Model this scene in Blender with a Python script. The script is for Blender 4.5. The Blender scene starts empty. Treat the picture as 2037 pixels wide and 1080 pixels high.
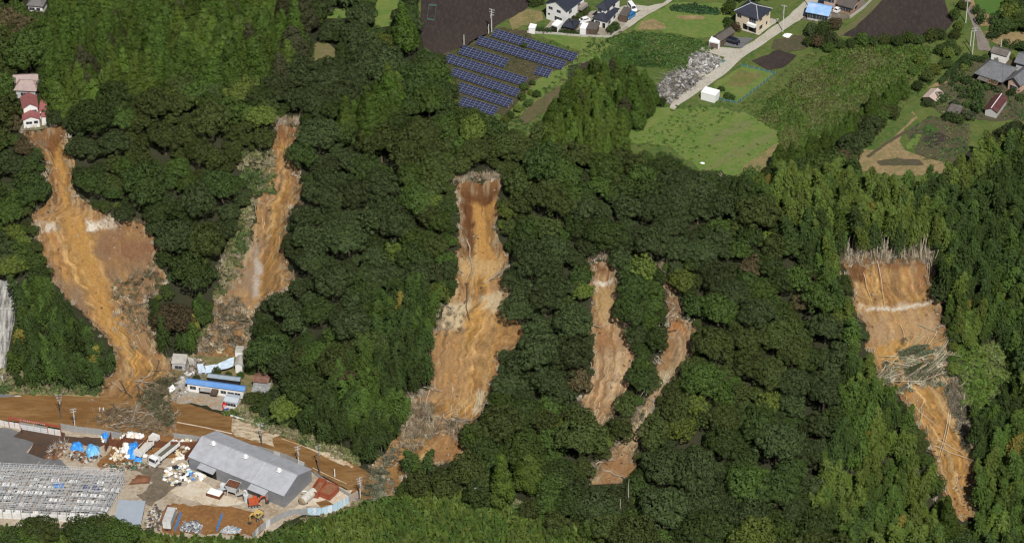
import bpy, bmesh, math, random
import numpy as np
from mathutils import Vector, Matrix, geometry
R = math.radians
random.seed(7); rng = np.random.default_rng(7)
SC = bpy.context.scene
COL = SC.collection
# ------------------------------------------------------------------ camera, sky, sun, exposure
DEP = R(36.0); DIST = 900.0; TGT = Vector((0.0, 0.0, 20.0))
PW, PH = 2037.0, 1080.0
HALF = 148.5
cam_d = bpy.data.cameras.new('camera'); cam = bpy.data.objects.new('camera', cam_d); COL.objects.link(cam)
cam.location = TGT + Vector((0, -math.cos(DEP), math.sin(DEP))) * DIST
cam.rotation_euler = (math.pi/2 - DEP, 0, 0)
cam_d.sensor_width = 36.0; cam_d.sensor_fit = 'HORIZONTAL'
cam_d.lens = 18.0 * DIST / HALF
cam_d.clip_start = 50; cam_d.clip_end = 9000
SC.camera = cam
SUN_EL = R(51.0); SHADOW_AZ = R(-13.0)       # shadows fall away from the camera, a little to the left
sdir = Vector((-math.sin(SHADOW_AZ)*math.cos(SUN_EL), -math.cos(SHADOW_AZ)*math.cos(SUN_EL), math.sin(SUN_EL)))
W = bpy.data.worlds.new('World'); SC.world = W; W.use_nodes = True
nt = W.node_tree; nt.nodes.clear()
wo = nt.nodes.new('ShaderNodeOutputWorld'); wb = nt.nodes.new('ShaderNodeBackground'); ws = nt.nodes.new('ShaderNodeTexSky')
ws.sky_type = 'NISHITA'; ws.sun_disc = False; ws.sun_elevation = SUN_EL
ws.sun_rotation = math.atan2(sdir.x, sdir.y)
wb.inputs['Strength'].default_value = 0.05
nt.links.new(ws.outputs[0], wb.inputs[0]); nt.links.new(wb.outputs[0], wo.inputs[0])
sl = bpy.data.lights.new('sun', 'SUN'); so = bpy.data.objects.new('sun', sl); COL.objects.link(so)
sl.energy = 5.0; sl.angle = R(0.5); sl.color = (1.0, 0.96, 0.90)
so.rotation_euler = sdir.to_track_quat('Z', 'Y').to_euler(); so.location = (0, -100, 300)
SC.view_settings.view_transform = 'Standard'; SC.view_settings.look = 'None'
SC.view_settings.gamma = 1.0; SC.view_settings.exposure = 0.0; SC.view_settings.use_curve_mapping = False
cy = SC.cycles
cy.max_bounces = 5; cy.diffuse_bounces = 1; cy.glossy_bounces = 2; cy.transmission_bounces = 2; cy.transparent_max_bounces = 4
cy.use_denoising = True
cy.pixel_filter_type = 'BLACKMAN_HARRIS'; cy.filter_width = 1.3

# ------------------------------------------------------------------ numpy noise
_perm = np.random.default_rng(3).random((256, 256))
def vnoise(x, y):
    x = np.asarray(x, float); y = np.asarray(y, float)
    xi = np.floor(x).astype(int); yi = np.floor(y).astype(int)
    fx = x - xi; fy = y - yi
    fx = fx*fx*(3-2*fx); fy = fy*fy*(3-2*fy)
    a = _perm[xi & 255, yi & 255]; b = _perm[(xi+1) & 255, yi & 255]
    c = _perm[xi & 255, (yi+1) & 255]; d = _perm[(xi+1) & 255, (yi+1) & 255]
    return (a*(1-fx)+b*fx)*(1-fy) + (c*(1-fx)+d*fx)*fy
def fbm(x, y, o=4):
    s = 0.0; a = 0.5; n = 0.0
    for i in range(o):
        s = s + a*vnoise(np.asarray(x)*2**i + 17.3*i, np.asarray(y)*2**i + 9.1*i); n += a; a *= 0.5
    return s/n                                # 0..1, mean 0.5
def smooth(a, b, x):
    t = np.clip((np.asarray(x, float)-a)/(b-a), 0, 1); return t*t*(3-2*t)

# ------------------------------------------------------------------ pixel of the photograph -> ray -> ground
CX = np.array(cam.location); FW = np.array([0, math.cos(DEP), -math.sin(DEP)]); UP = np.array([0, math.sin(DEP), math.cos(DEP)]); RT = np.array([1.0, 0, 0])
KF = HALF/DIST
def rays(p):
    p = np.atleast_2d(np.asarray(p, float))
    u = (p[:, 0]-PW/2)/(PW/2)*KF; v = -(p[:, 1]-PH/2)/(PW/2)*KF
    return FW + u[:, None]*RT + v[:, None]*UP
def at_z(p, z):
    d = rays(p); t = (z-CX[2])/d[:, 2]
    return CX + d*t[:, None]
def to_px(P):
    P = np.atleast_2d(np.asarray(P, float)) - CX
    w = P@FW; return np.stack([PW/2 + (P@RT)/w/KF*PW/2, PH/2 - (P@UP)/w/KF*PW/2], 1)
HT = 44.0                                      # the plateau stands 44 m over the road
FOOT = [(-400, 790), (-150, 787), (205, 787), (290, 735), (350, 700), (520, 700), (600, 830), (720, 915), (850, 932), (1000, 955), (1250, 990), (1500, 1040), (1900, 1075), (2200, 1130), (2500, 1160)]
TOP = [(-400, 262), (-150, 262), (90, 262), (330, 242), (575, 240), (760, 262), (900, 345), (1000, 345), (1200, 400), (1350, 395), (1550, 430), (1700, 485), (1850, 490), (2200, 525), (2500, 540)]
_f = at_z(FOOT, 0.0); _t = at_z(TOP, HT)
def hbase(x, y):
    x = np.asarray(x, float); y = np.asarray(y, float)
    yf = np.interp(x, _f[:, 0], _f[:, 1]); yt = np.interp(x, _t[:, 0], _t[:, 1])
    t = (y-yf)/(yt-yf); k = 0.022
    sp = lambda q: k*np.logaddexp(0, q/k)
    s = sp(t)-sp(t-1)
    bump = (fbm(x/26+3, y/26+8, 3)-0.5)*5.0*smooth(0.02, 0.2, t)*(1-smooth(0.8, 0.98, t))
    return HT*s + bump
def ground(p):
    """pixels of the photograph -> the points of the ground they show"""
    d = rays(p); t0 = (75-CX[2])/d[:, 2]; t1 = (-8-CX[2])/d[:, 2]
    n = 44
    lo = t0.copy(); hi = t1.copy(); done = np.zeros(len(d), bool)
    for i in range(1, n+1):
        t = t0+(t1-t0)*i/n; P = CX+d*t[:, None]
        below = (P[:, 2] < hbase(P[:, 0], P[:, 1])) & ~done
        hi[below] = t[below]; lo[below] = (t0+(t1-t0)*(i-1)/n)[below]; done |= below
    for _ in range(15):
        m = (lo+hi)/2; P = CX+d*m[:, None]; b = P[:, 2] < hbase(P[:, 0], P[:, 1])
        hi = np.where(b, m, hi); lo = np.where(b, lo, m)
    P = CX+d*hi[:, None]; P[:, 2] = hbase(P[:, 0], P[:, 1]); return P
def G(x, y): return Vector(ground([(x, y)])[0])
def Z(x, y, z): return Vector(at_z([(x, y)], z)[0])

def inpoly(px, py, poly):
    poly = np.asarray(poly, float); px = np.asarray(px, float); py = np.asarray(py, float)
    c = np.zeros(px.shape, bool); j = len(poly)-1
    for i in range(len(poly)):
        xi, yi = poly[i]; xj, yj = poly[j]
        if yi != yj:
            k = ((yi > py) != (yj > py)) & (px < (xj-xi)*(py-yi)/(yj-yi)+xi)
            c ^= k
        j = i
    return c
def dpoly(px, py, poly):
    """distance to the outline"""
    poly = np.asarray(poly, float); d = np.full(np.shape(px), 1e9)
    for i in range(len(poly)):
        a = poly[i-1]; b = poly[i]; e = b-a; L = (e@e)+1e-9
        t = np.clip(((px-a[0])*e[0]+(py-a[1])*e[1])/L, 0, 1)
        d = np.minimum(d, np.hypot(px-a[0]-t*e[0], py-a[1]-t*e[1]))
    return d
def resample(pl, n):
    pl = np.asarray(pl, float); s = np.r_[0, np.cumsum(np.hypot(*np.diff(pl, axis=0).T))]
    q = np.linspace(0, s[-1], n); return np.stack([np.interp(q, s, pl[:, 0]), np.interp(q, s, pl[:, 1])], 1)

# ------------------------------------------------------------------ materials
def new_mat(name):
    m = bpy.data.materials.new(name); m.use_nodes = True; t = m.node_tree; t.nodes.clear()
    o = t.nodes.new('ShaderNodeOutputMaterial'); b = t.nodes.new('ShaderNodeBsdfPrincipled'); t.links.new(b.outputs[0], o.inputs[0])
    return m, t, b
def N(t, kind, **kw):
    n = t.nodes.new(kind)
    for k, v in kw.items(): setattr(n, k, v)
    return n
def mixc(t, fac, a, b, mode='MIX'):
    n = N(t, 'ShaderNodeMix', data_type='RGBA', blend_type=mode)
    for s, v in ((0, fac), (6, a), (7, b)):
        if hasattr(v, 'links') or isinstance(v, bpy.types.NodeSocket): t.links.new(v, n.inputs[s])
        elif s == 0: n.inputs[0].default_value = v
        else: n.inputs[s].default_value = (*v, 1)
    return n.outputs[2]
def ramp(t, x, a, b):
    n = N(t, 'ShaderNodeMapRange'); t.links.new(x, n.inputs[0]); n.inputs[1].default_value = a; n.inputs[2].default_value = b; return n.outputs[0]
def noise(t, co, scale, detail=4, rough=0.6, vec_scale=None):
    if vec_scale:
        mp = N(t, 'ShaderNodeMapping'); mp.inputs['Scale'].default_value = vec_scale; t.links.new(co, mp.inputs[0]); co = mp.outputs[0]
    n = N(t, 'ShaderNodeTexNoise'); n.inputs['Scale'].default_value = scale; n.inputs['Detail'].default_value = detail; n.inputs['Roughness'].default_value = rough
    t.links.new(co, n.inputs['Vector']); return n.outputs[0]
def bump(t, b, h, strength, dist):
    n = N(t, 'ShaderNodeBump'); n.inputs['Strength'].default_value = strength; n.inputs['Distance'].default_value = dist
    t.links.new(h, n.inputs['Height']); t.links.new(n.outputs[0], b.inputs['Normal'])
MATS = {}
def M(name, col, rough=0.7, var=0.18, scale=1.2, dirt=None, dirt_amt=0.35, metal=0.0, bmp=0.0, spec=0.3, ribs=None):
    """painted, metal, cloth or concrete surface with mottling and optional dirt"""
    if name in MATS: return MATS[name]
    m, t, b = new_mat(name); co = N(t, 'ShaderNodeTexCoord').outputs['Object']
    n1 = noise(t, co, scale, 5); c1 = tuple(max(0, c*(1-var)) for c in col); c2 = tuple(min(0.9, c*(1+var)) for c in col)
    c = mixc(t, ramp(t, n1, 0.3, 0.7), c1, c2)
    if dirt: c = mixc(t, ramp(t, noise(t, co, scale*0.45, 6, 0.7), 0.62-dirt_amt*0.4, 0.78), c, dirt)
    t.links.new(c, b.inputs['Base Color']); b.inputs['Roughness'].default_value = rough; b.inputs['Metallic'].default_value = metal
    b.inputs['Specular IOR Level'].default_value = spec
    if bmp: bump(t, b, n1, 0.6, bmp)
    if ribs:
        w = N(t, 'ShaderNodeTexWave', bands_direction=ribs[0]); w.inputs['Scale'].default_value = ribs[1]; w.inputs['Distortion'].default_value = 0
        t.links.new(co, w.inputs[0]); bump(t, b, w.outputs[1], 0.5, 0.06)
    MATS[name] = m; return m
def soil_mat(name, c1, c2, c3, s1=0.12, s2=0.9, stretch=None, rough=0.9, bmp=0.25, spec=0.2, rows=None, s3=6.0):
    """ground: three colours mottled at two sizes, world coordinates"""
    m, t, b = new_mat(name); co = N(t, 'ShaderNodeNewGeometry').outputs['Position']
    a = noise(t, co, s1, 5, 0.62, stretch); d = noise(t, co, s2, 5, 0.65, stretch); f = noise(t, co, s3, 3, 0.7)
    c = mixc(t, ramp(t, a, 0.38, 0.62), c1, c2); c = mixc(t, ramp(t, d, 0.45, 0.7), c, c3)
    c = mixc(t, ramp(t, f, 0.25, 0.75), tuple([0.72]*3), tuple([1.25]*3)) if False else c
    k = N(t, 'ShaderNodeMapRange'); t.links.new(f, k.inputs[0]); k.inputs[1].default_value = .25; k.inputs[2].default_value = .75; k.inputs[3].default_value = 0.7; k.inputs[4].default_value = 1.3
    mm = N(t, 'ShaderNodeVectorMath', operation='SCALE'); t.links.new(c, mm.inputs[0]); t.links.new(k.outputs[0], mm.inputs['Scale'])
    t.links.new(mm.outputs[0], b.inputs['Base Color'])
    if rows:
        mp = N(t, 'ShaderNodeMapping'); mp.inputs['Rotation'].default_value = (0, 0, rows[0]); t.links.new(co, mp.inputs[0])
        w = N(t, 'ShaderNodeTexWave'); w.inputs['Scale'].default_value = rows[1]; w.inputs['Distortion'].default_value = 1.2; w.inputs['Detail'].default_value = 2; w.inputs['Detail Scale'].default_value = 1.5; t.links.new(mp.outputs[0], w.inputs[0])
        k2 = N(t, 'ShaderNodeMapRange'); t.links.new(w.outputs[1], k2.inputs[0]); k2.inputs[3].default_value = rows[2]; k2.inputs[4].default_value = 2-rows[2]
        m2 = N(t, 'ShaderNodeVectorMath', operation='SCALE'); t.links.new(mm.outputs[0], m2.inputs[0]); t.links.new(k2.outputs[0], m2.inputs['Scale']); t.links.new(m2.outputs[0], b.inputs['Base Color'])
    b.inputs['Roughness'].default_value = rough; b.inputs['Specular IOR Level'].default_value = spec
    bump(t, b, d, 0.8, bmp)
    return m
def vcol_mat(name, bmp=0.3, rough=0.92, fine=3.0, amt=0.3, stretch=None):
    """colour from the mesh's own 'albedo' (strata, stains), fine grain from noise"""
    m, t, b = new_mat(name); co = N(t, 'ShaderNodeNewGeometry').outputs['Position']
    at = N(t, 'ShaderNodeAttribute', attribute_name='albedo'); n1 = noise(t, co, fine, 5, 0.7, stretch); n2 = noise(t, co, fine*0.25, 4, 0.6)
    k = N(t, 'ShaderNodeMapRange'); t.links.new(n1, k.inputs[0]); k.inputs[1].default_value = .25; k.inputs[2].default_value = .75; k.inputs[3].default_value = 1-amt; k.inputs[4].default_value = 1+amt
    mm = N(t, 'ShaderNodeVectorMath', operation='SCALE'); t.links.new(at.outputs['Color'], mm.inputs[0]); t.links.new(k.outputs[0], mm.inputs['Scale'])
    t.links.new(mm.outputs[0], b.inputs['Base Color']); b.inputs['Roughness'].default_value = rough; b.inputs['Specular IOR Level'].default_value = 0.15
    bump(t, b, n1, 0.7, bmp)
    return m
def leaf_mat(name, rough=0.65, spec=0.07):
    """foliage: the tree's own tint, varied per tree, per clump and per leaf"""
    m, t, b = new_mat(name); at = N(t, 'ShaderNodeAttribute', attribute_name='tint', attribute_type='INSTANCER')
    lv = N(t, 'ShaderNodeAttribute', attribute_name='leafv'); oi = N(t, 'ShaderNodeObjectInfo')
    co = N(t, 'ShaderNodeNewGeometry').outputs['Position']; n = noise(t, co, 0.35, 3, 0.6)
    hs = N(t, 'ShaderNodeHueSaturation'); t.links.new(at.outputs['Color'], hs.inputs['Color'])
    def mr(x, a, b_):
        k = N(t, 'ShaderNodeMapRange'); t.links.new(x, k.inputs[0]); k.inputs[3].default_value = a; k.inputs[4].default_value = b_; return k.outputs[0]
    t.links.new(mr(oi.outputs['Random'], 0.490, 0.509), hs.inputs['Hue'])
    t.links.new(mr(n, 0.8, 1.15), hs.inputs['Saturation'])
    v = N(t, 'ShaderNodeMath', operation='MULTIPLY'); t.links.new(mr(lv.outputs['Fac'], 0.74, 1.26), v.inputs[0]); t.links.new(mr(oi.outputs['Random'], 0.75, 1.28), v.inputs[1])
    t.links.new(v.outputs[0], hs.inputs['Value']); t.links.new(hs.outputs[0], b.inputs['Base Color'])
    b.inputs['Roughness'].default_value = rough; b.inputs['Specular IOR Level'].default_value = spec
    return m

# ------------------------------------------------------------------ objects
def put(o, parent=None):
    COL.objects.link(o)
    if parent is not None: o.parent = parent
    return o
def tag(o, label=None, cat=None, group=None, kind=None):
    if label: o['label'] = label
    if cat: o['category'] = cat
    if group: o['group'] = group
    if kind: o['kind'] = kind
    return o
def thing(name, label, cat, loc, rz=0.0, group=None):
    o = bpy.data.objects.new(name, None); put(o); o.location = loc; o.rotation_euler = (0, 0, rz); o.empty_display_size = 0.5
    return tag(o, label, cat, group)
class MB:
    def __init__(s): s.v = []; s.f = []; s.m = []
    def add(s, vs, fs, mi=0):
        b = len(s.v); s.v += [tuple(map(float, q)) for q in vs]; s.f += [tuple(b+i for i in f) for f in fs]; s.m += [mi]*len(fs); return s
    def box(s, c, d, rz=0.0, mi=0, rx=0.0, ry=0.0):
        mt = Matrix.Rotation(rz, 3, 'Z') @ Matrix.Rotation(ry, 3, 'Y') @ Matrix.Rotation(rx, 3, 'X'); c = Vector(c)
        vs = [c + mt@Vector((x*d[0]/2, y*d[1]/2, z*d[2]/2)) for z in (-1, 1) for y in (-1, 1) for x in (-1, 1)]
        return s.add(vs, [(0, 2, 3, 1), (4, 5, 7, 6), (0, 1, 5, 4), (2, 6, 7, 3), (0, 4, 6, 2), (1, 3, 7, 5)], mi)
    def tube(s, a, b, r, n=6, mi=0, r2=None):
        a = Vector(a); b = Vector(b); d = (b-a).normalized(); q = d.to_track_quat('Z', 'Y'); r2 = r if r2 is None else r2
        vs = [a + q@Vector((math.cos(2*math.pi*i/n)*r, math.sin(2*math.pi*i/n)*r, 0)) for i in range(n)] + [b + q@Vector((math.cos(2*math.pi*i/n)*r2, math.sin(2*math.pi*i/n)*r2, 0)) for i in range(n)]
        fs = [(i, (i+1) % n, n+(i+1) % n, n+i) for i in range(n)] + [tuple(range(n-1, -1, -1)), tuple(range(n, 2*n))]
        return s.add(vs, fs, mi)
    def path(s, pts, rad, n=6, mi=0):
        for i in range(len(pts)-1):
            r0 = rad[i] if hasattr(rad, '__len__') else rad; r1 = rad[i+1] if hasattr(rad, '__len__') else rad
            s.tube(pts[i], pts[i+1], r0, n, mi, r1)
        return s
    def prism(s, poly, axis, a, b, mi=0):
        """extrude a 2-D outline along an axis"""
        def w(p, k): return (k, p[0], p[1]) if axis == 'x' else (p[0], k, p[1]) if axis == 'y' else (p[0], p[1], k)
        n = len(poly); vs = [w(p, a) for p in poly] + [w(p, b) for p in poly]
        fs = [(i, (i+1) % n, n+(i+1) % n, n+i) for i in range(n)] + [tuple(range(n-1, -1, -1)), tuple(range(n, 2*n))]
        return s.add(vs, fs, mi)
    def mesh(s, name, mats):
        me = bpy.data.meshes.new(name); me.from_pydata(s.v, [], s.f)
        for m in (mats if isinstance(mats, (list, tuple)) else [mats]): me.materials.append(m)
        me.polygons.foreach_set('material_index', s.m)
        bm = bmesh.new(); bm.from_mesh(me); bmesh.ops.recalc_face_normals(bm, faces=bm.faces); bm.to_mesh(me); bm.free()
        return me
    def build(s, name, mats, parent=None):
        return put(bpy.data.objects.new(name, s.mesh(name, mats)), parent)
def part(name, me, parent, loc=(0, 0, 0), rot=(0, 0, 0), scale=(1, 1, 1)):
    o = bpy.data.objects.new(name, me); put(o, parent); o.location = loc; o.rotation_euler = rot; o.scale = scale; return o
def fast_mesh(name, v, f, mats, col=None, leafv=None):
    """big quad or triangle meshes from arrays"""
    v = np.asarray(v, np.float32); f = np.asarray(f, np.int32); k = f.shape[1]
    me = bpy.data.meshes.new(name); me.vertices.add(len(v)); me.vertices.foreach_set('co', v.ravel())
    me.loops.add(f.size); me.loops.foreach_set('vertex_index', f.ravel()); me.polygons.add(len(f))
    me.polygons.foreach_set('loop_start', np.arange(0, f.size, k, dtype=np.int32))
    me.polygons.foreach_set('loop_total', np.full(len(f), k, np.int32))
    for m in (mats if isinstance(mats, (list, tuple)) else [mats]): me.materials.append(m)
    if col is not None:
        a = me.attributes.new('albedo', 'FLOAT_COLOR', 'POINT'); c = np.ones((len(v), 4), np.float32); c[:, :3] = col; a.data.foreach_set('color', c.ravel())
    if leafv is not None:
        a = me.attributes.new('leafv', 'FLOAT', 'FACE'); a.data.foreach_set('value', np.asarray(leafv, np.float32))
    me.update(calc_edges=True); me.validate(); return me
def jitter_outline(poly, step, amp, seed=0):
    out = []; r = np.random.default_rng(seed); n = len(poly)
    for i in range(n):
        a = np.array(poly[i], float); b = np.array(poly[(i+1) % n], float); k = max(1, int(np.hypot(*(b-a))/step))
        for j in range(k): out.append(a+(b-a)*j/k + (r.normal(0, amp, 2) if amp else 0))
    return np.array(out)
def sheet(name, poly, mat, dz, step=10, amp=0.0, seed=0, grid=None, col=None, kind='structure'):
    """a patch of ground cover: outline given on the photograph, laid on the terrain"""
    P = ground(jitter_outline(poly, step, amp, seed)); xy = P[:, :2]
    pts = [Vector(p) for p in xy]
    if grid:
        gx, gy = np.meshgrid(np.arange(xy[:, 0].min(), xy[:, 0].max(), grid), np.arange(xy[:, 1].min(), xy[:, 1].max(), grid)); gx = gx.ravel(); gy = gy.ravel()
        ok = inpoly(gx, gy, xy) & (dpoly(gx, gy, xy) > grid*0.4); pts += [Vector((a, b)) for a, b in zip(gx[ok], gy[ok])]
    n = len(xy); v2, e2, f2, *_ = geometry.delaunay_2d_cdt(pts, [], [list(range(n))], 1, 1e-4)
    v = np.array([(p.x, p.y) for p in v2]); z = hbase(v[:, 0], v[:, 1])+dz
    f2 = [f if (v[f[1]][0]-v[f[0]][0])*(v[f[2]][1]-v[f[0]][1])-(v[f[1]][1]-v[f[0]][1])*(v[f[2]][0]-v[f[0]][0]) > 0 else f[::-1] for f in f2]
    me = bpy.data.meshes.new(name); me.from_pydata(np.c_[v, z].tolist(), [], f2); me.materials.append(mat)
    if col is not None:
        a = me.attributes.new('albedo', 'FLOAT_COLOR', 'POINT'); c = np.ones((len(v), 4), np.float32); c[:, :3] = col(v[:, 0], v[:, 1]); a.data.foreach_set('color', c.ravel())
    o = put(bpy.data.objects.new(name, me)); o['kind'] = kind; return o
rv = lambda k: np.random.default_rng(k)
# ------------------------------------------------------------------ landslide scars: left and right edges as read on the photograph
ORANGE = np.array([.265, .146, .044]); TAN = np.array([.34, .225, .10]); DARK = np.array([.080, .034, .013]); WHITE = np.array([.50, .45, .37]); GREY = np.array([.16, .11, .068]); BROWN = np.array([.20, .105, .045]); STRAW = np.array([.36, .29, .18]); RUST = np.array([.24, .09, .025])
SCARS = [
 dict(L=[(42, 256), (60, 284), (84, 302), (92, 330), (100, 362), (103, 385), (95, 405), (60, 425), (66, 442), (75, 470), (85, 508), (105, 552), (128, 592), (162, 622), (205, 664), (230, 700), (224, 736), (204, 772), (180, 802), (178, 832), (196, 850)],
      R=[(130, 254), (136, 300), (148, 330), (143, 360), (150, 388), (172, 406), (232, 438), (282, 440), (308, 470), (314, 492), (303, 518), (338, 560), (292, 590), (297, 640), (310, 690), (330, 715), (352, 742), (345, 775), (350, 800), (352, 832), (346, 868)],
      cut=(3.4, 1.4, -0.5), head=0.06, streak=26,
      zones=[([(160, 430), (325, 430), (345, 560), (300, 600), (325, 730), (290, 700), (235, 600), (195, 520)], np.array([.17, .105, .058]), 13), ([(205, 460), (300, 470), (310, 505), (215, 520)], np.array([.16, .08, .042]), 12), ([(70, 430), (112, 440), (112, 452), (72, 458)], WHITE*.8, 4), ([(168, 432), (240, 434), (238, 446), (170, 452)], WHITE, 4), ([(90, 505), (150, 560), (190, 620), (150, 615), (105, 552)], GREY, 10), ([(230, 560), (300, 580), (330, 720), (285, 700), (240, 630)], np.array([.2, .12, .06]), 12), ([(110, 280), (140, 275), (160, 420), (255, 700), (215, 680), (130, 440)], ORANGE*1.12, 9), ([(60, 262), (90, 270), (88, 298), (62, 282)], GREY*.9, 6)]),
 dict(L=[(552, 250), (543, 285), (537, 335), (530, 370), (512, 400), (508, 440), (498, 482), (472, 530), (456, 560), (430, 600), (421, 640), (402, 680), (392, 706)],
      R=[(596, 250), (579, 288), (581, 320), (593, 345), (602, 368), (596, 400), (578, 420), (568, 460), (565, 500), (577, 535), (588, 552), (566, 582), (520, 600), (500, 630), (496, 660), (496, 690), (494, 716)],
      cut=(2.4, 1.0, -0.3), head=0.04, streak=20,
      zones=[([(500, 440), (520, 470), (515, 580), (500, 640), (400, 705), (430, 600), (470, 520)], GREY*1.15, 14), ([(505, 480), (520, 520), (520, 590), (505, 590)], np.array([.3, .26, .22]), 6)]),
 dict(L=[(905, 366), (911, 410), (915, 470), (913, 502), (905, 540), (910, 570), (900, 590), (880, 606), (874, 640), (862, 662), (858, 700), (858, 740), (855, 778), (812, 800), (816, 830), (790, 870), (762, 900), (736, 938), (722, 975)],
      R=[(995, 358), (993, 420), (985, 460), (1000, 490), (1016, 512), (1001, 545), (1008, 582), (1011, 612), (1031, 640), (1046, 660), (1030, 686), (1001, 706), (995, 740), (975, 780), (965, 816), (936, 842), (932, 870), (930, 908), (880, 922), (850, 926), (800, 948), (786, 988)],
      cut=(4.5, 1.6, -0.6), head=0.075, streak=30,
      zones=[([(905, 358), (996, 352), (994, 388), (965, 392), (940, 390), (945, 470), (925, 510), (912, 500)], DARK*1.1, 7), ([(940, 388), (992, 392), (975, 470), (985, 520), (950, 520), (947, 450)], ORANGE*1.15, 6), ([(905, 505), (1008, 505), (1006, 540), (905, 545)], TAN, 8), ([(880, 600), (930, 590), (925, 645), (875, 650)], STRAW*1.1, 8), ([(958, 578), (1005, 575), (1000, 608), (960, 608)], STRAW, 7), ([(862, 660), (925, 650), (930, 790), (858, 780)], np.array([.235, .14, .065]), 12), ([(948, 770), (975, 770), (962, 825), (940, 835)], STRAW, 5), ([(905, 820), (960, 815), (955, 838), (905, 840)], ORANGE*1.1, 6), ([(850, 850), (935, 868), (930, 915), (850, 920)], BROWN*.9, 10), ([(810, 800), (860, 780), (860, 850), (790, 880)], GREY*1.2, 10), ([(740, 930), (800, 885), (850, 850), (850, 880), (790, 930), (770, 980)], ORANGE*.95, 10)]),
 dict(L=[(1178, 520), (1173, 560), (1177, 600), (1174, 650), (1177, 700), (1177, 740), (1165, 780), (1157, 815), (1186, 845)],
      R=[(1226, 518), (1226, 552), (1233, 590), (1236, 630), (1249, 650), (1263, 700), (1256, 740), (1241, 780), (1216, 830), (1200, 850)],
      cut=(2.6, 1.1, 0.4), head=0.04, streak=16, base=np.array([.30, .21, .12]),
      zones=[([(1175, 548), (1228, 546), (1228, 556), (1175, 558)], WHITE, 4), ([(1175, 640), (1235, 640), (1235, 690), (1175, 690)], BROWN, 12), ([(1175, 560), (1235, 560), (1230, 630), (1178, 630)], TAN*.8, 9)]),
 dict(L=[(1318, 545), (1324, 570), (1329, 620), (1329, 650), (1320, 690), (1310, 720), (1300, 750), (1290, 790), (1265, 830), (1240, 870), (1200, 912), (1168, 965)],
      R=[(1341, 543), (1349, 590), (1356, 635), (1380, 645), (1384, 700), (1351, 736), (1312, 790), (1302, 820), (1282, 860), (1263, 900), (1264, 935), (1236, 962)],
      cut=(1.6, 0.9, 0.3), head=0.04, streak=14, base=np.array([.235, .165, .095]),
      zones=[([(1325, 635), (1360, 635), (1360, 652), (1325, 655)], RUST*1.2, 5), ([(1290, 740), (1350, 735), (1270, 860), (1240, 880)], STRAW*.8, 10), ([(1315, 545), (1345, 545), (1350, 630), (1325, 630)], GREY*.9, 8), ([(1190, 915), (1262, 905), (1260, 950), (1190, 960)], BROWN, 10)]),
 dict(L=[(1678, 512), (1684, 550), (1700, 590), (1699, 620), (1722, 646), (1722, 690), (1738, 720), (1745, 752), (1790, 790), (1816, 830), (1840, 870), (1860, 920), (1870, 960), (1880, 1004), (1912, 1038)],
      R=[(1854, 520), (1857, 560), (1869, 600), (1876, 640), (1891, 680), (1887, 720), (1901, 760), (1916, 800), (1926, 850), (1936, 890), (1939, 930), (1941, 980), (1936, 1028)],
      cut=(5.0, 1.8, 0.3), head=0.016, streak=30,
      zones=[([(1715, 598), (1860, 588), (1862, 596), (1716, 606)], WHITE*.85, 5), ([(1710, 612), (1870, 602), (1872, 660), (1730, 680)], np.array([.27, .18, .10]), 10), ([(1685, 520), (1725, 520), (1725, 545), (1690, 552)], DARK, 6), ([(1725, 670), (1800, 680), (1780, 720), (1735, 715)], ORANGE*1.15, 8), ([(1820, 520), (1852, 530), (1856, 560), (1835, 555)], BROWN, 6)]),
]
for s in SCARS:
    s['poly'] = np.array(s['L']+s['R'][::-1], float); gp = ground(jitter_outline(s['poly'], 6, 0.0)); s['wpoly'] = gp[:, :2]
    s['y1'] = gp[:, 1].max(); s['y0'] = gp[:, 1].min()
def carve(s, x, y, d):
    v = (s['y1']-y)/(s['y1']-s['y0'])
    D = np.interp(v, [0, 0.25, 0.7, 1.0], [s['cut'][0], s['cut'][1], s['cut'][1]*0.8, s['cut'][2]])
    return np.where(D > 0, np.minimum(d*0.85, D), D*smooth(0, 5, d))
def surf(x, y):
    """the terrain with its scars"""
    x = np.asarray(x, float); y = np.asarray(y, float); z = hbase(x, y)
    for s in SCARS:
        w = s['wpoly']; bb = (x > w[:, 0].min()) & (x < w[:, 0].max()) & (y > w[:, 1].min()) & (y < w[:, 1].max())
        if bb.any():
            i = np.where(bb)[0] if x.ndim else None
            xs, ys = x[bb], y[bb]; ins = inpoly(xs, ys, w); d = np.where(ins, dpoly(xs, ys, w), 0)
            z[bb] = z[bb]-carve(s, xs, ys, d)
    return z
# ------------------------------------------------------------------ the ground: one sheet out to the horizon
gx = np.r_[-4000, -2500, -1400, -800, -500, -330, np.arange(-240, 241, 1.2), 330, 500, 800, 1400, 2500, 4000]
gy = np.r_[-4000, -2500, -1400, -800, -400, -230, np.arange(-175, 200, 1.2), 230, 330, 500, 800, 1400, 2500, 4000]
X, Y = np.meshgrid(gx, gy); xr, yr = X.ravel(), Y.ravel(); zr = hbase(xr, yr)
for s in SCARS:
    w = s['wpoly']; bb = (xr > w[:, 0].min()) & (xr < w[:, 0].max()) & (yr > w[:, 1].min()) & (yr < w[:, 1].max())
    xs, ys = xr[bb], yr[bb]; ins = inpoly(xs, ys, w); d = np.where(ins, dpoly(xs, ys, w), 0)
    zr[bb] -= np.where(ins, np.maximum(carve(s, xs, ys, d), 0)+1.1*smooth(0.6, 2.0, d), 0)
zr += np.where((xr > -240) & (xr < 240), (fbm(xr/2.2, yr/2.2, 2)-0.62)*0.25, 0)-0.05
nx, ny = len(gx), len(gy); ii = (np.arange(ny-1)[:, None]*nx+np.arange(nx-1)).ravel()
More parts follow.
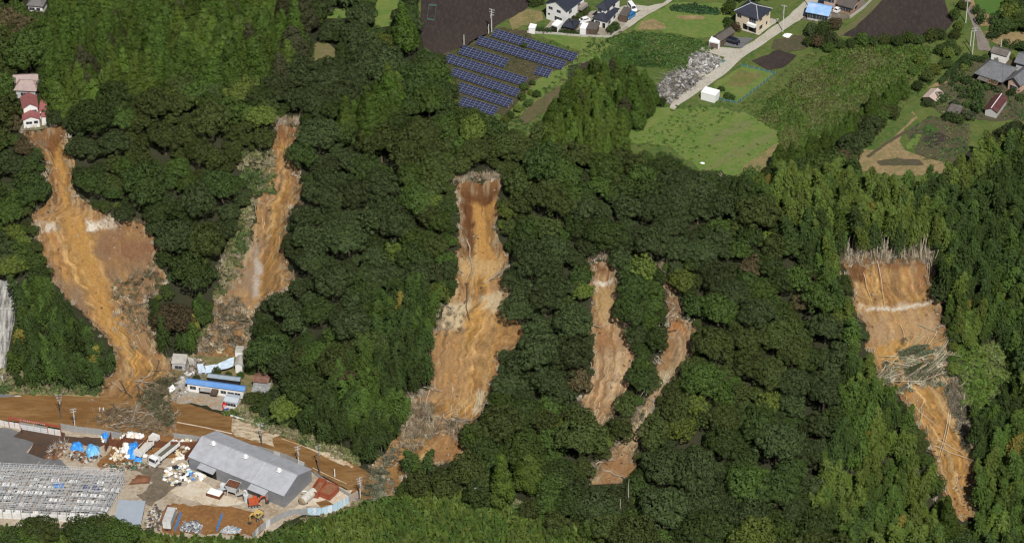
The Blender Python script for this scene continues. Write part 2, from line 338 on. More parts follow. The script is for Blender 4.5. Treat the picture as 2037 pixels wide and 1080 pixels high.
FLOOR = soil_mat('forest_floor', (.022, .024, .011), (.035, .032, .018), (.02, .028, .010), 0.15, 0.8, bmp=0.2)  # floor colour darkened to blacken the shade below the canopies
o = put(bpy.data.objects.new('ground', fast_mesh('ground', np.c_[xr, yr, zr], np.stack([ii, ii+1, ii+nx+1, ii+nx], 1), FLOOR))); o['kind'] = 'structure'
# ------------------------------------------------------------------ the scars themselves
SOIL = vcol_mat('bare_soil', bmp=0.12, fine=1.6, amt=0.28)
def lerp(a, b, t): return a+(b-a)*t[..., None]
def zone_mask(px, py, poly, fe):
    d = dpoly(px, py, poly); sd = np.where(inpoly(px, py, poly), d, -d); return smooth(-fe, fe, sd)
for k, s in enumerate(SCARS):
    span = np.hypot(*np.diff(np.array(s['L'], float), axis=0).T).sum()
    nv = int(span/1.6); L = resample(s['L'], nv); Rr = resample(s['R'], nv)
    rr = np.random.default_rng(40+k); t = np.linspace(0, 1, nv)
    e1 = (fbm(t*span/14, t*0+k*9, 4)-0.5)*16; e2 = (fbm(t*span/14, t*0+k*9+50, 4)-0.5)*16
    L[:, 0] += e1; Rr[:, 0] += e2
    nu = int(np.median(np.hypot(*(Rr-L).T))/1.9)+8
    u = np.linspace(0, 1, nu); P = L[:, None, :]*(1-u[None, :, None])+Rr[:, None, :]*u[None, :, None]
    P[0, :, 1] += (fbm(u*6, u*0+k, 3)-0.5)*14; P[1, :, 1] += (fbm(u*6, u*0+k, 3)-0.5)*12
    px, py = P[..., 0].ravel(), P[..., 1].ravel(); w = ground(np.c_[px, py])
    uu = np.tile(u, nv); vv = np.repeat(t, nu); x, y = w[:, 0], w[:, 1]
    d = np.where(inpoly(x, y, s['wpoly']), dpoly(x, y, s['wpoly']), 0)
    wd = np.hypot(*(Rr-L).T)/6.9; aw = uu*np.repeat(wd, nu); al = vv*span/6.9; wob = (fbm(al/16, aw*0+k, 2)-.5)*1.2
    st = fbm((aw+wob)/1.5+k*7, al/34+k*5, 4); fine_ = fbm((aw+wob)/.42+k*3, al/16, 3); rough = fbm(x/1.3, y/1.3, 4); big = fbm(x/7, y/9, 4)
    fl = 1-smooth(.72, .9, vv)*.7
    z = hbase(x, y)-carve(s, x, y, d)+0.12+((st-0.5)*1.6*fl+(fine_-.5)*.45*fl+(rough-0.5)*0.3+(big-.5)*0.3*fl)*smooth(0, 2.5, d)
    c = lerp(np.broadcast_to(s.get('base', ORANGE), (len(x), 3)), TAN, smooth(0.5, 0.68, st)*0.8)
    c = lerp(c, BROWN, smooth(0.48, 0.68, fbm((aw+wob)/.8+9, al/22+3, 4))*0.8)
    c = lerp(c, BROWN*1.1, smooth(0.52, 0.66, big)*0.35); c = lerp(c, GREY*1.15, smooth(.5, .66, fbm((aw+wob)/2.6+31, al/11+k, 4))*.35); c = c*(.5+1.0*fine_)[:, None]; c = c*(.8+.4*smooth(.3, .7, rough))[:, None]
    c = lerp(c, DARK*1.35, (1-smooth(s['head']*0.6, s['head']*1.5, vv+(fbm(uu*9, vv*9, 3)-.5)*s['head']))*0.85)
    hor = fbm(x/14, z*1.1, 3); c = lerp(c, TAN*1.05, smooth(0.56, 0.66, hor)*0.18*smooth(.1, .2, vv)*(1-smooth(.75, .85, vv)))
    jx = (fbm(x/2.4, y/2.4, 4)-.5)*26; jy = (fbm(x/2.4+30, y/2.4, 4)-.5)*26
    for poly, col, fe in s['zones']:
        f = min(1.0, fe/8); m = zone_mask(px+jx*f, py+jy*f, poly, fe)*smooth(.3, .5, fbm((aw+wob)/.9, al/4+k, 4)+.08*fe/4)
        if fe >= 9: m = m*(.5+.5*smooth(.36, .58, fbm(x/3.5+k, y/4.5, 4)))
        c = lerp(c, col, np.clip(m, 0, 1)*.92)
    edge = 1-smooth(0.4, 3.2, d+(fbm(x/1.5, y/1.5, 3)-.5)*3.5)
    c = lerp(c, lerp(np.broadcast_to(BROWN*.8, c.shape), STRAW*.8, smooth(.5, .66, fbm(x*1.3, y/3, 3))), edge*0.55)
    deb = smooth(0.78, 0.92, vv+(big-.5)*.2); c = lerp(c, BROWN*.9, deb*0.5*smooth(.4, .6, rough))
    c = c*(0.9+0.2*fbm(x*1.6, y*0.6, 3))[:, None]
    i0 = (np.arange(nv-1)[:, None]*nu+np.arange(nu-1)).ravel()
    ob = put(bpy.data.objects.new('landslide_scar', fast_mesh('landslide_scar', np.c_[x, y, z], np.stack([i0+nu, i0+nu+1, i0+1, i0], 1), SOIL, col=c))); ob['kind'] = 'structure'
    s['mesh_xyz'] = np.c_[x, y, z]
# ------------------------------------------------------------------ ground covers
MUD = soil_mat('road_mud', (.165, .082, .026), (.235, .135, .052), (.13, .068, .024), .12, .5, (.5, 2.0, 1), rough=.55, bmp=.05, spec=.35)
MUD2 = soil_mat('yard_mud', (.21, .10, .035), (.15, .075, .03), (.27, .14, .05), .2, 1.0, rough=.7, bmp=.06)
WETMUD = soil_mat('dark_wet_mud', (.058, .043, .035), (.075, .05, .035), (.10, .05, .028), .2, .7, rough=.5, bmp=.05)
CONC = soil_mat('muddy_concrete', (.36, .31, .24), (.26, .19, .12), (.42, .37, .30), .16, .8, rough=.85, bmp=.03)
PALE = soil_mat('pale_concrete', (.52, .46, .36), (.42, .33, .22), (.56, .5, .42), .3, 1.1, rough=.85, bmp=.02)
ASPH = soil_mat('asphalt', (.135, .135, .135), (.115, .115, .118), (.16, .155, .15), .2, .8, rough=.9, bmp=.01)
MEAD = soil_mat('meadow', (.048, .095, .018), (.09, .122, .028), (.125, .125, .045), .11, .7, bmp=.25)
BRIGHT = soil_mat('bright_grass', (.082, .150, .026), (.125, .172, .038), (.16, .17, .06), .16, .8, bmp=.12)
LAWN = soil_mat('lawn', (.055, .125, .022), (.07, .13, .025), (.08, .12, .03), .1, .5, bmp=.05)
DRYG = soil_mat('dry_grass_ground', (.20, .155, .07), (.12, .125, .04), (.26, .2, .1), .25, 1.0, bmp=.12)
PLOW = soil_mat('plowed_soil', (.042, .031, .027), (.033, .025, .023), (.056, .043, .035), .08, 1.0, (1, .35, 1), bmp=.12, rows=(.9, .32, .84))
BARE = soil_mat('bare_earth', (.24, .17, .085), (.17, .14, .06), (.30, .22, .12), .2, .9, bmp=.1)
GRAV = soil_mat('gravel', (.40, .37, .31), (.33, .30, .23), (.46, .43, .37), .2, 1.4, bmp=.05)
CROP = soil_mat('crop_rows', (.05, .10, .02), (.06, .115, .026), (.035, .06, .015), .12, 1.5, bmp=.2, rows=(1.45, .28, .8))
GARD = soil_mat('garden_soil', (.075, .06, .04), (.06, .065, .03), (.11, .085, .05), .2, .9, bmp=.15)
def S(*a, **k): return sheet(*a, **k)
# plateau
S('meadow', [(800, -90), (832, -20), (836, 60), (846, 98), (872, 118), (884, 150), (900, 215), (975, 240), (1010, 262), (1080, 290), (1200, 300), (1310, 330), (1400, 368), (1500, 362), (1570, 330), (1660, 352), (1720, 372), (1850, 362), (1930, 300), (2080, 290), (2080, -90)], MEAD, .06, step=16, amp=2.0, grid=6)
S('plowed_field', [(838, -70), (838, 10), (834, 60), (845, 94), (868, 112), (879, 107), (928, 92), (975, 66), (996, 46), (1040, 24), (1062, 4), (1090, -70)], PLOW, .12, amp=1.2)
S('plowed_field', [(1762, -60), (1745, 8), (1700, 52), (1678, 72), (1745, 78), (1830, 72), (1880, 66), (1896, 44), (1880, 6), (1870, -60)], PLOW, .12, amp=1.5)
S('weedy_soil', [(880, 108), (930, 92), (985, 55), (1055, 62), (1060, 88), (1155, 104), (1150, 122), (1075, 165), (1005, 232), (915, 215), (890, 150)], soil_mat('panel_shade_soil', (.062, .05, .03), (.045, .055, .02), (.10, .08, .045), .25, 1.0, bmp=.12), .12, amp=2, grid=4)  # soil colour darkened to paint in the shadow between the panel rows
S('dry_grass', [(1012, 40), (1045, 20), (1080, 24), (1082, 42), (1040, 52), (1020, 62)], DRYG, .16, amp=1)
S('grass_strip', [(1060, 70), (1180, 72), (1260, 60), (1215, 105), (1130, 160), (1040, 230), (1000, 245), (1060, 165), (1130, 128), (1158, 104)], BRIGHT, .17, amp=1.5)
S('garden_soil', [(1130, 132), (1190, 120), (1180, 150), (1130, 160)], PLOW, .2, amp=1)
S('dirt_track', [(1052, 212), (1112, 172), (1124, 182), (1088, 222), (1045, 248), (1030, 236)], soil_mat('track_soil', (.10, .085, .045), (.075, .08, .03), (.13, .105, .055), .3, 1.0), .2, amp=.8)
S('vegetable_field', [(1225, 70), (1300, 66), (1395, 82), (1420, 96), (1395, 120), (1360, 140), (1290, 134), (1235, 132), (1195, 118)], CROP, .14, amp=1, grid=3)
S('grass_field', [(1290, 30), (1340, 6), (1455, 8), (1462, 30), (1440, 60), (1400, 78), (1300, 62), (1255, 62)], BRIGHT, .14, amp=1.5)
S('bare_patch', [(1275, 45), (1300, 38), (1322, 50), (1326, 58), (1300, 62), (1270, 58)], BARE, .18, amp=1.4)
S('bare_patch', [(1345, 33), (1380, 31), (1405, 36), (1400, 41), (1350, 38)], BARE, .18, amp=1.0)
S('mown_grass', [(1260, 215), (1330, 216), (1440, 214), (1500, 230), (1562, 256), (1550, 300), (1470, 352), (1392, 338), (1330, 290), (1240, 285)], BRIGHT, .13, amp=2, grid=5)
S('dry_grass', [(1480, 330), (1550, 285), (1562, 300), (1530, 335), (1470, 352)], DRYG, .18, amp=1.5)
S('fenced_lawn', [(1478, 132), (1540, 148), (1470, 205), (1425, 196), (1418, 168)], BRIGHT, .2, amp=.6)
S('dry_grass', [(1470, 140), (1520, 150), (1490, 172), (1440, 172)], soil_mat('worn_lawn', (.12, .13, .035), (.17, .14, .06), (.09, .12, .03), .3, .9), .24, amp=1.5)
S('garden_soil', [(1495, 122), (1550, 100), (1585, 112), (1560, 135), (1530, 142)], PLOW, .2, amp=1)
S('garden_soil', [(1540, 80), (1600, 70), (1610, 95), (1570, 105), (1535, 98)], GARD, .19, amp=1.5)
S('gravel_road', [(1344, -10), (1318, 8), (1290, 14), (1250, 10), (1215, 22), (1215, 30), (1255, 24), (1275, 22), (1250, 36), (1242, 52), (1250, 56), (1290, 30), (1325, 12), (1352, -10)], GRAV, .22, amp=.4)
S('gravel_road', [(1332, 215), (1340, 196), (1380, 168), (1420, 140), (1442, 116), (1405, 104), (1388, 100), (1402, 92), (1440, 96), (1472, 98), (1498, 84), (1528, 62), (1560, 40), (1578, 24), (1618, -12), (1660, -12), (1622, 20), (1590, 42), (1556, 64), (1520, 88), (1478, 116), (1445, 146), (1400, 178), (1352, 210), (1338, 222)], GRAV, .23, amp=.5)
S('parking_asphalt', [(1444, 74), (1500, 78), (1476, 98), (1440, 92)], ASPH, .27, amp=.3)
S('house_yard', [(1080, 60), (1110, 30), (1190, 22), (1255, 30), (1262, 48), (1226, 72), (1190, 72)], soil_mat('yard_gravel', (.28, .25, .2), (.2, .17, .12), (.33, .3, .25), .3, 1.2), .2, amp=.6)
S('house_yard', [(1455, 55), (1510, 72), (1545, 45), (1550, 38), (1470, 40)], GRAV, .2, amp=.6)
S('house_yard', [(1590, 40), (1660, 50), (1690, 35), (1730, 10), (1700, -10), (1640, -5)], soil_mat('yard_earth', (.13, .11, .085), (.19, .17, .14), (.09, .085, .05), .3, 1.2), .2, amp=.6)
S('footpath', [(1668, 75), (1662, 66), (1700, 44), (1745, -5), (1762, -5), (1735, 24), (1700, 56)], soil_mat('path_grass', (.10, .115, .04), (.13, .11, .06), (.09, .11, .03), .3, 1), .21, amp=.6)
S('kitchen_garden', [(1800, 262), (1855, 232), (1930, 250), (1925, 300), (1885, 330), (1830, 320)], GARD, .2, amp=1.5)
S('dirt_track', [(1812, 226), (1822, 232), (1790, 262), (1745, 305), (1700, 330), (1710, 338), (1790, 340), (1860, 345), (1885, 325), (1850, 318), (1800, 300), (1790, 282), (1800, 258), (1825, 236), (1815, 222)][::-1], BARE, .23, amp=.6)
S('bare_earth', [(1678, 322), (1720, 300), (1780, 300), (1850, 322), (1888, 322), (1870, 346), (1790, 352), (1730, 345)], BARE, .2, amp=2)
S('burnt_patch', [(1742, 322), (1775, 316), (1830, 320), (1838, 328), (1790, 332), (1750, 330)], GARD, .25, amp=1.6)
S('tyre_track', [(1722, 312), (1760, 286), (1800, 262), (1803, 265), (1764, 290), (1728, 316)], GARD, .27, amp=.7)
S('grass_strip', [(1700, 334), (1730, 316), (1760, 300), (1765, 306), (1735, 326), (1712, 342)], DRYG, .24, amp=1.2)
S('vegetable_bed', [(1802, 292), (1822, 268), (1834, 270), (1822, 296), (1806, 300)], BRIGHT, .26, amp=1.0)
S('vegetable_bed', [(1828, 258), (1850, 248), (1872, 262), (1850, 264)], CROP, .26, amp=1.0)
S('bare_bed', [(1838, 276), (1866, 264), (1890, 276), (1860, 296), (1840, 292)], PLOW, .26, amp=.8)
S('dry_grass', [(1395, 340), (1460, 300), (1540, 262), (1548, 270), (1470, 312), (1404, 346)], soil_mat('mown_strip', (.13, .155, .045), (.16, .165, .07), (.11, .15, .035), .4, 1.2), .19, amp=2.0)
S('dry_grass', [(1420, 268), (1480, 240), (1500, 246), (1440, 280), (1410, 290)], soil_mat('cut_hay', (.12, .15, .045), (.17, .165, .075), (.10, .14, .035), .5, 1.4), .18, amp=2.0)
S('lane', [(1908, -12), (1922, 22), (1940, 62), (1945, 100), (1972, 104), (1966, 84), (1944, 48), (1928, 10), (1922, -12)], soil_mat('lane_asphalt', (.2, .17, .14), (.16, .14, .12), (.24, .2, .17), .3, 1), .22, amp=.4)
S('lawn', [(1928, -20), (1945, 18), (1975, 34), (2000, 30), (2010, 12), (1990, -20)], LAWN, .2, amp=.6)
S('dirt_verge', [(1916, -20), (1928, 10), (1944, 40), (1952, 54), (1985, 52), (1984, 34), (1965, 30), (1944, 20), (1930, -20)], BARE, .16, amp=1)
S('bare_earth', [(1960, 64), (2037, 66), (2060, 90), (1990, 92), (1965, 80)], BARE, .16, amp=1.4)
S('garden_ground', [(1840, 205), (1862, 178), (1900, 140), (1930, 118), (2060, 120), (2060, 240), (1960, 240), (1880, 230)], GARD, .17, amp=1.4, grid=5)
S('garden_path', [(1852, 176), (1878, 170), (1905, 140), (1898, 136), (1870, 160), (1845, 178)], BARE, .22, amp=.8)
S('clearing', [(622, 92), (640, 78), (668, 100), (670, 118), (640, 128), (618, 118)], soil_mat('clearing_grass', (.12, .12, .045), (.17, .13, .07), (.09, .12, .03), .2, .9), .14, amp=1.5)
S('clearing', [(645, 20), (702, 16), (702, 36), (650, 38)], BRIGHT, .14, amp=1)
S('clearing', [(740, 0), (800, -10), (795, 50), (745, 58)], BRIGHT, .14, amp=1)
# valley
S('muddy_road', [(-120, 792), (60, 784), (205, 788), (345, 796), (440, 822), (560, 858), (650, 893), (712, 925), (760, 955), (800, 978), (770, 996), (715, 992), (690, 972), (600, 925), (500, 890), (390, 872), (240, 862), (120, 850), (-120, 822)], MUD, .06, step=8, amp=1.0)
S('yard_ground', [(-120, 836), (20, 846), (130, 856), (240, 866), (400, 876), (500, 892), (600, 928), (690, 975), (716, 996), (660, 1030), (610, 1020), (560, 1044), (520, 1075), (300, 1080), (-120, 1090)], CONC, .09, step=10)
S('yard_asphalt', [(-120, 846), (20, 852), (60, 868), (72, 876), (52, 900), (120, 914), (140, 934), (-120, 930)], ASPH, .14, amp=.4)
S('dark_mud', [(38, 860), (55, 843), (96, 850), (130, 862), (126, 876), (90, 914), (56, 902), (68, 880), (26, 868)], WETMUD, .18, amp=.5)
S('dark_mud', [(128, 868), (205, 872), (212, 884), (190, 890), (132, 880)], WETMUD, .18, amp=1.2)
S('mud_patch', [(230, 866), (300, 862), (410, 876), (385, 900), (350, 915), (300, 905), (240, 925), (200, 932), (192, 925), (220, 895)], MUD2, .15, amp=1.5)
S('mud_patch', [(255, 965), (262, 958), (275, 944), (300, 948), (298, 962)], soil_mat('brown_plate_mud', (.14, .06, .03), (.17, .08, .04), (.12, .06, .03), .3, 1), .19, amp=.5)
S('wet_patch', [(250, 935), (300, 928), (345, 936), (330, 955), (355, 965), (330, 985), (300, 1005), (270, 985), (305, 960), (280, 940)], soil_mat('wet_concrete', (.15, .12, .085), (.11, .09, .065), (.2, .16, .11), .3, .9, rough=.5), .17, amp=2)
S('orange_mud', [(322, 1018), (345, 1000), (385, 1008), (420, 1004), (470, 1010), (510, 1020), (530, 1040), (515, 1064), (325, 1062)], MUD2, .17, amp=2)
S('pale_concrete', [(335, 975), (400, 955), (450, 985), (490, 1000), (460, 1006), (400, 1002), (350, 985)], PALE, .16, amp=2.5)
S('pale_concrete', [(575, 1015), (600, 1002), (640, 975), (700, 975), (690, 1000), (620, 1005)], PALE, .17, amp=1.5)
S('mud_puddle', [(628, 1000), (650, 994), (662, 1003), (640, 1010)], MUD, .22, amp=1)
S('pale_concrete', [(-120, 798), (0, 790), (40, 786), (56, 793), (44, 799), (48, 812), (-120, 822)], soil_mat('road_concrete', (.42, .37, .28), (.28, .26, .23), (.48, .42, .34), .3, .8), .12, amp=.8)
S('dry_asphalt', [(-120, 790), (0, 783), (30, 787), (24, 794), (-120, 802)], ASPH, .16, amp=.5)
S('pale_concrete', [(462, 832), (480, 830), (560, 862), (542, 870), (545, 890), (518, 880), (468, 866), (458, 846)], soil_mat('muddy_kerb', (.48, .4, .28), (.2, .12, .05), (.52, .46, .36), .35, .6, (1, 2, 1)), .13, amp=1.8)
S('road_shoulder', [(602, 878), (622, 884), (665, 904), (704, 926), (700, 934), (660, 916), (612, 890)], soil_mat('sandy_shoulder', (.5, .42, .29), (.3, .19, .09), (.55, .48, .36), .3, .8), .13, amp=1.0)
S('house_yard', [(332, 770), (362, 752), (380, 762), (430, 785), (500, 800), (545, 812), (510, 830), (450, 822), (400, 806), (345, 800)], soil_mat('forecourt', (.27, .25, .22), (.3, .2, .1), (.34, .31, .27), .3, .9), .13, amp=1.4)
S('weedy_ground', [(395, 706), (540, 712), (545, 800), (380, 770), (340, 745), (345, 712)], soil_mat('weedy_soil', (.12, .12, .05), (.22, .16, .08), (.08, .1, .03), .3, .9), .1, amp=1.5, grid=3)
S('grass_verge', [(440, 815), (470, 826), (560, 858), (650, 892), (715, 920), (720, 905), (640, 870), (545, 812), (500, 806)], MEAD, .12, amp=1, grid=3)
S('grass_verge', [(0, 776), (200, 786), (196, 792), (0, 784)], DRYG, .11, amp=1)
S('house_yard', [(30, 250), (98, 246), (100, 256), (40, 262)], soil_mat('hilltop_yard', (.18, .16, .11), (.1, .11, .04), (.22, .19, .14), .3, .9), .2, amp=1)
# ------------------------------------------------------------------ building kit
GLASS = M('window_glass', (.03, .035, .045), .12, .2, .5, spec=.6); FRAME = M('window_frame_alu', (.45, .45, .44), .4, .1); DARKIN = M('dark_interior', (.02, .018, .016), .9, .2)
WHITEW = M('white_plaster', (.74, .73, .70), .8, .05, .4, dirt=(.5, .46, .4), dirt_amt=.2); CREAMW = M('cream_siding', (.62, .52, .38), .8, .06, .5); GREYW = M('grey_siding', (.45, .44, .43), .8, .07)
WOODW = M('dark_wood', (.10, .07, .05), .85, .25, 2.0); PINKW = M('pinkish_wall', (.50, .34, .26), .85, .1); BRICKW = M('brown_tile_wall', (.34, .2, .13), .85, .2, 3.0)
def rf(name, col, var=.14, dirt=None, amt=.35, ribs=('X', 1.6), rough=.6, metal=0.0): return M(name, col, rough, var, .8, dirt, amt, metal, ribs=ribs)
R_NAVY = rf('navy_slate_roof', (.030, .034, .048), rough=.5); R_BLUE = rf('blue_sheet_roof', (.10, .24, .52), .1, (.2, .28, .4), .3); R_LBLUE = rf('pale_blue_roof', (.25, .42, .70), .14, (.5, .55, .62), .45)
R_GREY = rf('grey_tile_roof', (.15, .155, .165), .2, (.09, .09, .085), .4, ('X', 2.2)); R_WARE = rf('warehouse_roof', (.38, .39, .42), .07, (.28, .28, .29), .5, ('X', 1.1), .5, 0.0); W_WARE = rf('warehouse_wall', (.27, .28, .30), .1, (.34, .34, .35), .3, ('X', 1.1), .5, .3)
R_RED = rf('red_sheet_roof', (.28, .10, .095), .15, (.2, .1, .09), .4); R_PINK = rf('pink_sheet_roof', (.48, .36, .31), .12, (.3, .24, .2), .3); R_MAROON = rf('maroon_roof', (.10, .035, .035), .2, (.15, .08, .07), .3); R_BROWN = rf('brown_roof', (.10, .085, .075), .15)
R_RUST = rf('rusty_roof', (.17, .085, .06), .25, (.3, .2, .16), .4); R_PALE = rf('weathered_pale_roof', (.42, .40, .36), .18, (.2, .17, .13), .5); R_OLDB = rf('faded_blue_roof', (.22, .29, .36), .2, (.3, .3, .26), .5); R_WBLUE = rf('white_blue_sheet', (.50, .58, .66), .15, (.36, .46, .56), .5); R_TILE = rf('old_grey_tile', (.27, .28, .28), .25, (.12, .12, .11), .5, ('X', 3))
R_WHITE = M('white_sheet', (.78, .78, .76), .6, .04); R_WOOD = rf('plank_roof', (.13, .115, .10), .25, (.2, .18, .15), .4, ('X', 2.5))
def rect(A, B, he, C=None, W=None, zg=HT):
    """front edge A-B and back right corner C seen at height he -> centre, turn, length, depth"""
    a, b = Z(*A, zg+he), Z(*B, zg+he); d = (b-a); d.z = 0; L = d.length; d.normalize(); n = Vector((-d.y, d.x, 0))
    if C is not None: W = abs((Z(*C, zg+he)-b).dot(n))
    c = (a+b)/2+n*W/2; return (c.x, c.y), math.atan2(d.y, d.x), L, W
_um = {}
def unit_box(name, m):
    if (name, m.name) not in _um: _um[(name, m.name)] = MB().box((0, 0, 0), (1, 1, 1)).mesh(name, m)
    return _um[(name, m.name)]
def opening(o, face, u, z, w, h, L, W, name='window', pane=GLASS, frame=FRAME):
    """a framed window or door with its own pane"""
    if face == 'f': p, a = (u*L, -W/2-.02, z), 0
    elif face == 'b': p, a = (u*L, W/2+.02, z), math.pi
    elif face == 'r': p, a = (L/2+.02, u*W, z), math.pi/2
    else: p, a = (-L/2-.02, u*W, z), -math.pi/2
    f = bpy.data.objects.new(name, None) if False else part(name, unit_box(name+'_frame', frame), o, p, (0, 0, a), (w, .14, h))
    n = max(1, round(w/.9)) if name == 'window' else 1
    for k in range(n):
        q = part('pane', unit_box('pane', pane), f, ((k+.5)/n-.5, -.42, 0), (0, 0, 0), (1/n-.07/w, .5, 1-.14/h))
    return f
def gable_roof(L, W, h, rh, axis='x', t=.16, hip=0.0, off=0.0):
    b = MB()
    if axis == 'y':
        b2 = gable_roof(W, L, h, rh, 'x', t, hip, off); b2.v = [(-y, x, z) for x, y, z in b2.v]; return b2
    x, y = L/2, W/2; r = x-hip*y*2 if hip else x
    top = [(-x, -y, h), (x, -y, h), (x, y, h), (-x, y, h), (-r, off, h+rh), (r, off, h+rh)]; vs = top+[(p[0], p[1], p[2]-t) for p in top]
    fs = [(0, 1, 5, 4), (2, 3, 4, 5), (1, 2, 5), (3, 0, 4)] if hip else [(0, 1, 5, 4), (2, 3, 4, 5)]
    fs += [tuple(6+i for i in f[::-1]) for f in fs]
    for a, c in ((0, 1), (1, 2), (2, 3), (3, 0)) if hip else ((0, 1), (2, 3)): fs.append((a, c, c+6, a+6))
    if not hip: fs += [(1, 5, 11, 7), (5, 2, 8, 11), (3, 4, 10, 9), (4, 0, 6, 10)]
    return b.add(vs, fs)
def building(name, label, pos, he, rh, wall, roof, axis='x', hip=0.0, ov=.45, wins=(), doors=(), zg=HT, cat='house', group=None, off=0.0, ridge=None, base=0.0, open_face=None):
    (cx, cy_), rz, L, W = pos; o = thing(name, label, cat, (cx, cy_, zg+base), rz, group); l, w = L-2*ov, W-2*ov; b = MB(); e = he-.05
    if hip: b.box((0, 0, e/2-.3), (l, w, e+.6))
    elif axis == 'x':
        k = e+rh*min(1, w/W)*.96; f = off
        b.prism([(-w/2, -.6), (w/2, -.6), (w/2, e-.1), (f, k-.12), (-w/2, e-.1)], 'x', -l/2, l/2)
    else:
        k = e+rh*.94; b.prism([(-l/2, -.6), (l/2, -.6), (l/2, e-.1), (0, k-.12), (-l/2, e-.1)], 'y', -w/2, w/2)
    b.build('wall', wall, o); rb = gable_roof(L, W, he, rh, axis, hip=hip, off=off).build('roof', roof, o)
    if ridge is not None:
        q = MB(); x, y = (L/2, W/2) if axis == 'x' else (W/2, L/2); r_ = x-hip*y*2 if hip else x; tr = (lambda p: p) if axis == 'x' else (lambda p: (-p[1], p[0], p[2]))
        q.tube(tr((-r_, off, he+rh+.03)), tr((r_, off, he+rh+.03)), .13, 5)
        if hip:
            for sx in (-1, 1):
                for sy in (-1, 1): q.tube(tr((sx*r_, 0, he+rh+.03)), tr((sx*x, sy*y, he+.04)), .10, 5)
        q.build('ridge_cap', ridge, rb)
    for wn in wins: opening(o, *wn, l, w)
    for d in doors: opening(o, *d, l, w, 'door', DARKIN, FRAME)
    return o, l, w
def shed(name, label, A, B, he, W, col, roofm, zg=HT, cat='shed', front=None, C=None, slope=.25):
    """flat or slightly sloping small box building"""
    (cx, cy_), rz, L, W = rect(A, B, he, C, W, zg); o = thing(name, label, cat, (cx, cy_, zg), rz); MB().box((0, 0, he/2-.2), (L-.1, W-.1, he+.3)).build('wall', col, o)
    MB().add([(-L/2, -W/2, he), (L/2, -W/2, he), (L/2, W/2, he+slope), (-L/2, W/2, he+slope), (-L/2, -W/2, he+.12), (L/2, -W/2, he+.12), (L/2, W/2, he+slope+.12), (-L/2, W/2, he+slope+.12)], [(3, 2, 1, 0), (4, 5, 6, 7), (0, 1, 5, 4), (1, 2, 6, 5), (2, 3, 7, 6), (3, 0, 4, 7)]).build('roof', roofm, o)
    if front is not None: MB().box((0, -W/2-.0, he*.46), (L*.86, .08, he*.82)).build('door', front, o)
    return o
# ------------------------------------------------------------------ houses of the plateau
WH = rect((1083, 8), (1128, 24), 5.6, (1158, -8))
h, l, w = building('white_house', 'white two-storey house with dark navy gable roof above the solar panels', WH, 5.7, 2.3, WHITEW, R_NAVY, 'y', wins=[('f', -.28, 4.6, 1.5, 1.0), ('f', .12, 4.4, 1.5, 1.0), ('f', -.36, 2.3, .8, .7), ('f', .1, 1.6, 2.7, 1.5), ('r', -.3, 4.3, 1.6, 1.2), ('r', .2, 4.3, 1.6, 1.2)], doors=[('r', -.15, 1.1, 1.6, 2.1)], ridge=R_NAVY)
MB().box((l/2+.8, w*.30, 3.6), (1.6, w*.36, 1.1)).build('balcony', M('taupe_panel', (.28, .24, .21), .8), h)
MB().box((l/2+.1, w*.30, 1.5), (.2, w*.36, 2.7)).build('bay_wall', M('taupe_panel', (.28, .24, .21), .8), h)
P2 = rect((1178, 36), (1208, 44), 3.0, (1240, 20))
h, l, w = building('white_house', 'lower front wing of white house under navy hip roof, beside the blue car', P2, 3.0, 1.3, WHITEW, R_NAVY, 'y', hip=.45, wins=[('f', -.2, 1.5, 1.6, 1.2), ('r', -.25, 1.5, 1.6, 1.2), ('r', .2, 1.5, 1.4, 1.2)], doors=[('f', .3, 1.0, 1.0, 2.0)], ridge=R_NAVY)
P3 = rect((1185, 14), (1205, 21), 5.6, (1242, -2))
h, l, w = building('white_house', 'white two-storey house with navy hip roof behind the white van', P3, 5.6, 1.7, WHITEW, R_NAVY, 'y', hip=.4, wins=[('f', -.2, 4.5, 1.4, 1.0), ('r', -.3, 4.5, 1.4, 1.0), ('r', .1, 4.5, 1.4, 1.0)], ridge=R_NAVY)
shed('lean_to', 'dark flat carport roof on posts beside the blue car', (1231, 31), (1247, 34), 2.4, 5.0, WOODW, R_BROWN, cat='carport')
h, l, w = building('wooden_shed', 'dark domed-roof carport in front of the white house', rect((1117, 52), (1142, 58), 2.2, W=5.2), 2.2, 1.1, WOODW, R_NAVY, 'x', hip=.5, ov=.5, cat='carport')
shed('storage_shed', 'small white shed standing alone at the left end of the garden wall', (1051, 56), (1064, 58), 2.0, 2.2, R_WHITE, R_WHITE)
shed('storage_shed', 'white shed with dark door below the white two-storey house', (1097, 50), (1109, 54), 2.2, 3.2, R_WHITE, R_WHITE, front=DARKIN)
shed('storage_shed', 'white steel shed left half of a pair by the green net', (1153, 57), (1165, 59), 2.2, 3.2, R_WHITE, R_WHITE)
shed('wooden_shed', 'dark brown timber shed beside the white steel shed and green net', (1166, 58), (1187, 61), 2.0, 3.4, WOODW, R_BROWN, slope=.6)
h, l, w = building('cream_house', 'cream two-storey house with dark hip roof beside the gravel road', rect((1460, 22), (1508, 40), 5.6, (1538, 18)), 5.6, 2.1, CREAMW, R_NAVY, 'x', hip=.42, ov=.5, wins=[('f', -.33, 4.3, 1.6, 1.1), ('f', .28, 4.2, 2.4, 1.8), ('r', -.25, 4.4, 1.6, .9), ('r', .28, 4.4, 1.6, .9), ('r', -.22, 1.6, 1.7, 1.4), ('r', .22, 1.6, .8, 1.2), ('l', 0, 4.3, 1.4, 1)], doors=[('f', -.05, 1.1, 1.5, 2.2), ('f', .3, 1.2, 2.6, 2.0)], ridge=M('pale_ridge', (.5, .5, .5), .6))
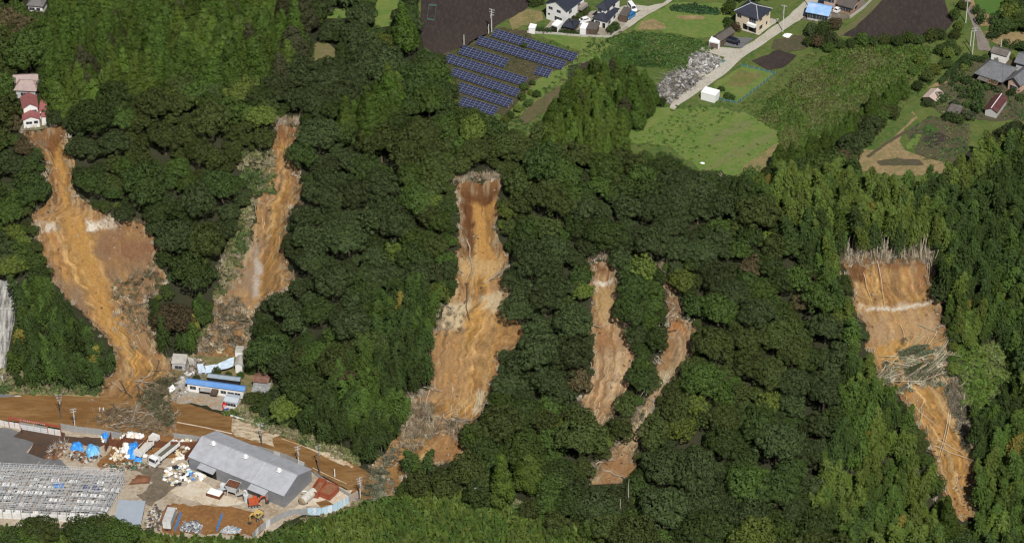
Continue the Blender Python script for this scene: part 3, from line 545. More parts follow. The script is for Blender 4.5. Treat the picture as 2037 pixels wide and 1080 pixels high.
MB().box((l*.28, -w/2-.6, 3.0), (l*.36, 1.2, .9)).build('balcony', R_WHITE, h)
building('garage', 'dark brown gabled garage left of the parked dark car', rect((1415, 75), (1433, 83), 2.4, W=7.5), 2.4, 1.2, WOODW, R_BROWN, 'y', ov=.3, cat='garage')
shed('storage_shed', 'white shed with dark brown front below the gabled garage', (1410, 83), (1430, 87), 2.3, 2.6, R_WHITE, R_WHITE, front=M('brown_shutter', (.14, .11, .09), .7))
shed('container_hut', 'large plain white box hut beside the gravel road on the grass', (1394, 184), (1423, 192), 2.6, 3.4, R_WHITE, R_WHITE, cat='hut', slope=.1)
h, l, w = building('blue_roofed_house', 'single-storey grey-walled house with bright blue roof and solar heater', rect((1602, 24), (1649, 33), 3.1, (1667, 14)), 3.1, 1.5, GREYW, R_LBLUE, 'x', ov=.6, wins=[('f', -.3, 1.7, 2.4, 1.6), ('f', -.05, 1.7, 1.8, 1.6), ('f', .3, 1.6, 2.6, 1.3), ('r', -.2, 1.7, 1.3, 1), ('r', .25, 1.7, 1.3, 1)], ridge=R_LBLUE)
MB().box((l*.22, -w*.12, 4.05), (1.7, 1.7, .12), rx=.42).build('solar_heater', R_BROWN, h)
h, l, w = building('brown_roofed_house', 'brown-tiled house with dark brown roof at the top edge beyond the blue roof', rect((1662, 8), (1697, 18), 3.0, (1722, 0)), 3.0, 1.3, BRICKW, R_BROWN, 'x', ov=.6, wins=[('f', -.2, 1.6, 2.4, 1.3), ('f', .25, 1.6, 1.8, 1.3), ('r', 0, 1.6, 2, 1.3)], ridge=R_BROWN)
building('brown_roofed_house', 'taller pinkish-walled house behind the brown roof at the top edge', rect((1636, -8), (1662, -2), 5.6, W=6), 5.6, 1.6, PINKW, R_BROWN, 'x', ov=.5, wins=[('f', -.2, 4.2, 2, 1.3), ('f', .25, 4.2, 1.6, 1.3), ('f', -.2, 1.6, 1.6, 1.5)])
# farmhouse and its outbuildings
FH = rect((1938, 146), (1994, 165), 3.2, (2037, 140))
h, l, w = building('farmhouse', 'wide old farmhouse with broad grey tile roof among garden trees', FH, 3.2, 3.0, WOODW, R_GREY, 'x', hip=.28, ov=.9, wins=[('f', -.3, 1.5, 2.8, 1.7), ('f', -.05, 1.5, 2.8, 1.7), ('f', .2, 1.5, 2, 1.7), ('l', 0, 1.5, 2, 1.5)], ridge=R_GREY, cat='house')
MB().box((-l*.2, -w/2-1.4, 2.55), (l*.42, 1.6, .12), rx=.2).build('veranda_roof', R_WOOD, h); MB().box((l*.24, -w/2-1.2, 2.7), (3.2, 2.2, .14), rx=.3).build('porch_roof', R_RUST, h)
building('farmhouse', 'right wing of the old farmhouse with plain grey tile roof', rect((2000, 160), (2030, 172), 3.4, W=10), 3.4, 2.0, PINKW, R_GREY, 'y', ov=.7, wins=[('f', 0, 1.5, 2.4, 1.5)], ridge=R_GREY)
building('farmhouse', 'small grey-roofed annex behind the old farmhouse at the far right', rect((2017, 124), (2050, 133), 3.2, W=7), 3.2, 1.5, GREYW, R_GREY, 'x', ov=.6)
building('storehouse', 'white-walled storehouse with old grey roof above the farmhouse', rect((1970, 104), (2003, 113), 3.0, (2014, 100)), 3.0, .9, WHITEW, R_WOOD, 'x', ov=.3, cat='storehouse')
building('pink_roofed_shed', 'pale pink metal-roofed open shed beside the long hedge', rect((1835, 193), (1862, 202), 2.5, (1882, 186)), 2.5, .8, WOODW, R_PINK, 'y', ov=.2, cat='shed', ridge=M('pale_ridge', (.5, .5, .5), .6))
building('maroon_roofed_shed', 'long narrow shed with maroon roof and white ridge in the garden', rect((1958, 218), (1984, 225), 2.3, (2004, 196)), 2.3, 1.1, GREYW, R_MAROON, 'y', ov=.25, cat='shed', ridge=R_WHITE)
shed('plank_shed', 'low weathered plank-roofed shelter half hidden by garden shrubs', (1883, 222), (1908, 228), 1.7, 4.2, WOODW, R_WOOD)
# left edge
building('white_house', 'small white house with grey roof at the far left corner of the wood', rect((52, 11), (86, 14), 3.0, W=8), 3.0, 1.7, WHITEW, rf('plain_grey_roof', (.15, .145, .14)), 'x', hip=.35, ov=.5, wins=[('f', -.25, 1.6, 1.8, 1.1), ('f', .2, 1.6, 1.2, 1.1)])
building('pink_roofed_house', 'house with dull pink roof, nearer of the two pink ones', rect((27, 180), (72, 182), 3.0, W=6.5), 3.0, 1.5, GREYW, rf('dull_pink_roof', (.36, .28, .26), .15), 'x', hip=.25, ov=.5, wins=[('f', -.1, 1.5, 1.8, 1.2)], ridge=R_PINK)
building('pink_roofed_house', 'house half dark panels half pink roof behind the duller pink one', rect((25, 166), (76, 164), 3.0, W=5), 3.0, 1.3, GREYW, rf('dull_pink_roof', (.36, .28, .26), .15), 'x', ov=.4)
h, l, w = building('red_roofed_house', 'white house with red roof and upper storey, farther from the scarp', rect((44, 217), (77, 213), 5.0, W=6.5), 5.0, 1.5, WHITEW, R_RED, 'y', ov=.4, wins=[('f', -.15, 3.4, .6, 1), ('f', .25, 3.4, 1.5, 1.2)], ridge=R_RED)
building('red_roofed_house', 'white wing with dark red roof right of the upper red-roofed storey', rect((77, 221), (92, 221), 3.6, W=7), 3.6, .9, WHITEW, R_RED, 'x', ov=.2, wins=[('f', -.2, 2.2, 1, 1)])
building('red_roofed_house', 'low white house with red gable roof on the very lip of the leftmost landslide', rect((44, 240), (80, 237), 2.9, W=5.4), 2.9, 1.1, WHITEW, R_RED, 'y', ov=.3, wins=[('f', -.15, 1.7, 1.8, .9), ('f', .28, 1.8, 1.2, 1)], ridge=R_RED)
building('red_roofed_house', 'small white annex with red roof right of the lip house', rect((81, 233), (92, 233), 3.0, W=3.5), 3.0, .5, WHITEW, R_RED, 'x', ov=.15)
# ------------------------------------------------------------------ solar panels
CELL = M('solar_cell', (.024, .029, .066), .25, .15, .4, spec=.6); PFRAME = M('panel_frame', (.34, .36, .42), .4, .05)
def panel_mesh():
    b = MB(); b.box((.5, .5, -.02), (.995, .995, .035), mi=1)
    for i in range(2): b.add([(.018+i*.485, .03, .0), (.497+i*.485, .03, .0), (.497+i*.485, .97, .0), (.018+i*.485, .97, .0)], [(0, 1, 2, 3)], 0)
    return b.mesh('solar_panel', [CELL, PFRAME])
PM = panel_mesh(); STEEL = M('galvanised_steel', (.42, .43, .44), .45, .12, 1.0, metal=.3)
ARR = [((745, 257), (702, 325), (1440, 550), 'long solar array nearest the white house'), ((607, 322), (560, 393), (1335, 625), 'long solar array second from the white house'), ((460, 405), (407, 480), (820, 605), 'short solar array at the edge of the ploughed field'), ((325, 480), (278, 550), (990, 768), 'longest solar array, fourth row from the white house'), ((372, 604), (334, 672), (925, 868), 'solar array fifth from the white house, left end among trees'), ((430, 735), (382, 810), (855, 962), 'solar array sixth from the white house, second nearest the wood'), ((465, 865), (408, 938), (728, 1035), 'shortest full row of solar panels, nearest the wood'), ((1137, 590), (1085, 660), (1215, 695), 'small square solar array standing apart on the right')]
for tl, bl, br, lab in ARR:
    q = lambda p: (820+p[0]/4.5, p[1]/4.5); n = max(3, round((br[0]-bl[0])/41.0)); a = Z(*q(bl), HT+.7); b_ = Z(*q(br), HT+.7); t_ = Z(*q(tl), HT+1.75)
    e1 = b_-a; Lx = e1.length/n; e1.normalize(); e2 = t_-a; e2 -= e1*e2.dot(e1); Ly = e2.length/4; e2.normalize(); nn = e1.cross(e2)
    o = thing('solar_array', lab, 'solar panels', (a.x, a.y, HT), 0, 'solar arrays of the plateau'); rm = Matrix((e1, e2, nn)).transposed().to_4x4()
    for i in range(n):
        for j in range(4):
            p = part('solar_panel', PM, o); p.matrix_basis = Matrix.Translation(Vector((0, 0, .7))+e1*(i*Lx)+e2*(j*Ly)) @ rm @ Matrix.Diagonal((Lx, Ly, 1, 1))
    b = MB()
    for j in (.6, 3.4): b.tube(Vector((0, 0, .6))+e2*(j*Ly), Vector((0, 0, .6))+e1*(n*Lx)+e2*(j*Ly), .05, 4)
    b.build('rail', STEEL, o)
    for i in range(0, n+1, 3):
        for j in (.6, 3.4):
            p = Vector((0, 0, .6))+e1*(i*Lx)+e2*(j*Ly); part('support_post', unit_box('support_post', STEEL), o, (p.x, p.y, p.z/2-.15), (0, 0, 0), (.08, .08, p.z+.3))
# ------------------------------------------------------------------ buildings of the valley
WA = rect((374, 908.5), (565, 987), 4.3, (626, 935.5), zg=0)
h, l, w = building('warehouse', 'long grey corrugated-steel warehouse with three white roof vents', WA, 4.4, 2.6, W_WARE, R_WARE, 'x', ov=.12, zg=0, cat='warehouse', ridge=R_WARE)
for f, (u0, u1) in (('a', (-.37, -.20)), ('b', (.16, .34))):
    MB().add([(l*u0, -w/2-.1, 4.05), (l*u1, -w/2-.1, 4.05), (l*u1, -w/2-2.0, 3.55), (l*u0, -w/2-2.0, 3.55), (l*u0, -w/2-.1, 3.9), (l*u1, -w/2-.1, 3.9), (l*u1, -w/2-2.0, 3.4), (l*u0, -w/2-2.0, 3.4)], [(0, 3, 2, 1), (4, 5, 6, 7), (3, 7, 6, 2), (0, 4, 7, 3), (1, 2, 6, 5)]).build('awning', R_WARE, h)
part('doorway', unit_box('doorway', DARKIN), h, (-l*.285, -w/2, 1.75), scale=(l*.15, .12, 3.5)); part('shutter_door', unit_box('shutter_door', M('grey_shutter', (.30, .31, .33), .5, .05)), h, (l*.25, -w/2, 1.75), scale=(l*.16, .12, 3.5))
for k in (-.5, -.1667, .1667): MB().box((l*k+l*.005, -w*.0, 0), (.0, .0, .0)) if False else None
for k in (-.17, .17):
    sb = MB(); sy = 2.6/(w/2+.12); a = math.atan(sy)
    for s_ in (-1, 1): sb.box((l*k, s_*w/4, 4.4+2.6/2+.03), (.16, w/2/math.cos(a), .06), rx=-s_*a)
    sb.build('roof_seam', M('pale_seam', (.42, .43, .45), .5), h)
def vent():
    b = MB(); b.tube((0, 0, -.3), (0, 0, .5), .48, 10).tube((0, 0, .5), (0, 0, .62), .62, 12).tube((0, 0, .62), (0, 0, 1.0), .62, 12, 0, .2).box((0, 0, 0), (1.3, 1.3, .12)); return b.mesh('roof_vent', M('vent_white', (.75, .75, .75), .5))
VM = vent()
for k in (-.36, -.02, .33): part('roof_vent', VM, h, (l*k, -.9, 6.85))
# shed with grey roof at the front
o = None; c0, rz, L, W = rect((225, 1044), (279.5, 1046), 3.6, (299, 997), zg=0)
h, l, w = building('grey_roofed_shed', 'open-sided shed with plain blue-grey sheet roof in front of the steel frame', (c0, rz, L, W), 3.6, .9, DARKIN, rf('bluegrey_roof', (.30, .34, .39), .06, (.26, .29, .33), .3, ('X', 1.4)), 'x', ov=.8, zg=0, cat='shed', off=W*.42)
# houses at the foot of the slope
BL = rect((369, 762), (486, 778), 3.2, (505, 769), zg=0)
h, l, w = building('long_white_building', 'long white single-storey building with bright blue sheet roof', BL, 3.2, .7, WHITEW, R_BLUE, 'x', ov=.35, zg=0, cat='building', wins=[('f', -.40, 1.7, 1.8, 1.2), ('f', .14, 1.6, 1.6, 1.1), ('f', .27, 1.6, 1.9, .8), ('f', .39, 1.6, 1.7, .8), ('r', .1, 2.2, .9, .6)], doors=[('f', -.2, 1.1, 3.2, 1.9)])
MB().box((-.14*l, -w/2-.7, 2.1), (l*.24, 1.5, .1), rx=.25).build('canopy', M('grey_canopy', (.3, .29, .28), .7), h); MB().box((.0*l, -w/2-.9, 1.9), (l*.11, 1.9, .9)).build('porch', WOODW, h)
h, l, w = building('small_house', 'small white house with pale grey roof beside the red vending machine', rect((444, 797), (472, 802), 2.7, (486, 788), zg=0), 2.7, .4, WHITEW, M('pale_grey_sheet', (.42, .46, .50), .5, .08), 'x', ov=.3, zg=0, wins=[('f', -.25, 1.6, 1.6, 1.0), ('f', .2, 1.6, 1.6, 1.0)])
building('low_shed', 'low building with faded grey-blue roof behind the long white one', rect((412, 750), (477, 758), 2.3, (484, 750), zg=0), 2.3, .5, DARKIN, R_OLDB, 'x', ov=.3, zg=0, cat='shed')
building('grey_shed', 'battered grey shed at the edge of the debris fan', rect((340, 722), (369, 724), 2.6, W=4.5, zg=0), 2.6, .9, GREYW, R_PALE, 'x', ov=.2, zg=0, cat='shed', wins=[('f', 0, 1.1, 2.2, 1.3)], off=1.2)
building('pale_shed', 'pale-roofed shed with white front right of the collapsed blue sheets', rect((466, 726), (482, 727), 3.0, (496, 709), zg=0), 3.0, .7, WHITEW, R_PALE, 'y', ov=.2, zg=0, cat='shed')
shed('small_hut', 'little whitish hut tilted in the mud above the pale shed', (467, 700), (482, 701), 2.0, 2.6, R_WHITE, R_PALE, zg=0, cat='hut')
building('rusty_shed', 'low shed with rusty red roof half under the trees', rect((501, 758), (533, 762), 2.3, W=4, zg=0), 2.3, .4, WOODW, R_RUST, 'x', ov=.2, zg=0, cat='shed')
o = thing('tile_roof_ruin', 'broken grey roof with missing tiles leaning beside the blue roof', 'roof', tuple(Z(518, 776, 1.2)), R(-10)); rr = rv(5); tm = MB().box((0, 0, 0), (.62, .5, .07)).mesh('roof_tile', R_TILE)
MB().box((0, 0, -.15), (5.0, 6.2, .12), rx=.22).build('board', M('grey_board', (.30, .30, .29), .8, .2), o)
for i in range(8):
    for j in range(12):
        if rr.random() < .8: part('roof_tile', tm, o, (-2.2+i*.63+rr.normal(0, .03), -2.8+j*.5, .0+(-2.8+j*.5)*.22+rr.normal(0, .03)), (.22+rr.normal(0, .06), rr.normal(0, .05), rr.normal(0, .06)))
def crumpled(name, label, pts, hts, m, ribs=10, th=.08, zg=0, seed=0):
    """a collapsed sheet roof: quad strip bent between given corner points"""
    n = len(pts)//2; rr = rv(seed); A = [Z(*p, zg+hh) for p, hh in zip(pts[:n], hts[:n])]; B = [Z(*p, zg+hh) for p, hh in zip(pts[n:], hts[n:])]; c = A[0]; vs, fs = [], []
    U, V = 4*(n-1)+1, 6
    for i in range(U):
        t = i/(U-1)*(n-1); k = min(int(t), n-2); f = t-k; a = A[k].lerp(A[k+1], f); b = B[k].lerp(B[k+1], f)
        for j in range(V): p = a.lerp(b, j/(V-1)); vs.append((p.x-c.x, p.y-c.y, p.z-zg+rr.normal(0, .07)))
    N_ = len(vs); vs += [(x, y, z-th) for x, y, z in vs]
    for i in range(U-1):
        for j in range(V-1): q = (i*V+j, (i+1)*V+j, (i+1)*V+j+1, i*V+j+1); fs += [q, tuple(N_+k for k in q[::-1])]
    for i in range(U-1): fs += [(i*V, N_+i*V, N_+(i+1)*V, (i+1)*V), (i*V+V-1, (i+1)*V+V-1, N_+(i+1)*V+V-1, N_+i*V+V-1)]
    o = put(bpy.data.objects.new(name, MB().add(vs, fs).mesh(name, m))); o.location = (c.x, c.y, zg); return tag(o, label, 'roof')
crumpled('collapsed_roof', 'collapsed pale blue roof sheet leaning left, lower end in the rubble', [(392, 724), (404, 722), (408, 744), (394, 742), (404, 741), (427, 740)][:6], [2, 2.2, .6, .4, 1.0, .8], R_WBLUE, seed=1)
crumpled('collapsed_roof', 'long buckled whitish-blue roof sheet of the crushed building', [(408, 727), (432, 724), (448, 716), (466, 709), (410, 742), (430, 738), (446, 734), (464, 728)], [2.4, 2.2, 2.8, 3.0, 1.2, 1.3, 1.8, 2.0], R_WBLUE, seed=2)
crumpled('collapsed_roof', 'torn grey roof sheet folded against the battered shed', [(372, 708), (386, 714), (378, 728), (384, 722)], [2.2, 1.0, .6, .4], R_PALE, seed=3)
crumpled('collapsed_roof', 'flat grey sheets buried at the left end of the blue-roofed building', [(346, 762), (368, 752), (352, 772), (372, 770)], [.5, 1.4, .3, .6], R_PALE, seed=4)
crumpled('collapsed_roof', 'white crushed sheets lowest in the debris left of the long building', [(333, 772), (344, 764), (338, 780), (350, 774)], [.3, .9, .3, .5], R_WHITE, seed=5)
# ------------------------------------------------------------------ fences, gate, walls
GALV = M('grey_fence_sheet', (.36, .38, .39), .55, .15, .9, (.24, .2, .15), .4, .1); WHITEP = M('white_gate_panel', (.70, .68, .66), .6, .06, .8, (.5, .42, .34), .3); REDP = M('red_gate_paint', (.34, .07, .05), .6, .15); RUSTP = M('rusted_steel_plate', (.115, .045, .026), .85, .3, 1.2, (.2, .08, .035), .45)
LBLUEP = M('pale_blue_sheet', (.36, .60, .76), .5, .12, .8, (.62, .68, .7), .4); TEALP = M('teal_net', (.07, .155, .14), .7, .2); CBLOCK = M('concrete_block', (.40, .38, .34), .9, .12, 1.0)
def fence(name, label, pts, hgt, panel, pm, postm, z=None, cat='fence', pmats=None, thick=.06, post=True, top=None, gap=.0):
    """panels one by one between posts along a line on the ground"""
    P = [G(*p) for p in pts]; o = thing(name, label, cat, P[0]); k = 0
    me = {}
    for a, b in zip(P[:-1], P[1:]):
        d = b-a; L = math.hypot(d.x, d.y); n = max(1, round(L/panel)); ang = math.atan2(d.y, d.x)
        for i in range(n):
            c = a.lerp(b, (i+.5)/n)-P[0]; m = pmats[k % len(pmats)] if pmats else pm; k += 1
            part('panel', unit_box('fence_panel', m), o, (c.x, c.y, c.z+hgt/2+gap), (0, 0, ang), (L/n-.06, thick, hgt))
            if post:
                c = a.lerp(b, i/n)-P[0]; part('post', unit_box('fence_post', postm), o, (c.x, c.y, c.z+(hgt+.15)/2), (0, 0, ang), (.1, .12, hgt+.15))
    return o
fence('yard_fence', 'grey sheet fence between the muddy road and the junk yard, left of the rusty plates', [(122, 855), (150, 860), (200, 866), (244, 874)], 2.3, 1.8, GALV, STEEL)
fence('yard_fence', 'grey sheet fence along the road behind the rusty plates and warehouse', [(346, 872), (380, 876), (402, 880)], 2.0, 1.8, GALV, STEEL)
fence('yard_fence', 'grey roadside fence behind the warehouse with pale panels', [(478, 890), (520, 899), (570, 914), (606, 930), (612, 940)], 1.9, 1.8, GALV, STEEL, pmats=[GALV, GALV, M('pale_sheet', (.5, .51, .5), .6, .1), GALV])
fence('yard_fence', 'low grey fence along the road right of the warehouse and red containers', [(625, 944), (650, 962), (690, 985), (712, 998)], 1.3, 1.8, GALV, STEEL)
fence('yard_fence', 'faded grey sheet fence overgrown at the yard corner near the excavators', [(503, 1074), (520, 1056), (538, 1045)], 2.4, 1.5, GALV, STEEL, pmats=[GALV, M('bleached_sheet', (.55, .56, .55), .6, .15), GALV])
fence('yard_fence', 'grey curved sheet fence between the warehouse corner and the pale blue fence', [(538, 1044), (560, 1032), (585, 1024), (612, 1023)], 2.1, 1.3, GALV, STEEL, pmats=[GALV, M('dark_streaked_sheet', (.26, .28, .29), .6, .3)])
fence('blue_fence', 'pale sky-blue curved sheet fence at the right end of the yard', [(612, 1024), (640, 1024), (662, 1018), (682, 1008), (694, 1000)], 2.5, 1.5, LBLUEP, STEEL, pmats=[LBLUEP, M('white_blue_panel', (.6, .72, .8), .5, .1), LBLUEP])
fence('rust_streaked_fence', 'white fence panels with rust streaks at the far right tip of the yard', [(694, 1000), (704, 995), (713, 990)], 2.6, 1.0, M('rust_streak_panel', (.6, .55, .48), .7, .1, .8, (.22, .1, .05), .8), STEEL)
fence('guard_rail', 'white roadside guard rail at the edge of the muddy road below the shrubs', [(459, 829), (500, 842), (560, 864)], .55, 3.5, R_WHITE, R_WHITE, gap=.3, cat='guard rail')
fence('kerb_wall', 'low pale retaining kerb along the far side of the muddy road', [(602, 878), (650, 892), (702, 916)], .5, 4, PALE, PALE, post=False, thick=.35, cat='wall')
fence('garden_wall', 'grey block wall below the white house and its sheds', [(1048, 66), (1110, 70), (1155, 74), (1214, 76)], .8, 2.4, CBLOCK, CBLOCK, post=False, thick=.25, cat='wall')
fence('garden_wall', 'grey block wall rising beside the blue car', [(1214, 76), (1240, 56), (1264, 42)], .6, 2.4, CBLOCK, CBLOCK, post=False, thick=.25, cat='wall')
fence('net_fence', 'teal mesh fence on the upper side of the small fenced lawn', [(1474, 132), (1500, 138), (1540, 148)], 0.85, 1.8, TEALP, STEEL, thick=.03)
fence('net_fence', 'teal mesh fence on the right side of the small fenced lawn', [(1542, 148), (1510, 174), (1468, 206)], 0.85, 1.8, TEALP, STEEL, thick=.03)
fence('net_fence', 'teal mesh fence on the lower side of the lawn behind the bushes', [(1466, 206), (1440, 202), (1426, 196)], 0.85, 1.8, TEALP, STEEL, thick=.03)
fence('net_pen', 'green net pen standing on the dark ploughed field', [(850, 40), (853, 12), (868, 13), (864, 42), (850, 40)], .5, 2, TEALP, TEALP, thick=.05)
fence('boundary_wall', 'pale concrete wall along the footpath beside the brown-roofed house', [(1690, 38), (1718, 18), (1742, -6)], 1.0, 2.4, CBLOCK, CBLOCK, post=False, thick=.2, cat='wall')
fence('white_fence', 'short white picket fence under the trees left of the tall cedar', [(722, 120), (750, 121), (784, 119)], 1.1, 1.1, R_WHITE, R_WHITE)
# the gate with its red beam
def gate():
    L0, L1 = G(19, 850), G(122, 868); Lw = (L1-L0).length; o = thing('yard_gate', 'long white yard gate under a red beam with small white letters', 'gate', L0, math.atan2(L1.y-L0.y, L1.x-L0.x)); k = Lw/103.0
    for x in (0, 22, 77, 103): part('post', unit_box('gate_post', REDP), o, (x*k, 0, 1.9), scale=(.2, .2, 3.8 if x != 22 else 3.4))
    b = MB().box((Lw/2, 0, 3.55), (Lw, .22, .5)).build('sign_beam', REDP, o)
    rr = rv(11)
    for i in range(15):                        # lettering too small to read in the photograph: short strokes only
        x = (20+i*3.7)*k; g = MB()
        for _ in range(3): g.box((x+rr.uniform(-.1, .1), -.13, 3.55+rr.uniform(-.13, .13)), (.26, .02, .06) if rr.random() < .5 else (.06, .02, .3))
        g.build('letter', R_WHITE, b)
    for x0, x1, hh in ((0, 11, 2.0), (11, 22, 2.0), (77, 90, 2.2), (90, 103, 2.2)): part('panel', unit_box('gate_panel', WHITEP), o, ((x0+x1)/2*k, 0, hh/2+.1), scale=((x1-x0)*k-.15, .08, hh))
    for x0 in (22, 36, 49, 63):
        part('panel', unit_box('gate_leaf', M('grey_gate_leaf', (.52, .53, .55), .5, .06)), o, ((x0+7)*k, -.05, 1.0), scale=(13.4*k, .07, 1.8))
        for j in range(3): part('rail', unit_box('gate_rail', WHITEP), o, ((x0+7)*k, -.1, .35+j*.65), scale=(13.4*k, .06, .1))
        for j in range(7): part('bar', unit_box('gate_bar', WHITEP), o, ((x0+1+j*2)*k, -.05, 2.3), scale=(.12, .06, .75))
gate()
fence('gate_side_fence', 'white panels left of the yard gate at the picture edge', [(-60, 836), (0, 846), (18, 850)], 2.0, 1.8, WHITEP, REDP)
# rusty plate walls: stacked steel planks
def plate_wall(label, A, B, hgt, plank=.55):
    a, b = G(*A), G(*B); d = b-a; L = d.length; o = thing('steel_plate_wall', label, 'wall', a, math.atan2(d.y, d.x), 'rusty steel plate walls of the yard'); n = max(1, round(hgt/plank))
    for i in range(n): part('plank', unit_box('steel_plank', RUSTP), o, (L/2, (i % 2)*.04, (i+.5)*hgt/n), (0, 0, 0), (L, .16, hgt/n-.05))
    for i in range(max(2, round(L/3))+1): part('post', unit_box('steel_post', RUSTP), o, (L*i/max(2, round(L/3)), .16, hgt*.52), (0, 0, 0), (.2, .2, hgt*1.05))
plate_wall('rusty steel plank wall closing the small bay by the hanging blue tarp', (215, 886), (242, 890), 2.6)
plate_wall('short rusty steel plank wall at the left of the small bay', (211, 898), (222, 874), 2.4)
plate_wall('long rusty steel wall behind the white bags and blue tarp', (247, 886), (292, 891), 3.0)
plate_wall('slanting rusty steel wall between small bay and white bags', (236, 896), (252, 880), 2.8)
plate_wall('slanting rusty steel wall left of the trailer without cab', (277, 904), (296, 884), 2.8)
plate_wall('rusty steel wall behind the two trucks', (296, 890), (390, 893), 2.4)
plate_wall('slanting rusty steel wall between truck and warehouse', (370, 916), (396, 886), 2.2)
# the concreted slope at the left edge: grid of beams and cells
CSL = soil_mat('sprayed_concrete', (.30, .29, .27), (.045, .045, .04), (.42, .41, .38), .6, 1.4, (1, .18, .18), bmp=.05)
o = sheet('concrete_slope', [(-70, 552), (36, 562), (28, 640), (15, 700), (8, 768), (-70, 768)], CSL, .35, step=6, grid=2.0, kind='thing'); tag(o, 'grey concrete-covered cliff with black streaks at the left edge', 'retaining slope')
for i in range(9):
    y = 575+i*21; x1 = np.interp(y, [560, 640, 700, 768], [36, 28, 15, 8]); P = [G(-60+j*(x1+58)/5, y+rng.normal(0, .6)) for j in range(6)]
    b = MB(); b.path([(p.x, p.y, p.z+.35) for p in P], .42, 4); q = b.build('beam', CSL, o)
for i in range(6):
    P = [G(min(-50+i*16, np.interp(y, [560, 640, 700, 768], [36, 28, 15, 8])-1), y) for y in range(562, 770, 21)]; MB().path([(p.x, p.y, p.z+.36) for p in P], .36, 4).build('beam', CSL, o)
# ------------------------------------------------------------------ utility poles and cables
POLE = M('concrete_pole', (.55, .54, .50), .85, .1); DPOLE = M('dark_pole', (.12, .11, .10), .8, .2); CERA = M('insulator', (.6, .6, .58), .4)
def pole(label, px, py, hgt, m=POLE, arms=2, az=20, tr=True, name='utility_pole', lean=0.0):
    p = G(px, py); p.z = float(surf(np.array([p.x]), np.array([p.y]))[0]); o = thing(name, label, 'utility pole', p, R(az)); o.rotation_euler[1] = lean; MB().tube((0, 0, -.5), (0, 0, hgt), .17, 8, 0, .11).build('pole', m, o); tops = []
    for i in range(arms):
        z = hgt-.4-i*.9; a = MB().box((0, .14, z), (1.9-.3*i, .1, .12)).build('crossarm', STEEL, o)
        b = MB()
        for x in (-.8, -.4, .4, .8): b.tube((x*(1-.15*i), .14, z+.06), (x*(1-.15*i), .14, z+.32), .06, 5)
        b.build('insulators', CERA, a)
    if tr: MB().tube((0, -.38, hgt-3.1), (0, -.38, hgt-2.2), .26, 8).build('transformer', STEEL, o)
    return p+Vector((0, 0, hgt-.2))
pa = pole('utility pole at the far side of the muddy road, left of the debris', 122, 834, 9.0, DPOLE, 3, 15)
pb = pole('pale utility pole inside the yard fence near the gate', 150, 858, 8.2, POLE, 2, 15)
pc = pole('utility pole in the road behind the warehouse ridge', 521, 886, 8.0, DPOLE, 2, 20)
pd = pole('pale utility pole behind the right half of the warehouse', 594, 926, 7.0, POLE, 2, 25)
pe = pole('tall dark utility pole at the warehouse right corner', 636, 944, 10.5, DPOLE, 2, 30)
pf = pole('pale utility pole at the right tip of the yard', 717, 992, 7.6, POLE, 3, 30)
pg = pole('tall utility pole at the corner of the ploughed field above the panels', 978, 66, 8.6, POLE, 3, -30)
pole('short pole with meter box left of the tall pole by the panels', 972, 68, 3.4, POLE, 0, -30, False, 'service_pole'); pole('thin post at the field edge left of the second solar array', 923, 90, 3.6, POLE, 0, 0, False, 'service_pole')
pole('utility pole beside the gravel road next to the cream house', 1557, 64, 9.6, POLE, 1, -20); pole('utility pole at the top edge beside the blue roof', 1611, 20, 8, POLE, 1, 0, False)
pole('tall utility pole beside the lane above the farmhouse', 1934, 110, 9.8, POLE, 2, 10, False); pole('utility pole farther up the lane', 1921, 46, 8.2, POLE, 1, 10, False); pole('thin pole close left of the lane pole', 1930, 92, 5.4, POLE, 0, 0, False, 'service_pole')
pole('short pale post behind the storehouse', 1991, 96, 3, POLE, 0, 0, False, 'service_pole'); pole('white roadside sign post in the mud right of the warehouse', 666, 948, 2.8, R_WHITE, 0, 0, False, 'sign_post')
pole('small pale pole standing above the bamboo thicket', 950, 1010, 7.5, POLE, 1, 30, False)
def cable(label, a, b, sag):
    pts = []
    for i in range(15):
        t = i/14; p = a.lerp(b, t); pts.append((p.x, p.y, p.z-sag*4*t*(1-t)))
    tag(MB().path(pts, .025, 3).build('power_cable', DPOLE), label, 'cable', 'cables strung between the poles')
for a, b, l in ((pa, pb, 'cable from the roadside pole to the pole by the gate'), (pa, pc, 'long cable over the muddy road above the debris'), (pc, pe, 'cable between the poles behind the warehouse'), (pe, pf, 'cable from the tall dark pole to the yard tip pole'), (pf, Vector(Z(490, 1100, 6)), 'cable from the yard tip pole down over the bamboo')): cable(l, a, b, .7)
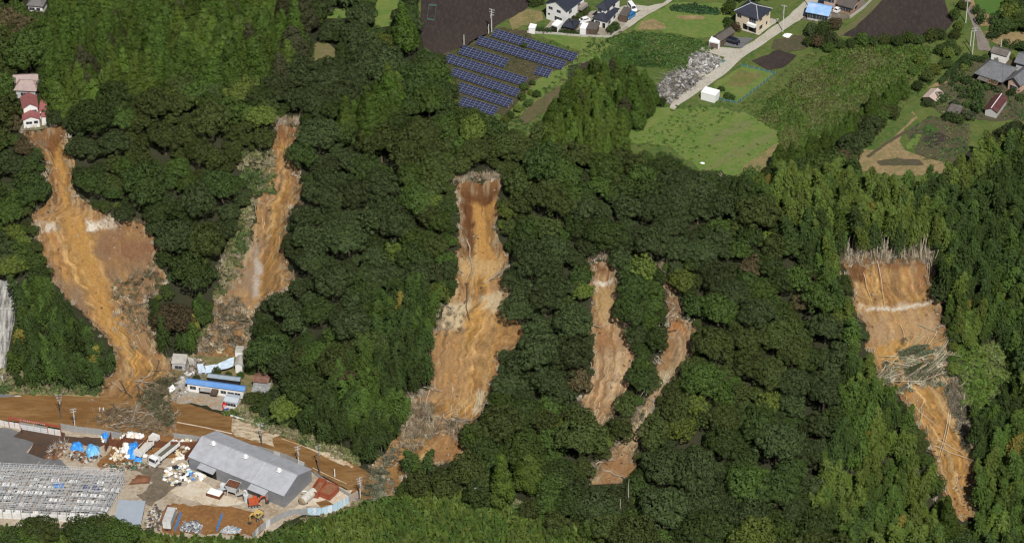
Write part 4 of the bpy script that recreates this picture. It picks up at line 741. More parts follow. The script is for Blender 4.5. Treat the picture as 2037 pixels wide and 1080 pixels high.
# ------------------------------------------------------------------ the bare steel frame building
def steel_frame():
    z = 4.6; A, B, C = Z(-70, 1002, z), Z(205, 1016, z), Z(247, 940, z); d = B-A; L = d.length; d.normalize(); n = Vector((-d.y, d.x, 0)); Wd = abs((C-B).dot(n)); sk = (C-B).dot(d)
    o = thing('steel_frame_building', 'bare grey steel frame of a stripped building with white floor slabs', 'building frame', (A.x, A.y, 0), math.atan2(d.y, d.x)); nx, ny = 15, 6; X_ = lambda i, j: i*L/nx+sk*j/ny; Y_ = lambda j: j*Wd/ny; r_ = rv(21)
    for i in range(nx+1):
        for j in range(ny+1):
            if j in (0, ny) or i % 2 == 0: part('column', unit_box('column', STEEL), o, (X_(i, j), Y_(j), z/2), scale=(.2, .2, z))
    fl = [M('slab_white', (.80, .79, .76), .8, .06, 1.2, (.4, .38, .34), .3), M('slab_pale', (.60, .58, .54), .85, .12, 1.2, (.25, .23, .2), .4), M('slab_grey', (.30, .30, .29), .85, .15, 1.2, (.1, .1, .1), .4)]
    for i in range(nx):
        for j in range(ny):
            if r_.random() < (.9 if j < ny-1 else .35): part('floor_slab', unit_box('floor_slab', fl[int(r_.random()**1.5*3)]), o, (X_(i+.5, j+.5), Y_(j+.5), 1.7+r_.normal(0, .08)), (r_.normal(0, .02), r_.normal(0, .01), 0), (L/nx-.3-.6*r_.random(), Wd/ny-.35-.7*r_.random(), .16))
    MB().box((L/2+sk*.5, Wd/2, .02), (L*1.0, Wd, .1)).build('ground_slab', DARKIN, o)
    for j in range(ny+1): MB().box((L/2+sk*j/ny, Y_(j), z), (L, .16, .26)).build('beam', STEEL, o)
    for i in range(nx+1):
        a = (X_(i, 0), 0, z+.22); b = (X_(i, ny), Wd, z+.22); MB().tube(a, b, .11, 4).build('rafter', STEEL, o)
    q = MB()
    for k in range(90):
        t = k/90; x = t*L
        if k % 2: q.tube((x, 0, z+.45), (x+sk, Wd, z+.45), .035, 3)
    for j in range(1, 26): q.tube((sk*j/26, Wd*j/26, z+.38), (L+sk*j/26, Wd*j/26, z+.38), .035, 3)
    for yy, s0 in ((Wd, sk), (0, 0)):
        for hh in (.8, 1.6, 2.4, 3.2, 4.0, 5.2, 5.9): q.tube((s0, yy+.1, hh), (L+s0, yy+.1, hh), .04, 3)
        for k in range(52): q.tube((L*k/52+s0, yy+.1, 0), (L*k/52+s0, yy+.1, 5.9), .04, 3)
    for k in range(26): q.tube((L*k/26+sk, Wd+.1, 0), (L*(k+1)/26+sk, Wd+.1, 5.2), .035, 3).tube((L*k/26+sk*.8, Wd*.8, 5.2), (L*(k+.5)/26+sk, Wd, 5.9), .035, 3)
    for k in range(12): q.tube((L+sk*k/12, Wd*k/12, 0), (L+sk*k/12, Wd*k/12, 5.6), .045, 3).tube((L+sk*k/12, Wd*k/12, 0), (L+sk*(k+1)/12, Wd*(k+1)/12, 5.2), .035, 3)
    for k in range(150):
        x, y = r_.random()*L, Wd*(r_.random() if k % 2 else 1-.35*r_.random()); z0 = 2+r_.random()*3.2; a = r_.choice([0, 1.57, 1.2, -.4]); l = 1.5+3*r_.random(); q.tube((x+sk*y/Wd, y, z0), (x+sk*y/Wd+math.cos(a)*l, y+math.sin(a)*l, z0+r_.normal(0, .8)), .05, 3)
    for hh in (1.2, 2.4, 3.6, 5.6): q.tube((L, 0, hh), (L+sk, Wd, hh), .04, 3)
    q.build('scaffold_pipes', M('bright_pipe', (.76, .77, .78), .45, .12), o)['kind'] = 'stuff'
    for i in range(nx): part('wall_panel', unit_box('wall_panel', fl[0]), o, (X_(i+.5, 0), .12, 1.2), scale=(L/nx-.1, .08, 2.2))
    dm = M('blue_drum', (.03, .05, .18), .4, .2)
    dr = MB().tube((0, 0, 0), (0, 0, 1.1), .42, 10).tube((0, 0, .35), (0, 0, .4), .45, 10).tube((0, 0, .7), (0, 0, .75), .45, 10).mesh('drum', dm)
    for px, py in ((168, 972), (173, 975), (177, 971), (187, 976), (192, 973), (196, 977), (171, 968), (190, 968)):
        p = Z(px, py, 1.8); w = put(bpy.data.objects.new('drum', dr)); w.location = (p.x, p.y, 1.8); tag(w, 'dark blue drum among the cluster standing on the steel frame floor', 'drum', 'dark blue drums on the steel frame')
steel_frame()
# ------------------------------------------------------------------ vehicles and machines
TYRE = M('tyre', (.02, .02, .02), .9, .1); RIM = M('wheel_rim', (.4, .4, .4), .4, .1); LAMP = M('headlight', (.75, .75, .7), .2); RLAMP = M('tail_light', (.4, .02, .02), .3)
def paint(n, c, r=.3): return M(n, c, r, .04, .6, spec=.5)
WPAINT = paint('white_paint', (.76, .76, .75))
def wheel_mesh(r, w):
    b = MB(); b.tube((0, -w/2, 0), (0, w/2, 0), r, 14, 0); b.tube((0, -w/2-.01, 0), (0, w/2+.01, 0), r*.55, 10, 1); return b.mesh('wheel', [TYRE, RIM])
def heading(a, b):
    p, q = G(*a), G(*b); d = q-p; return (p+q)/2, math.atan2(d.y, d.x)
def car(label, rear, front, L, Wd, H, col, kind='car', cat='car'):
    c, a = heading(rear, front); o = thing('parked_'+kind, label, cat, (c.x, c.y, c.z+.2), a); x0, x1, y = -L/2, L/2, Wd/2
    if kind == 'van': low = [(x0, .3), (x0+.05, 1.0), (x1-.25, 1.0), (x1, .8), (x1, .3)]; cab = [(x0+.06, 1.0), (x0+.15, H), (x1-1.0, H), (x1-.35, 1.0)]
    else: low = [(x0, .35), (x0+.05, .95), (x1-1.1, .95), (x1-.05, .72), (x1, .35)]; cab = [(x0+.25, .95), (x0+.7, H), (x1-1.9, H), (x1-1.05, .95)]
    MB().prism(low, 'y', -y, y).build('body', col, o)
    b = MB(); n = len(cab); b.add([(p[0], s*(y-.05 if p[1] < 1.1 else y-.2), p[1]) for s in (-1, 1) for p in cab], [(0, 1, 2, 3), (7, 6, 5, 4), (0, 4, 5, 1), (1, 5, 6, 2), (2, 6, 7, 3)]); b.build('cabin', col, o)
    def ins(p, q, t): return (p[0]+(q[0]-p[0])*t, p[1]+(q[1]-p[1])*t)
    a0, a1, a2, a3 = cab; e = .03; ys = lambda z: (y-.05)+(z-cab[0][1])/(H-cab[0][1])*(-.15)
    for u0, u1 in ((.08, .34), (.37, .63), (.66, .93)):
        for s in (-1, 1):
            g = MB(); pts = [ins(ins(a0, a3, u0), ins(a1, a2, u0), .18), ins(ins(a0, a3, u1), ins(a1, a2, u1), .18), ins(ins(a0, a3, u1), ins(a1, a2, u1), .86), ins(ins(a0, a3, u0), ins(a1, a2, u0), .86)]
            g.add([(p[0], s*(ys(p[1])+d), p[1]) for d in (-.02, e) for p in pts], [(0, 1, 2, 3), (4, 5, 6, 7), (0, 1, 5, 4), (1, 2, 6, 5), (2, 3, 7, 6), (3, 0, 4, 7)]); g.build('window', GLASS, o)
    for p, q, s, nm in ((a3, a2, 1, 'windscreen'), (a0, a1, -1, 'rear_window')):
        g = MB(); r0, r1 = ins(p, q, .15), ins(p, q, .88); g.add([(r0[0]+s*d, k*(y-.2), r0[1]+d*.5) for d in (0, e) for k in (-1, 1)]+[(r1[0]+s*d, k*(y-.3), r1[1]+d*.5) for d in (0, e) for k in (-1, 1)], [(0, 1, 5, 4), (2, 3, 7, 6), (0, 2, 6, 4), (1, 3, 7, 5), (0, 1, 3, 2), (4, 5, 7, 6)]); g.build(nm, GLASS, o)
    wm = wheel_mesh(.31, .2)
    for sx in (-.31, .31):
        for sy in (-1, 1): part('wheel', wm, o, (sx*L, sy*(y-.08), .11))
    for sy in (-1, 1): part('headlight', unit_box('headlight', LAMP), o, (x1-.02, sy*(y-.25), .66), scale=(.08, .34, .16)); part('tail_light', unit_box('tail_light', RLAMP), o, (x0+.01, sy*(y-.15), .8), scale=(.06, .16, .3))
    return o
car('white van parked where the gravel road meets the hip-roofed house', (1254, 16), (1260, 24), 4.4, 1.75, 1.95, WPAINT, 'van', 'van')
car('bright blue small car parked on the brick-brown drive below the van', (1259, 33), (1249, 40), 3.5, 1.55, 1.6, paint('blue_paint', (.02, .17, .42)), 'van', 'car')
car('white car under the bushes between the two white houses', (1166, 44), (1155, 47), 4.2, 1.7, 1.5, WPAINT, 'car')
car('black minivan parked on the dark asphalt by the gabled garage', (1446, 84), (1468, 90), 4.7, 1.8, 1.75, paint('black_paint', (.012, .014, .022), .2), 'van', 'car')
car('white car half hidden beside the blue-roofed house', (1664, 26), (1672, 20), 4.2, 1.7, 1.5, WPAINT, 'car')
def dump_body(o, L, Wd, z, h, inner, mat=WPAINT, taper=.0):
    b = MB().box((0, 0, z+.06), (L, Wd, .12)); b.build('dump_floor', inner, o)
    for s in (-1, 1):
        MB().box((0, s*(Wd/2-.05), z+h/2), (L, .1, h)).build('side_board', mat, o)
        for i in range(7): part('rib', unit_box('rib', mat), o, (-L/2+.3+i*(L-.6)/6, s*(Wd/2+.04), z+h/2-.05), scale=(.1, .09, h-.15))
    for s, nm in ((-1, 'tail_gate'), (1, 'front_board')): MB().box((s*(L/2-.04), 0, z+h/2), (.1, Wd-.2, h+(.35 if s > 0 else 0))).build(nm, mat, o)
def truck_wheels(o, xs, y, r=.48):
    wm = wheel_mesh(r, .4)
    for x in xs:
        for s in (-1, 1): part('wheel', wm, o, (x, s*y, r))
c, a = heading((352, 890), (303, 929)); o = thing('dump_truck', 'white dump truck with empty dark bed and cab facing the steel frame', 'truck', (c.x, c.y, 0), a); CH = M('chassis', (.06, .06, .06), .8, .2)
MB().box((-.4, 0, .95), (10.4, .9, .35)).build('chassis', CH, o); bd = bpy.data.objects.new('dump_bed', None); put(bd, o); bd.location = (-1.2, 0, 0); dump_body(bd, 8.2, 2.5, 1.25, 1.25, M('muddy_bed', (.10, .095, .07), .9, .2))
cb = MB().prism([(3.4, .7), (3.4, 2.9), (3.7, 3.0), (5.05, 2.95), (5.3, 1.9), (5.35, .7)], 'y', -1.22, 1.22).build('cab', WPAINT, o)
MB().add([(5.09, -1.08, 2.75), (5.09, 1.08, 2.75), (5.33, 1.08, 1.95), (5.33, -1.08, 1.95), (5.13, -1.08, 2.77), (5.13, 1.08, 2.77), (5.36, 1.08, 1.97), (5.36, -1.08, 1.97)], [(0, 1, 2, 3), (4, 5, 6, 7), (0, 1, 5, 4), (1, 2, 6, 5), (2, 3, 7, 6), (3, 0, 4, 7)]).build('windscreen', GLASS, cb)
for s in (-1, 1):
    part('side_window', unit_box('side_window', GLASS), cb, (4.55, s*1.22, 2.35), scale=(.8, .05, .65)); part('mirror', unit_box('mirror', CH), cb, (5.3, s*1.4, 2.3), scale=(.1, .25, .5)); part('headlight', unit_box('headlight', LAMP), o, (5.37, s*.95, 1.0), scale=(.06, .4, .2))
part('bumper', unit_box('bumper', WPAINT), o, (5.38, 0, .62), scale=(.12, 2.4, .3)); truck_wheels(o, (-4.2, -3.0, 3.0, 4.3), 1.05)
c, a = heading((309, 880), (277, 910)); o = thing('dump_trailer', 'white dump body on trailer wheels without a cab, left of the dump truck', 'trailer', (c.x, c.y, 0), a)
MB().box((0, 0, .95), (9.0, .9, .35)).build('chassis', CH, o); bd = bpy.data.objects.new('dump_bed', None); put(bd, o); dump_body(bd, 9.2, 2.4, 1.25, 1.35, M('pale_dusty_bed', (.5, .47, .42), .9, .15)); truck_wheels(o, (-3.4, -2.2, -1.0), 1.0)
MB().box((0, 0, 2.05), (8.9, 2.1, .12)).build('load_cover', M('pale_dusty_bed', (.5, .47, .42), .9, .15), o)
c, a = heading((333, 1056), (346, 1022)); o = thing('box_truck', 'white and grey box truck seen from behind between the shed and blue racks', 'truck', (c.x, c.y, 0), a)
BOXG = M('grey_box_roof', (.42, .42, .41), .55, .1, .6, (.6, .6, .58), .4); bx = MB().box((-.8, 0, 2.35), (6.0, 2.3, 2.5)).build('cargo_box', BOXG, o); MB().box((-3.82, 0, 2.3), (.05, 2.2, 2.3)).build('rear_door', M('white_door', (.68, .68, .66), .5, .05, .8, (.5, .48, .44), .3), bx)
part('door_seam', unit_box('door_seam', CH), bx, (-3.85, 0, 2.3), scale=(.02, .04, 2.2)); MB().box((-.2, 0, .85), (7.6, .9, .3)).build('chassis', CH, o); cb = MB().prism([(2.3, .6), (2.3, 2.6), (3.4, 2.55), (3.75, 1.6), (3.8, .6)], 'y', -1.05, 1.05).build('cab', WPAINT, o)
for s in (-1, 1): part('side_window', unit_box('side_window', GLASS), cb, (3.0, s*1.05, 2.0), scale=(.7, .05, .55)); part('tail_light', unit_box('tail_light', RLAMP), o, (-3.85, s*.95, .95), scale=(.05, .3, .15))
part('windscreen', unit_box('windscreen', GLASS), cb, (3.6, 0, 2.1), (0, -.35, 0), (.05, 1.8, .8)); truck_wheels(o, (-2.4, 2.9), .9, .42)
def excavator(label, base, face, col, boom_az, s=1.0, fold=0.0, dark=M('machine_dark', (.05, .05, .05), .7, .2)):
    p = G(*base); q = G(*face); a = math.atan2(q.y-p.y, q.x-p.x); o = thing('excavator', label, 'excavator', (p.x, p.y, p.z+.15), a); o.scale = (s,)*3
    for k in (-1, 1):
        t = MB().prism([(-1.5, .1), (-1.75, .4), (-1.5, .75), (1.5, .75), (1.75, .4), (1.5, .1)], 'y', k*1.05-.25, k*1.05+.25).build('track', dark, o)
        for x in (-1.3, -.4, .4, 1.3): MB().tube((x, k*1.32, .42), (x, k*1.28, .42), .24, 8).build('road_wheel', STEEL, t)
    MB().box((0, 0, .7), (1.6, 1.7, .3)).build('undercarriage', dark, o); u = bpy.data.objects.new('house', MB().prism([(-1.7, .95), (-1.75, 1.7), (-1.4, 1.95), (.3, 1.95), (.5, 1.5), (1.15, 1.4), (1.15, .95)], 'y', -1.2, 1.2).mesh('house', col)); put(u, o); u.rotation_euler = (0, 0, boom_az)
    MB().prism([(-.2, 1.4), (-.2, 2.6), (.9, 2.55), (1.2, 1.9), (1.2, 1.4)], 'y', .3, 1.15).build('cab', col, u); part('cab_window', unit_box('cab_window', GLASS), u, (.5, 1.16, 2.1), scale=(.9, .04, .6)); part('cab_window', unit_box('cab_window', GLASS), u, (1.09, .72, 2.15), (0, -.35, 0), (.04, .7, .7)); MB().box((-1.55, 0, 1.45), (.5, 2.3, .8)).build('counterweight', dark, u)
    e = 4.6-fold; MB().path([(.9, -.2, 1.3), (2.3, -.2, 3.1), (e, -.2, 3.0)], [.26, .3, .2], 6).build('boom', col, u); MB().path([(e, -.2, 3.15), (e+.5-fold*.3, -.2, 1.0)], [.2, .15], 6).build('arm', col, u); MB().tube((1.2, -.2, 1.9), (2.4, -.2, 2.8), .09, 6).build('ram', STEEL, u)
    MB().prism([(e+.2, 1.1), (e+.9, .9), (e+.75, .35), (e+.2, .2), (e-.2, .5)], 'y', -.6, .2).build('bucket', dark, u); return o
excavator('orange-red excavator with folded boom at the warehouse corner', (506, 1005), (530, 1003), M('orange_machine_paint', (.44, .09, .035), .5, .2), .1, .95, 1.2)
excavator('yellow and black excavator digging beside the overgrown fence', (513, 1030), (498, 1040), M('yellow_machine_paint', (.50, .36, .12), .5, .15), .15, .9, 1.2)
# hopper plant
p = G(465, 985); o = thing('hopper_machine', 'grey-white hopper machine with rusty open top and curved duct against the warehouse', 'machine', p, R(-24)); HP = M('pale_machine_paint', (.58, .60, .62), .5, .12, 1.0, (.4, .38, .34), .3)
b = MB(); b.add([(-1.9, -1.5, 4.2), (1.9, -1.5, 4.2), (1.9, 1.5, 4.2), (-1.9, 1.5, 4.2), (-1.2, -1, 1.9), (1.2, -1, 1.9), (1.2, 1, 1.9), (-1.2, 1, 1.9)], [(0, 1, 5, 4), (1, 2, 6, 5), (2, 3, 7, 6), (3, 0, 4, 7), (4, 5, 6, 7)]).build('hopper', HP, o)
MB().box((0, 0, 4.15), (3.4, 2.6, .12)).build('rusty_lid', RUSTP, o)
for x in (-1.3, 1.3):
    for y in (-1, 1): part('leg', unit_box('leg', HP), o, (x, y, 1.0), scale=(.18, .18, 2.1))
MB().path([(1.6, -.6, 1.2), (3.4, -1.0, 2.8), (4.1, -1.1, 4.0), (4.6, -1.0, 3.9), (4.8, -1, 2.4)], .28, 8).build('duct', HP, o); MB().tube((4.4, -1, 0), (4.4, -1, 2.6), .5, 10, 0, .75).build('cyclone', HP, o); MB().box((-3.4, -.2, 1.4), (3.4, 1.4, .2), ry=-.5).build('conveyor', HP, o); MB().box((-2.9, .7, 1.7), (2.6, 1.2, 1.2)).build('engine_box', HP, o)
p = G(428, 985); o = thing('scrap_bin', 'rust-sided open bin filled with white scrap left of the hopper machine', 'bin', p, R(-24)); MB().box((0, 0, .55), (4.2, 2.6, 1.1)).build('bin_wall', RUSTP, o); MB().box((0, 0, 1.12), (3.9, 2.3, .14), rx=.05).build('scrap_sheet', R_WHITE, o)
# tank and containers
TANK = M('weathered_tank', (.55, .53, .47), .6, .12, .8, (.3, .26, .2), .4); a_, b_ = G(601, 1004), G(624, 984); d = (b_-a_); o = thing('storage_tank', 'long weathered white cylindrical tank lying beside the warehouse gable', 'tank', a_, math.atan2(d.y, d.x)); Lt = d.length
MB().tube((0, 0, 1.3), (Lt, 0, 1.3), 1.25, 18).build('shell', TANK, o); MB().tube((-.45, 0, 1.3), (0, 0, 1.3), .75, 18, 0, 1.24).build('dished_end', M('brown_end', (.28, .22, .14), .8, .2), o); MB().path([(Lt*.5, 0, 2.5), (Lt*.45, .2, 3.2), (Lt*.25, .9, 3.6)], .12, 6).build('pipe', R_WHITE, o)
for x in (.2, .8): part('saddle', unit_box('saddle', RUSTP), o, (Lt*x, 0, .3), scale=(.4, 2.2, .7))
for x in (.25, .5, .75): MB().tube((Lt*x-.04, 0, 1.3), (Lt*x+.04, 0, 1.3), 1.28, 18).build('band', STEEL, o)
CRED = M('container_red_oxide', (.33, .085, .04), .75, .2, 1.2, (.18, .08, .05), .4)
for lab, A, B, L, Wd, h in (('rust-red open-topped skip behind the cylindrical tank', (626, 988), (641, 966), 6.0, 2.3, 2.3), ('rust-red ribbed container right of the open-topped skip', (648, 990), (662, 976), 4.6, 3.4, 2.2)):
    c, a = heading(A, B); o = thing('steel_skip', lab, 'skip', (c.x, c.y, 0), a, None); MB().box((0, 0, .1), (L, Wd, .2)).build('floor', CRED, o)
    for s in (-1, 1):
        MB().box((0, s*Wd/2, h/2), (L, .1, h)).build('side', CRED, o); MB().box((s*L/2, 0, h/2), (.1, Wd, h)).build('end', CRED, o)
        for i in range(6): part('rib', unit_box('rib', CRED), o, (-L/2+.3+i*(L-.6)/5, s*(Wd/2+.07), h/2), scale=(.12, .1, h)); part('rib', unit_box('rib', CRED), o, (s*(L/2+.07), -Wd/2+.2+i*(Wd-.4)/5, h/2), scale=(.1, .12, h))
    MB().box((0, 0, h*.8 if Wd > 3 else h*.35), (L-.15, Wd-.15, .1)).build('load', M('rust_load', (.22, .10, .05), .9, .3, 2.0), o)
# blue racks
RB = M('blue_rack_paint', (.05, .20, .48), .5, .15, 1.0, (.3, .35, .4), .3)
for lab, A, B in (('blue steel rack standing along the right side of the box truck', (349, 1056), (360, 1026)), ('blue ladder-like steel rack standing alone on the orange mud', (432, 1056), (442, 1028))):
    a, b = G(*A), G(*B); d = b-a; o = thing('steel_rack', lab, 'rack', a, math.atan2(d.y, d.x)); L = d.length
    for i in range(9): part('upright', unit_box('upright', RB), o, (L*i/8, 0, .75), scale=(.14, .3, 1.5))
    for z in (.2, .75, 1.4): part('rail', unit_box('rack_rail', RB), o, (L/2, 0, z), scale=(L, .12, .14))
# vending machine and round sign
p = G(447, 813); o = thing('vending_machine', 'red drinks vending machine with a white mark in front of the small house', 'vending machine', p, R(8)); MB().box((0, 0, .95), (1.1, .8, 1.9)).build('cabinet', M('vending_red', (.55, .02, .025), .4, .05), o); MB().box((0, -.41, 1.35), (.9, .05, .7)).build('display', M('vending_display', (.6, .35, .33), .3), o)
v = MB(); v.box((-.12, -.43, .75), (.08, .03, .5), ry=.4).box((.12, -.43, .75), (.08, .03, .5), ry=-.4).build('white_mark', R_WHITE, o)
p = G(451, 816); o = thing('round_sign', 'round blue and white sign board leaning beside the red vending machine', 'sign', p, R(10)); MB().tube((0, 0, .8), (0, .08, .82), .75, 18).build('disc', R_WHITE, o); MB().prism([(-.7, .75), (-.55, .3), (0, .06), (.55, .3), (.7, .75), (.25, .9), (-.2, .7)], 'y', -.05, -.02).build('blue_field', M('sign_blue', (.03, .09, .36), .4), o); MB().box((0, .2, .35), (.1, .1, .9)).build('stand', STEEL, o)
# ------------------------------------------------------------------ people
def person(label, px, py, face, suit, skin=(.45, .3, .22), hair=(.6, .6, .6), stoop=0.0):
    p = G(px, py); o = thing('person', label, 'person', p, face); me = bpy.data.meshes.new('body'); s = stoop
    V = [(0, 0, .95), (0, s*.1, 1.2), (0, s*.3, 1.42), (0, s*.38, 1.52), (0, s*.42, 1.66), (.1, 0, .9), (.12, .12, .5), (.12, .02, .08), (.12, .16, .03), (-.1, 0, .9), (-.12, -.1, .5), (-.12, -.22, .09), (-.12, -.06, .03), (.2, s*.3, 1.4), (.29, s*.3-.03, 1.12), (.27, s*.4+.16, .92), (-.2, s*.3, 1.4), (-.29, s*.3-.03, 1.12), (-.26, s*.4+.18, .93)]
    E = [(0, 1), (1, 2), (2, 3), (3, 4), (0, 5), (5, 6), (6, 7), (7, 8), (0, 9), (9, 10), (10, 11), (11, 12), (2, 13), (13, 14), (14, 15), (2, 16), (16, 17), (17, 18)]
    rad = [.15, .15, .16, .06, .105, .1, .075, .055, .05, .1, .075, .055, .05, .08, .05, .04, .08, .05, .04]; me.from_pydata(V, E, []); b = bpy.data.objects.new('body', me); put(b, o); b.modifiers.new('skin', 'SKIN'); me.skin_vertices.new() if not me.skin_vertices else None
    for v, q in zip(me.skin_vertices[0].data, rad): v.radius = (q, q)
    me.skin_vertices[0].data[0].use_root = True; b.modifiers.new('sub', 'SUBSURF').levels = 1; me.materials.append(M('suit_'+label.split()[0], suit, .8, .05)); MB().tube((0, s*.42, 1.62), (0, s*.42, 1.76), .125, 8, 0, .07).build('cap', M('cap_'+label.split()[0], hair, .7), o); MB().box((0, s*.42+.10, 1.64), (.13, .05, .14)).build('face', M('skin', skin, .6), o)
    return o
person('white-clad person stooping in the mud, left of the pair by the branches', 198, 819, R(-120), (.72, .72, .72), hair=(.75, .75, .75), stoop=.5)
person('pale-clad person upright in the mud, right of the pair by the branches', 206, 820, R(-40), (.7, .7, .7), hair=(.7, .7, .7), stoop=.1)
person('dark-clothed person standing in front of the gate post', 44, 860, R(90), (.03, .03, .035), hair=(.02, .02, .02))
# ------------------------------------------------------------------ foliage meshes
LEAF = leaf_mat('leaves'); BARK = M('bark', (.11, .085, .06), .9, .3, 2.0, bmp=.03); CULM = M('bamboo_culm', (.16, .19, .08), .6, .3, 2.0)
PALEBARK = M('pale_bark', (.36, .32, .26), .8, .2, 2.0)
def quads(c, n, size, asp, r, roll=None):
    """leaf sprays: one small bent face per point"""
    k = len(c); n = n/np.linalg.norm(n, axis=1, keepdims=True)
    t = r.normal(size=(k, 3)) if roll is None else roll
    t = t-(t*n).sum(1, keepdims=True)*n; t /= np.linalg.norm(t, axis=1, keepdims=True)+1e-9; b = np.cross(n, t)
    a = (t*size[:, None]*asp/2); q = b*size[:, None]/2
    v = np.stack([c-a-q*.55, c+a*.2-q, c+a*1.1+q*.1, c-a*.1+q], 1).reshape(-1, 3)
    return v, np.arange(4*k).reshape(k, 4)
def fib(n, zmin, r):
    i = np.arange(n)+.5; z = 1-i/n*(1-zmin); ph = i*2.39996+r.random()*6.28; s = np.sqrt(np.maximum(0, 1-z*z))
    return np.stack([np.cos(ph)*s, np.sin(ph)*s, z], 1)
def broad_crown(name, r, nl=20, flat=.7, lobe=.36, dens=24.0, leaf=.29, rad=3.4, zc=4.0, zmin=-.5, tuft=0.17):
    """a crown of many rounded boughs, leafy outside, dark hollows between"""
    d = fib(nl, zmin, r); d += r.normal(0, .13, d.shape); C = d*np.array([rad, rad, rad*flat])*(.62+.25*r.random((nl, 1))); C[:, 2] += zc
    lr = rad*lobe*(.75+.5*r.random(nl)); cs, ns = [], []
    for i in range(nl):
        k = int(2*math.pi*lr[i]**2*dens*.62); p = r.normal(size=(k*2, 3)); p /= np.linalg.norm(p, axis=1, keepdims=True)
        out = C[i]-np.array([0, 0, zc]); out /= np.linalg.norm(out)+1e-6; p = p[(p@out > -.45) & (p[:, 2] > -.6)][:k]
        q = C[i]+p*lr[i]*np.array([1, 1, .78])*(1+r.normal(0, .07, (len(p), 1)))
        ok = np.ones(len(q), bool)
        for j in range(nl):
            if j != i: ok &= np.linalg.norm((q-C[j])/np.array([1, 1, .78]), axis=1) > lr[j]*.9
        cs.append(q[ok]); ns.append(p[ok])
    c = np.concatenate(cs); n = np.concatenate(ns)+r.normal(0, tuft, (len(c), 3)); n[:, 2] += .15
    v, f = quads(c, n, leaf*(.7+.7*r.random(len(c))), 1.25, r)
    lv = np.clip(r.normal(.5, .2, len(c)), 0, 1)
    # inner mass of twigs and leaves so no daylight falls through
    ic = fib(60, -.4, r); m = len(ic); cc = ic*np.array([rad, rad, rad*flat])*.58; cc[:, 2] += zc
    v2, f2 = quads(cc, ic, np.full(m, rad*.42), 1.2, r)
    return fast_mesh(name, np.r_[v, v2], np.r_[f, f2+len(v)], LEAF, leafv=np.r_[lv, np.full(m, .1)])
def cedar_crown(name, r, h=13., rad=2.6, z0=3.5, power=1.5, dens=34.0, leaf=.25):
    """a conifer: tufted boughs standing out of a tapering crown"""
    C, lr = [], []; z = z0
    while z < h-.3:
        t = (z-z0)/(h-z0); R_ = rad*(1-t**power)*.82+.05; l = .62+.55*(1-t); nb = max(3, int(2*math.pi*R_/(l*1.25))); a0 = r.random()*6.28
        for b in range(nb):
            a = a0+2*math.pi*b/nb+r.normal(0, .2); q = R_*(.85+.3*r.random()); C.append((math.cos(a)*q, math.sin(a)*q, z+r.normal(0, .25))); lr.append(l*(.8+.45*r.random()))
        z += l*.95
    C.append((0, 0, h-.2)); lr.append(.45); C = np.array(C); lr = np.array(lr); cs, ns = [], []
    for i in range(len(C)):
        k = int(2*math.pi*lr[i]**2*dens*.6); p = r.normal(size=(k*2, 3)); p /= np.linalg.norm(p, axis=1, keepdims=True); out = np.array([C[i, 0], C[i, 1], .6]); out /= np.linalg.norm(out); p = p[p@out > -.1][:k]
        cs.append(C[i]+p*lr[i]*np.array([1, 1, 1.15])*(1+r.normal(0, .1, (len(p), 1)))); ns.append(p)
    c = np.concatenate(cs); n = np.concatenate(ns)+r.normal(0, .3, (len(c), 3)); n[:, 2] += .1; v, f = quads(c, n, leaf*(.7+.7*r.random(len(c))), 1.4, r)
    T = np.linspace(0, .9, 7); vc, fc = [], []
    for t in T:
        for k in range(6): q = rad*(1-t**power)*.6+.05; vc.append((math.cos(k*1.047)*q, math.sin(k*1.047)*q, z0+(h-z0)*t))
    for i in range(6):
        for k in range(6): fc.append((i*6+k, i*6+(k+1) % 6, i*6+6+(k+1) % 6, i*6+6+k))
    return fast_mesh(name, np.r_[v, np.array(vc)], np.r_[f, np.array(fc)+len(v)], LEAF, leafv=np.r_[np.clip(r.normal(.5, .2, len(c)), 0, 1), np.full(len(fc), .0)])
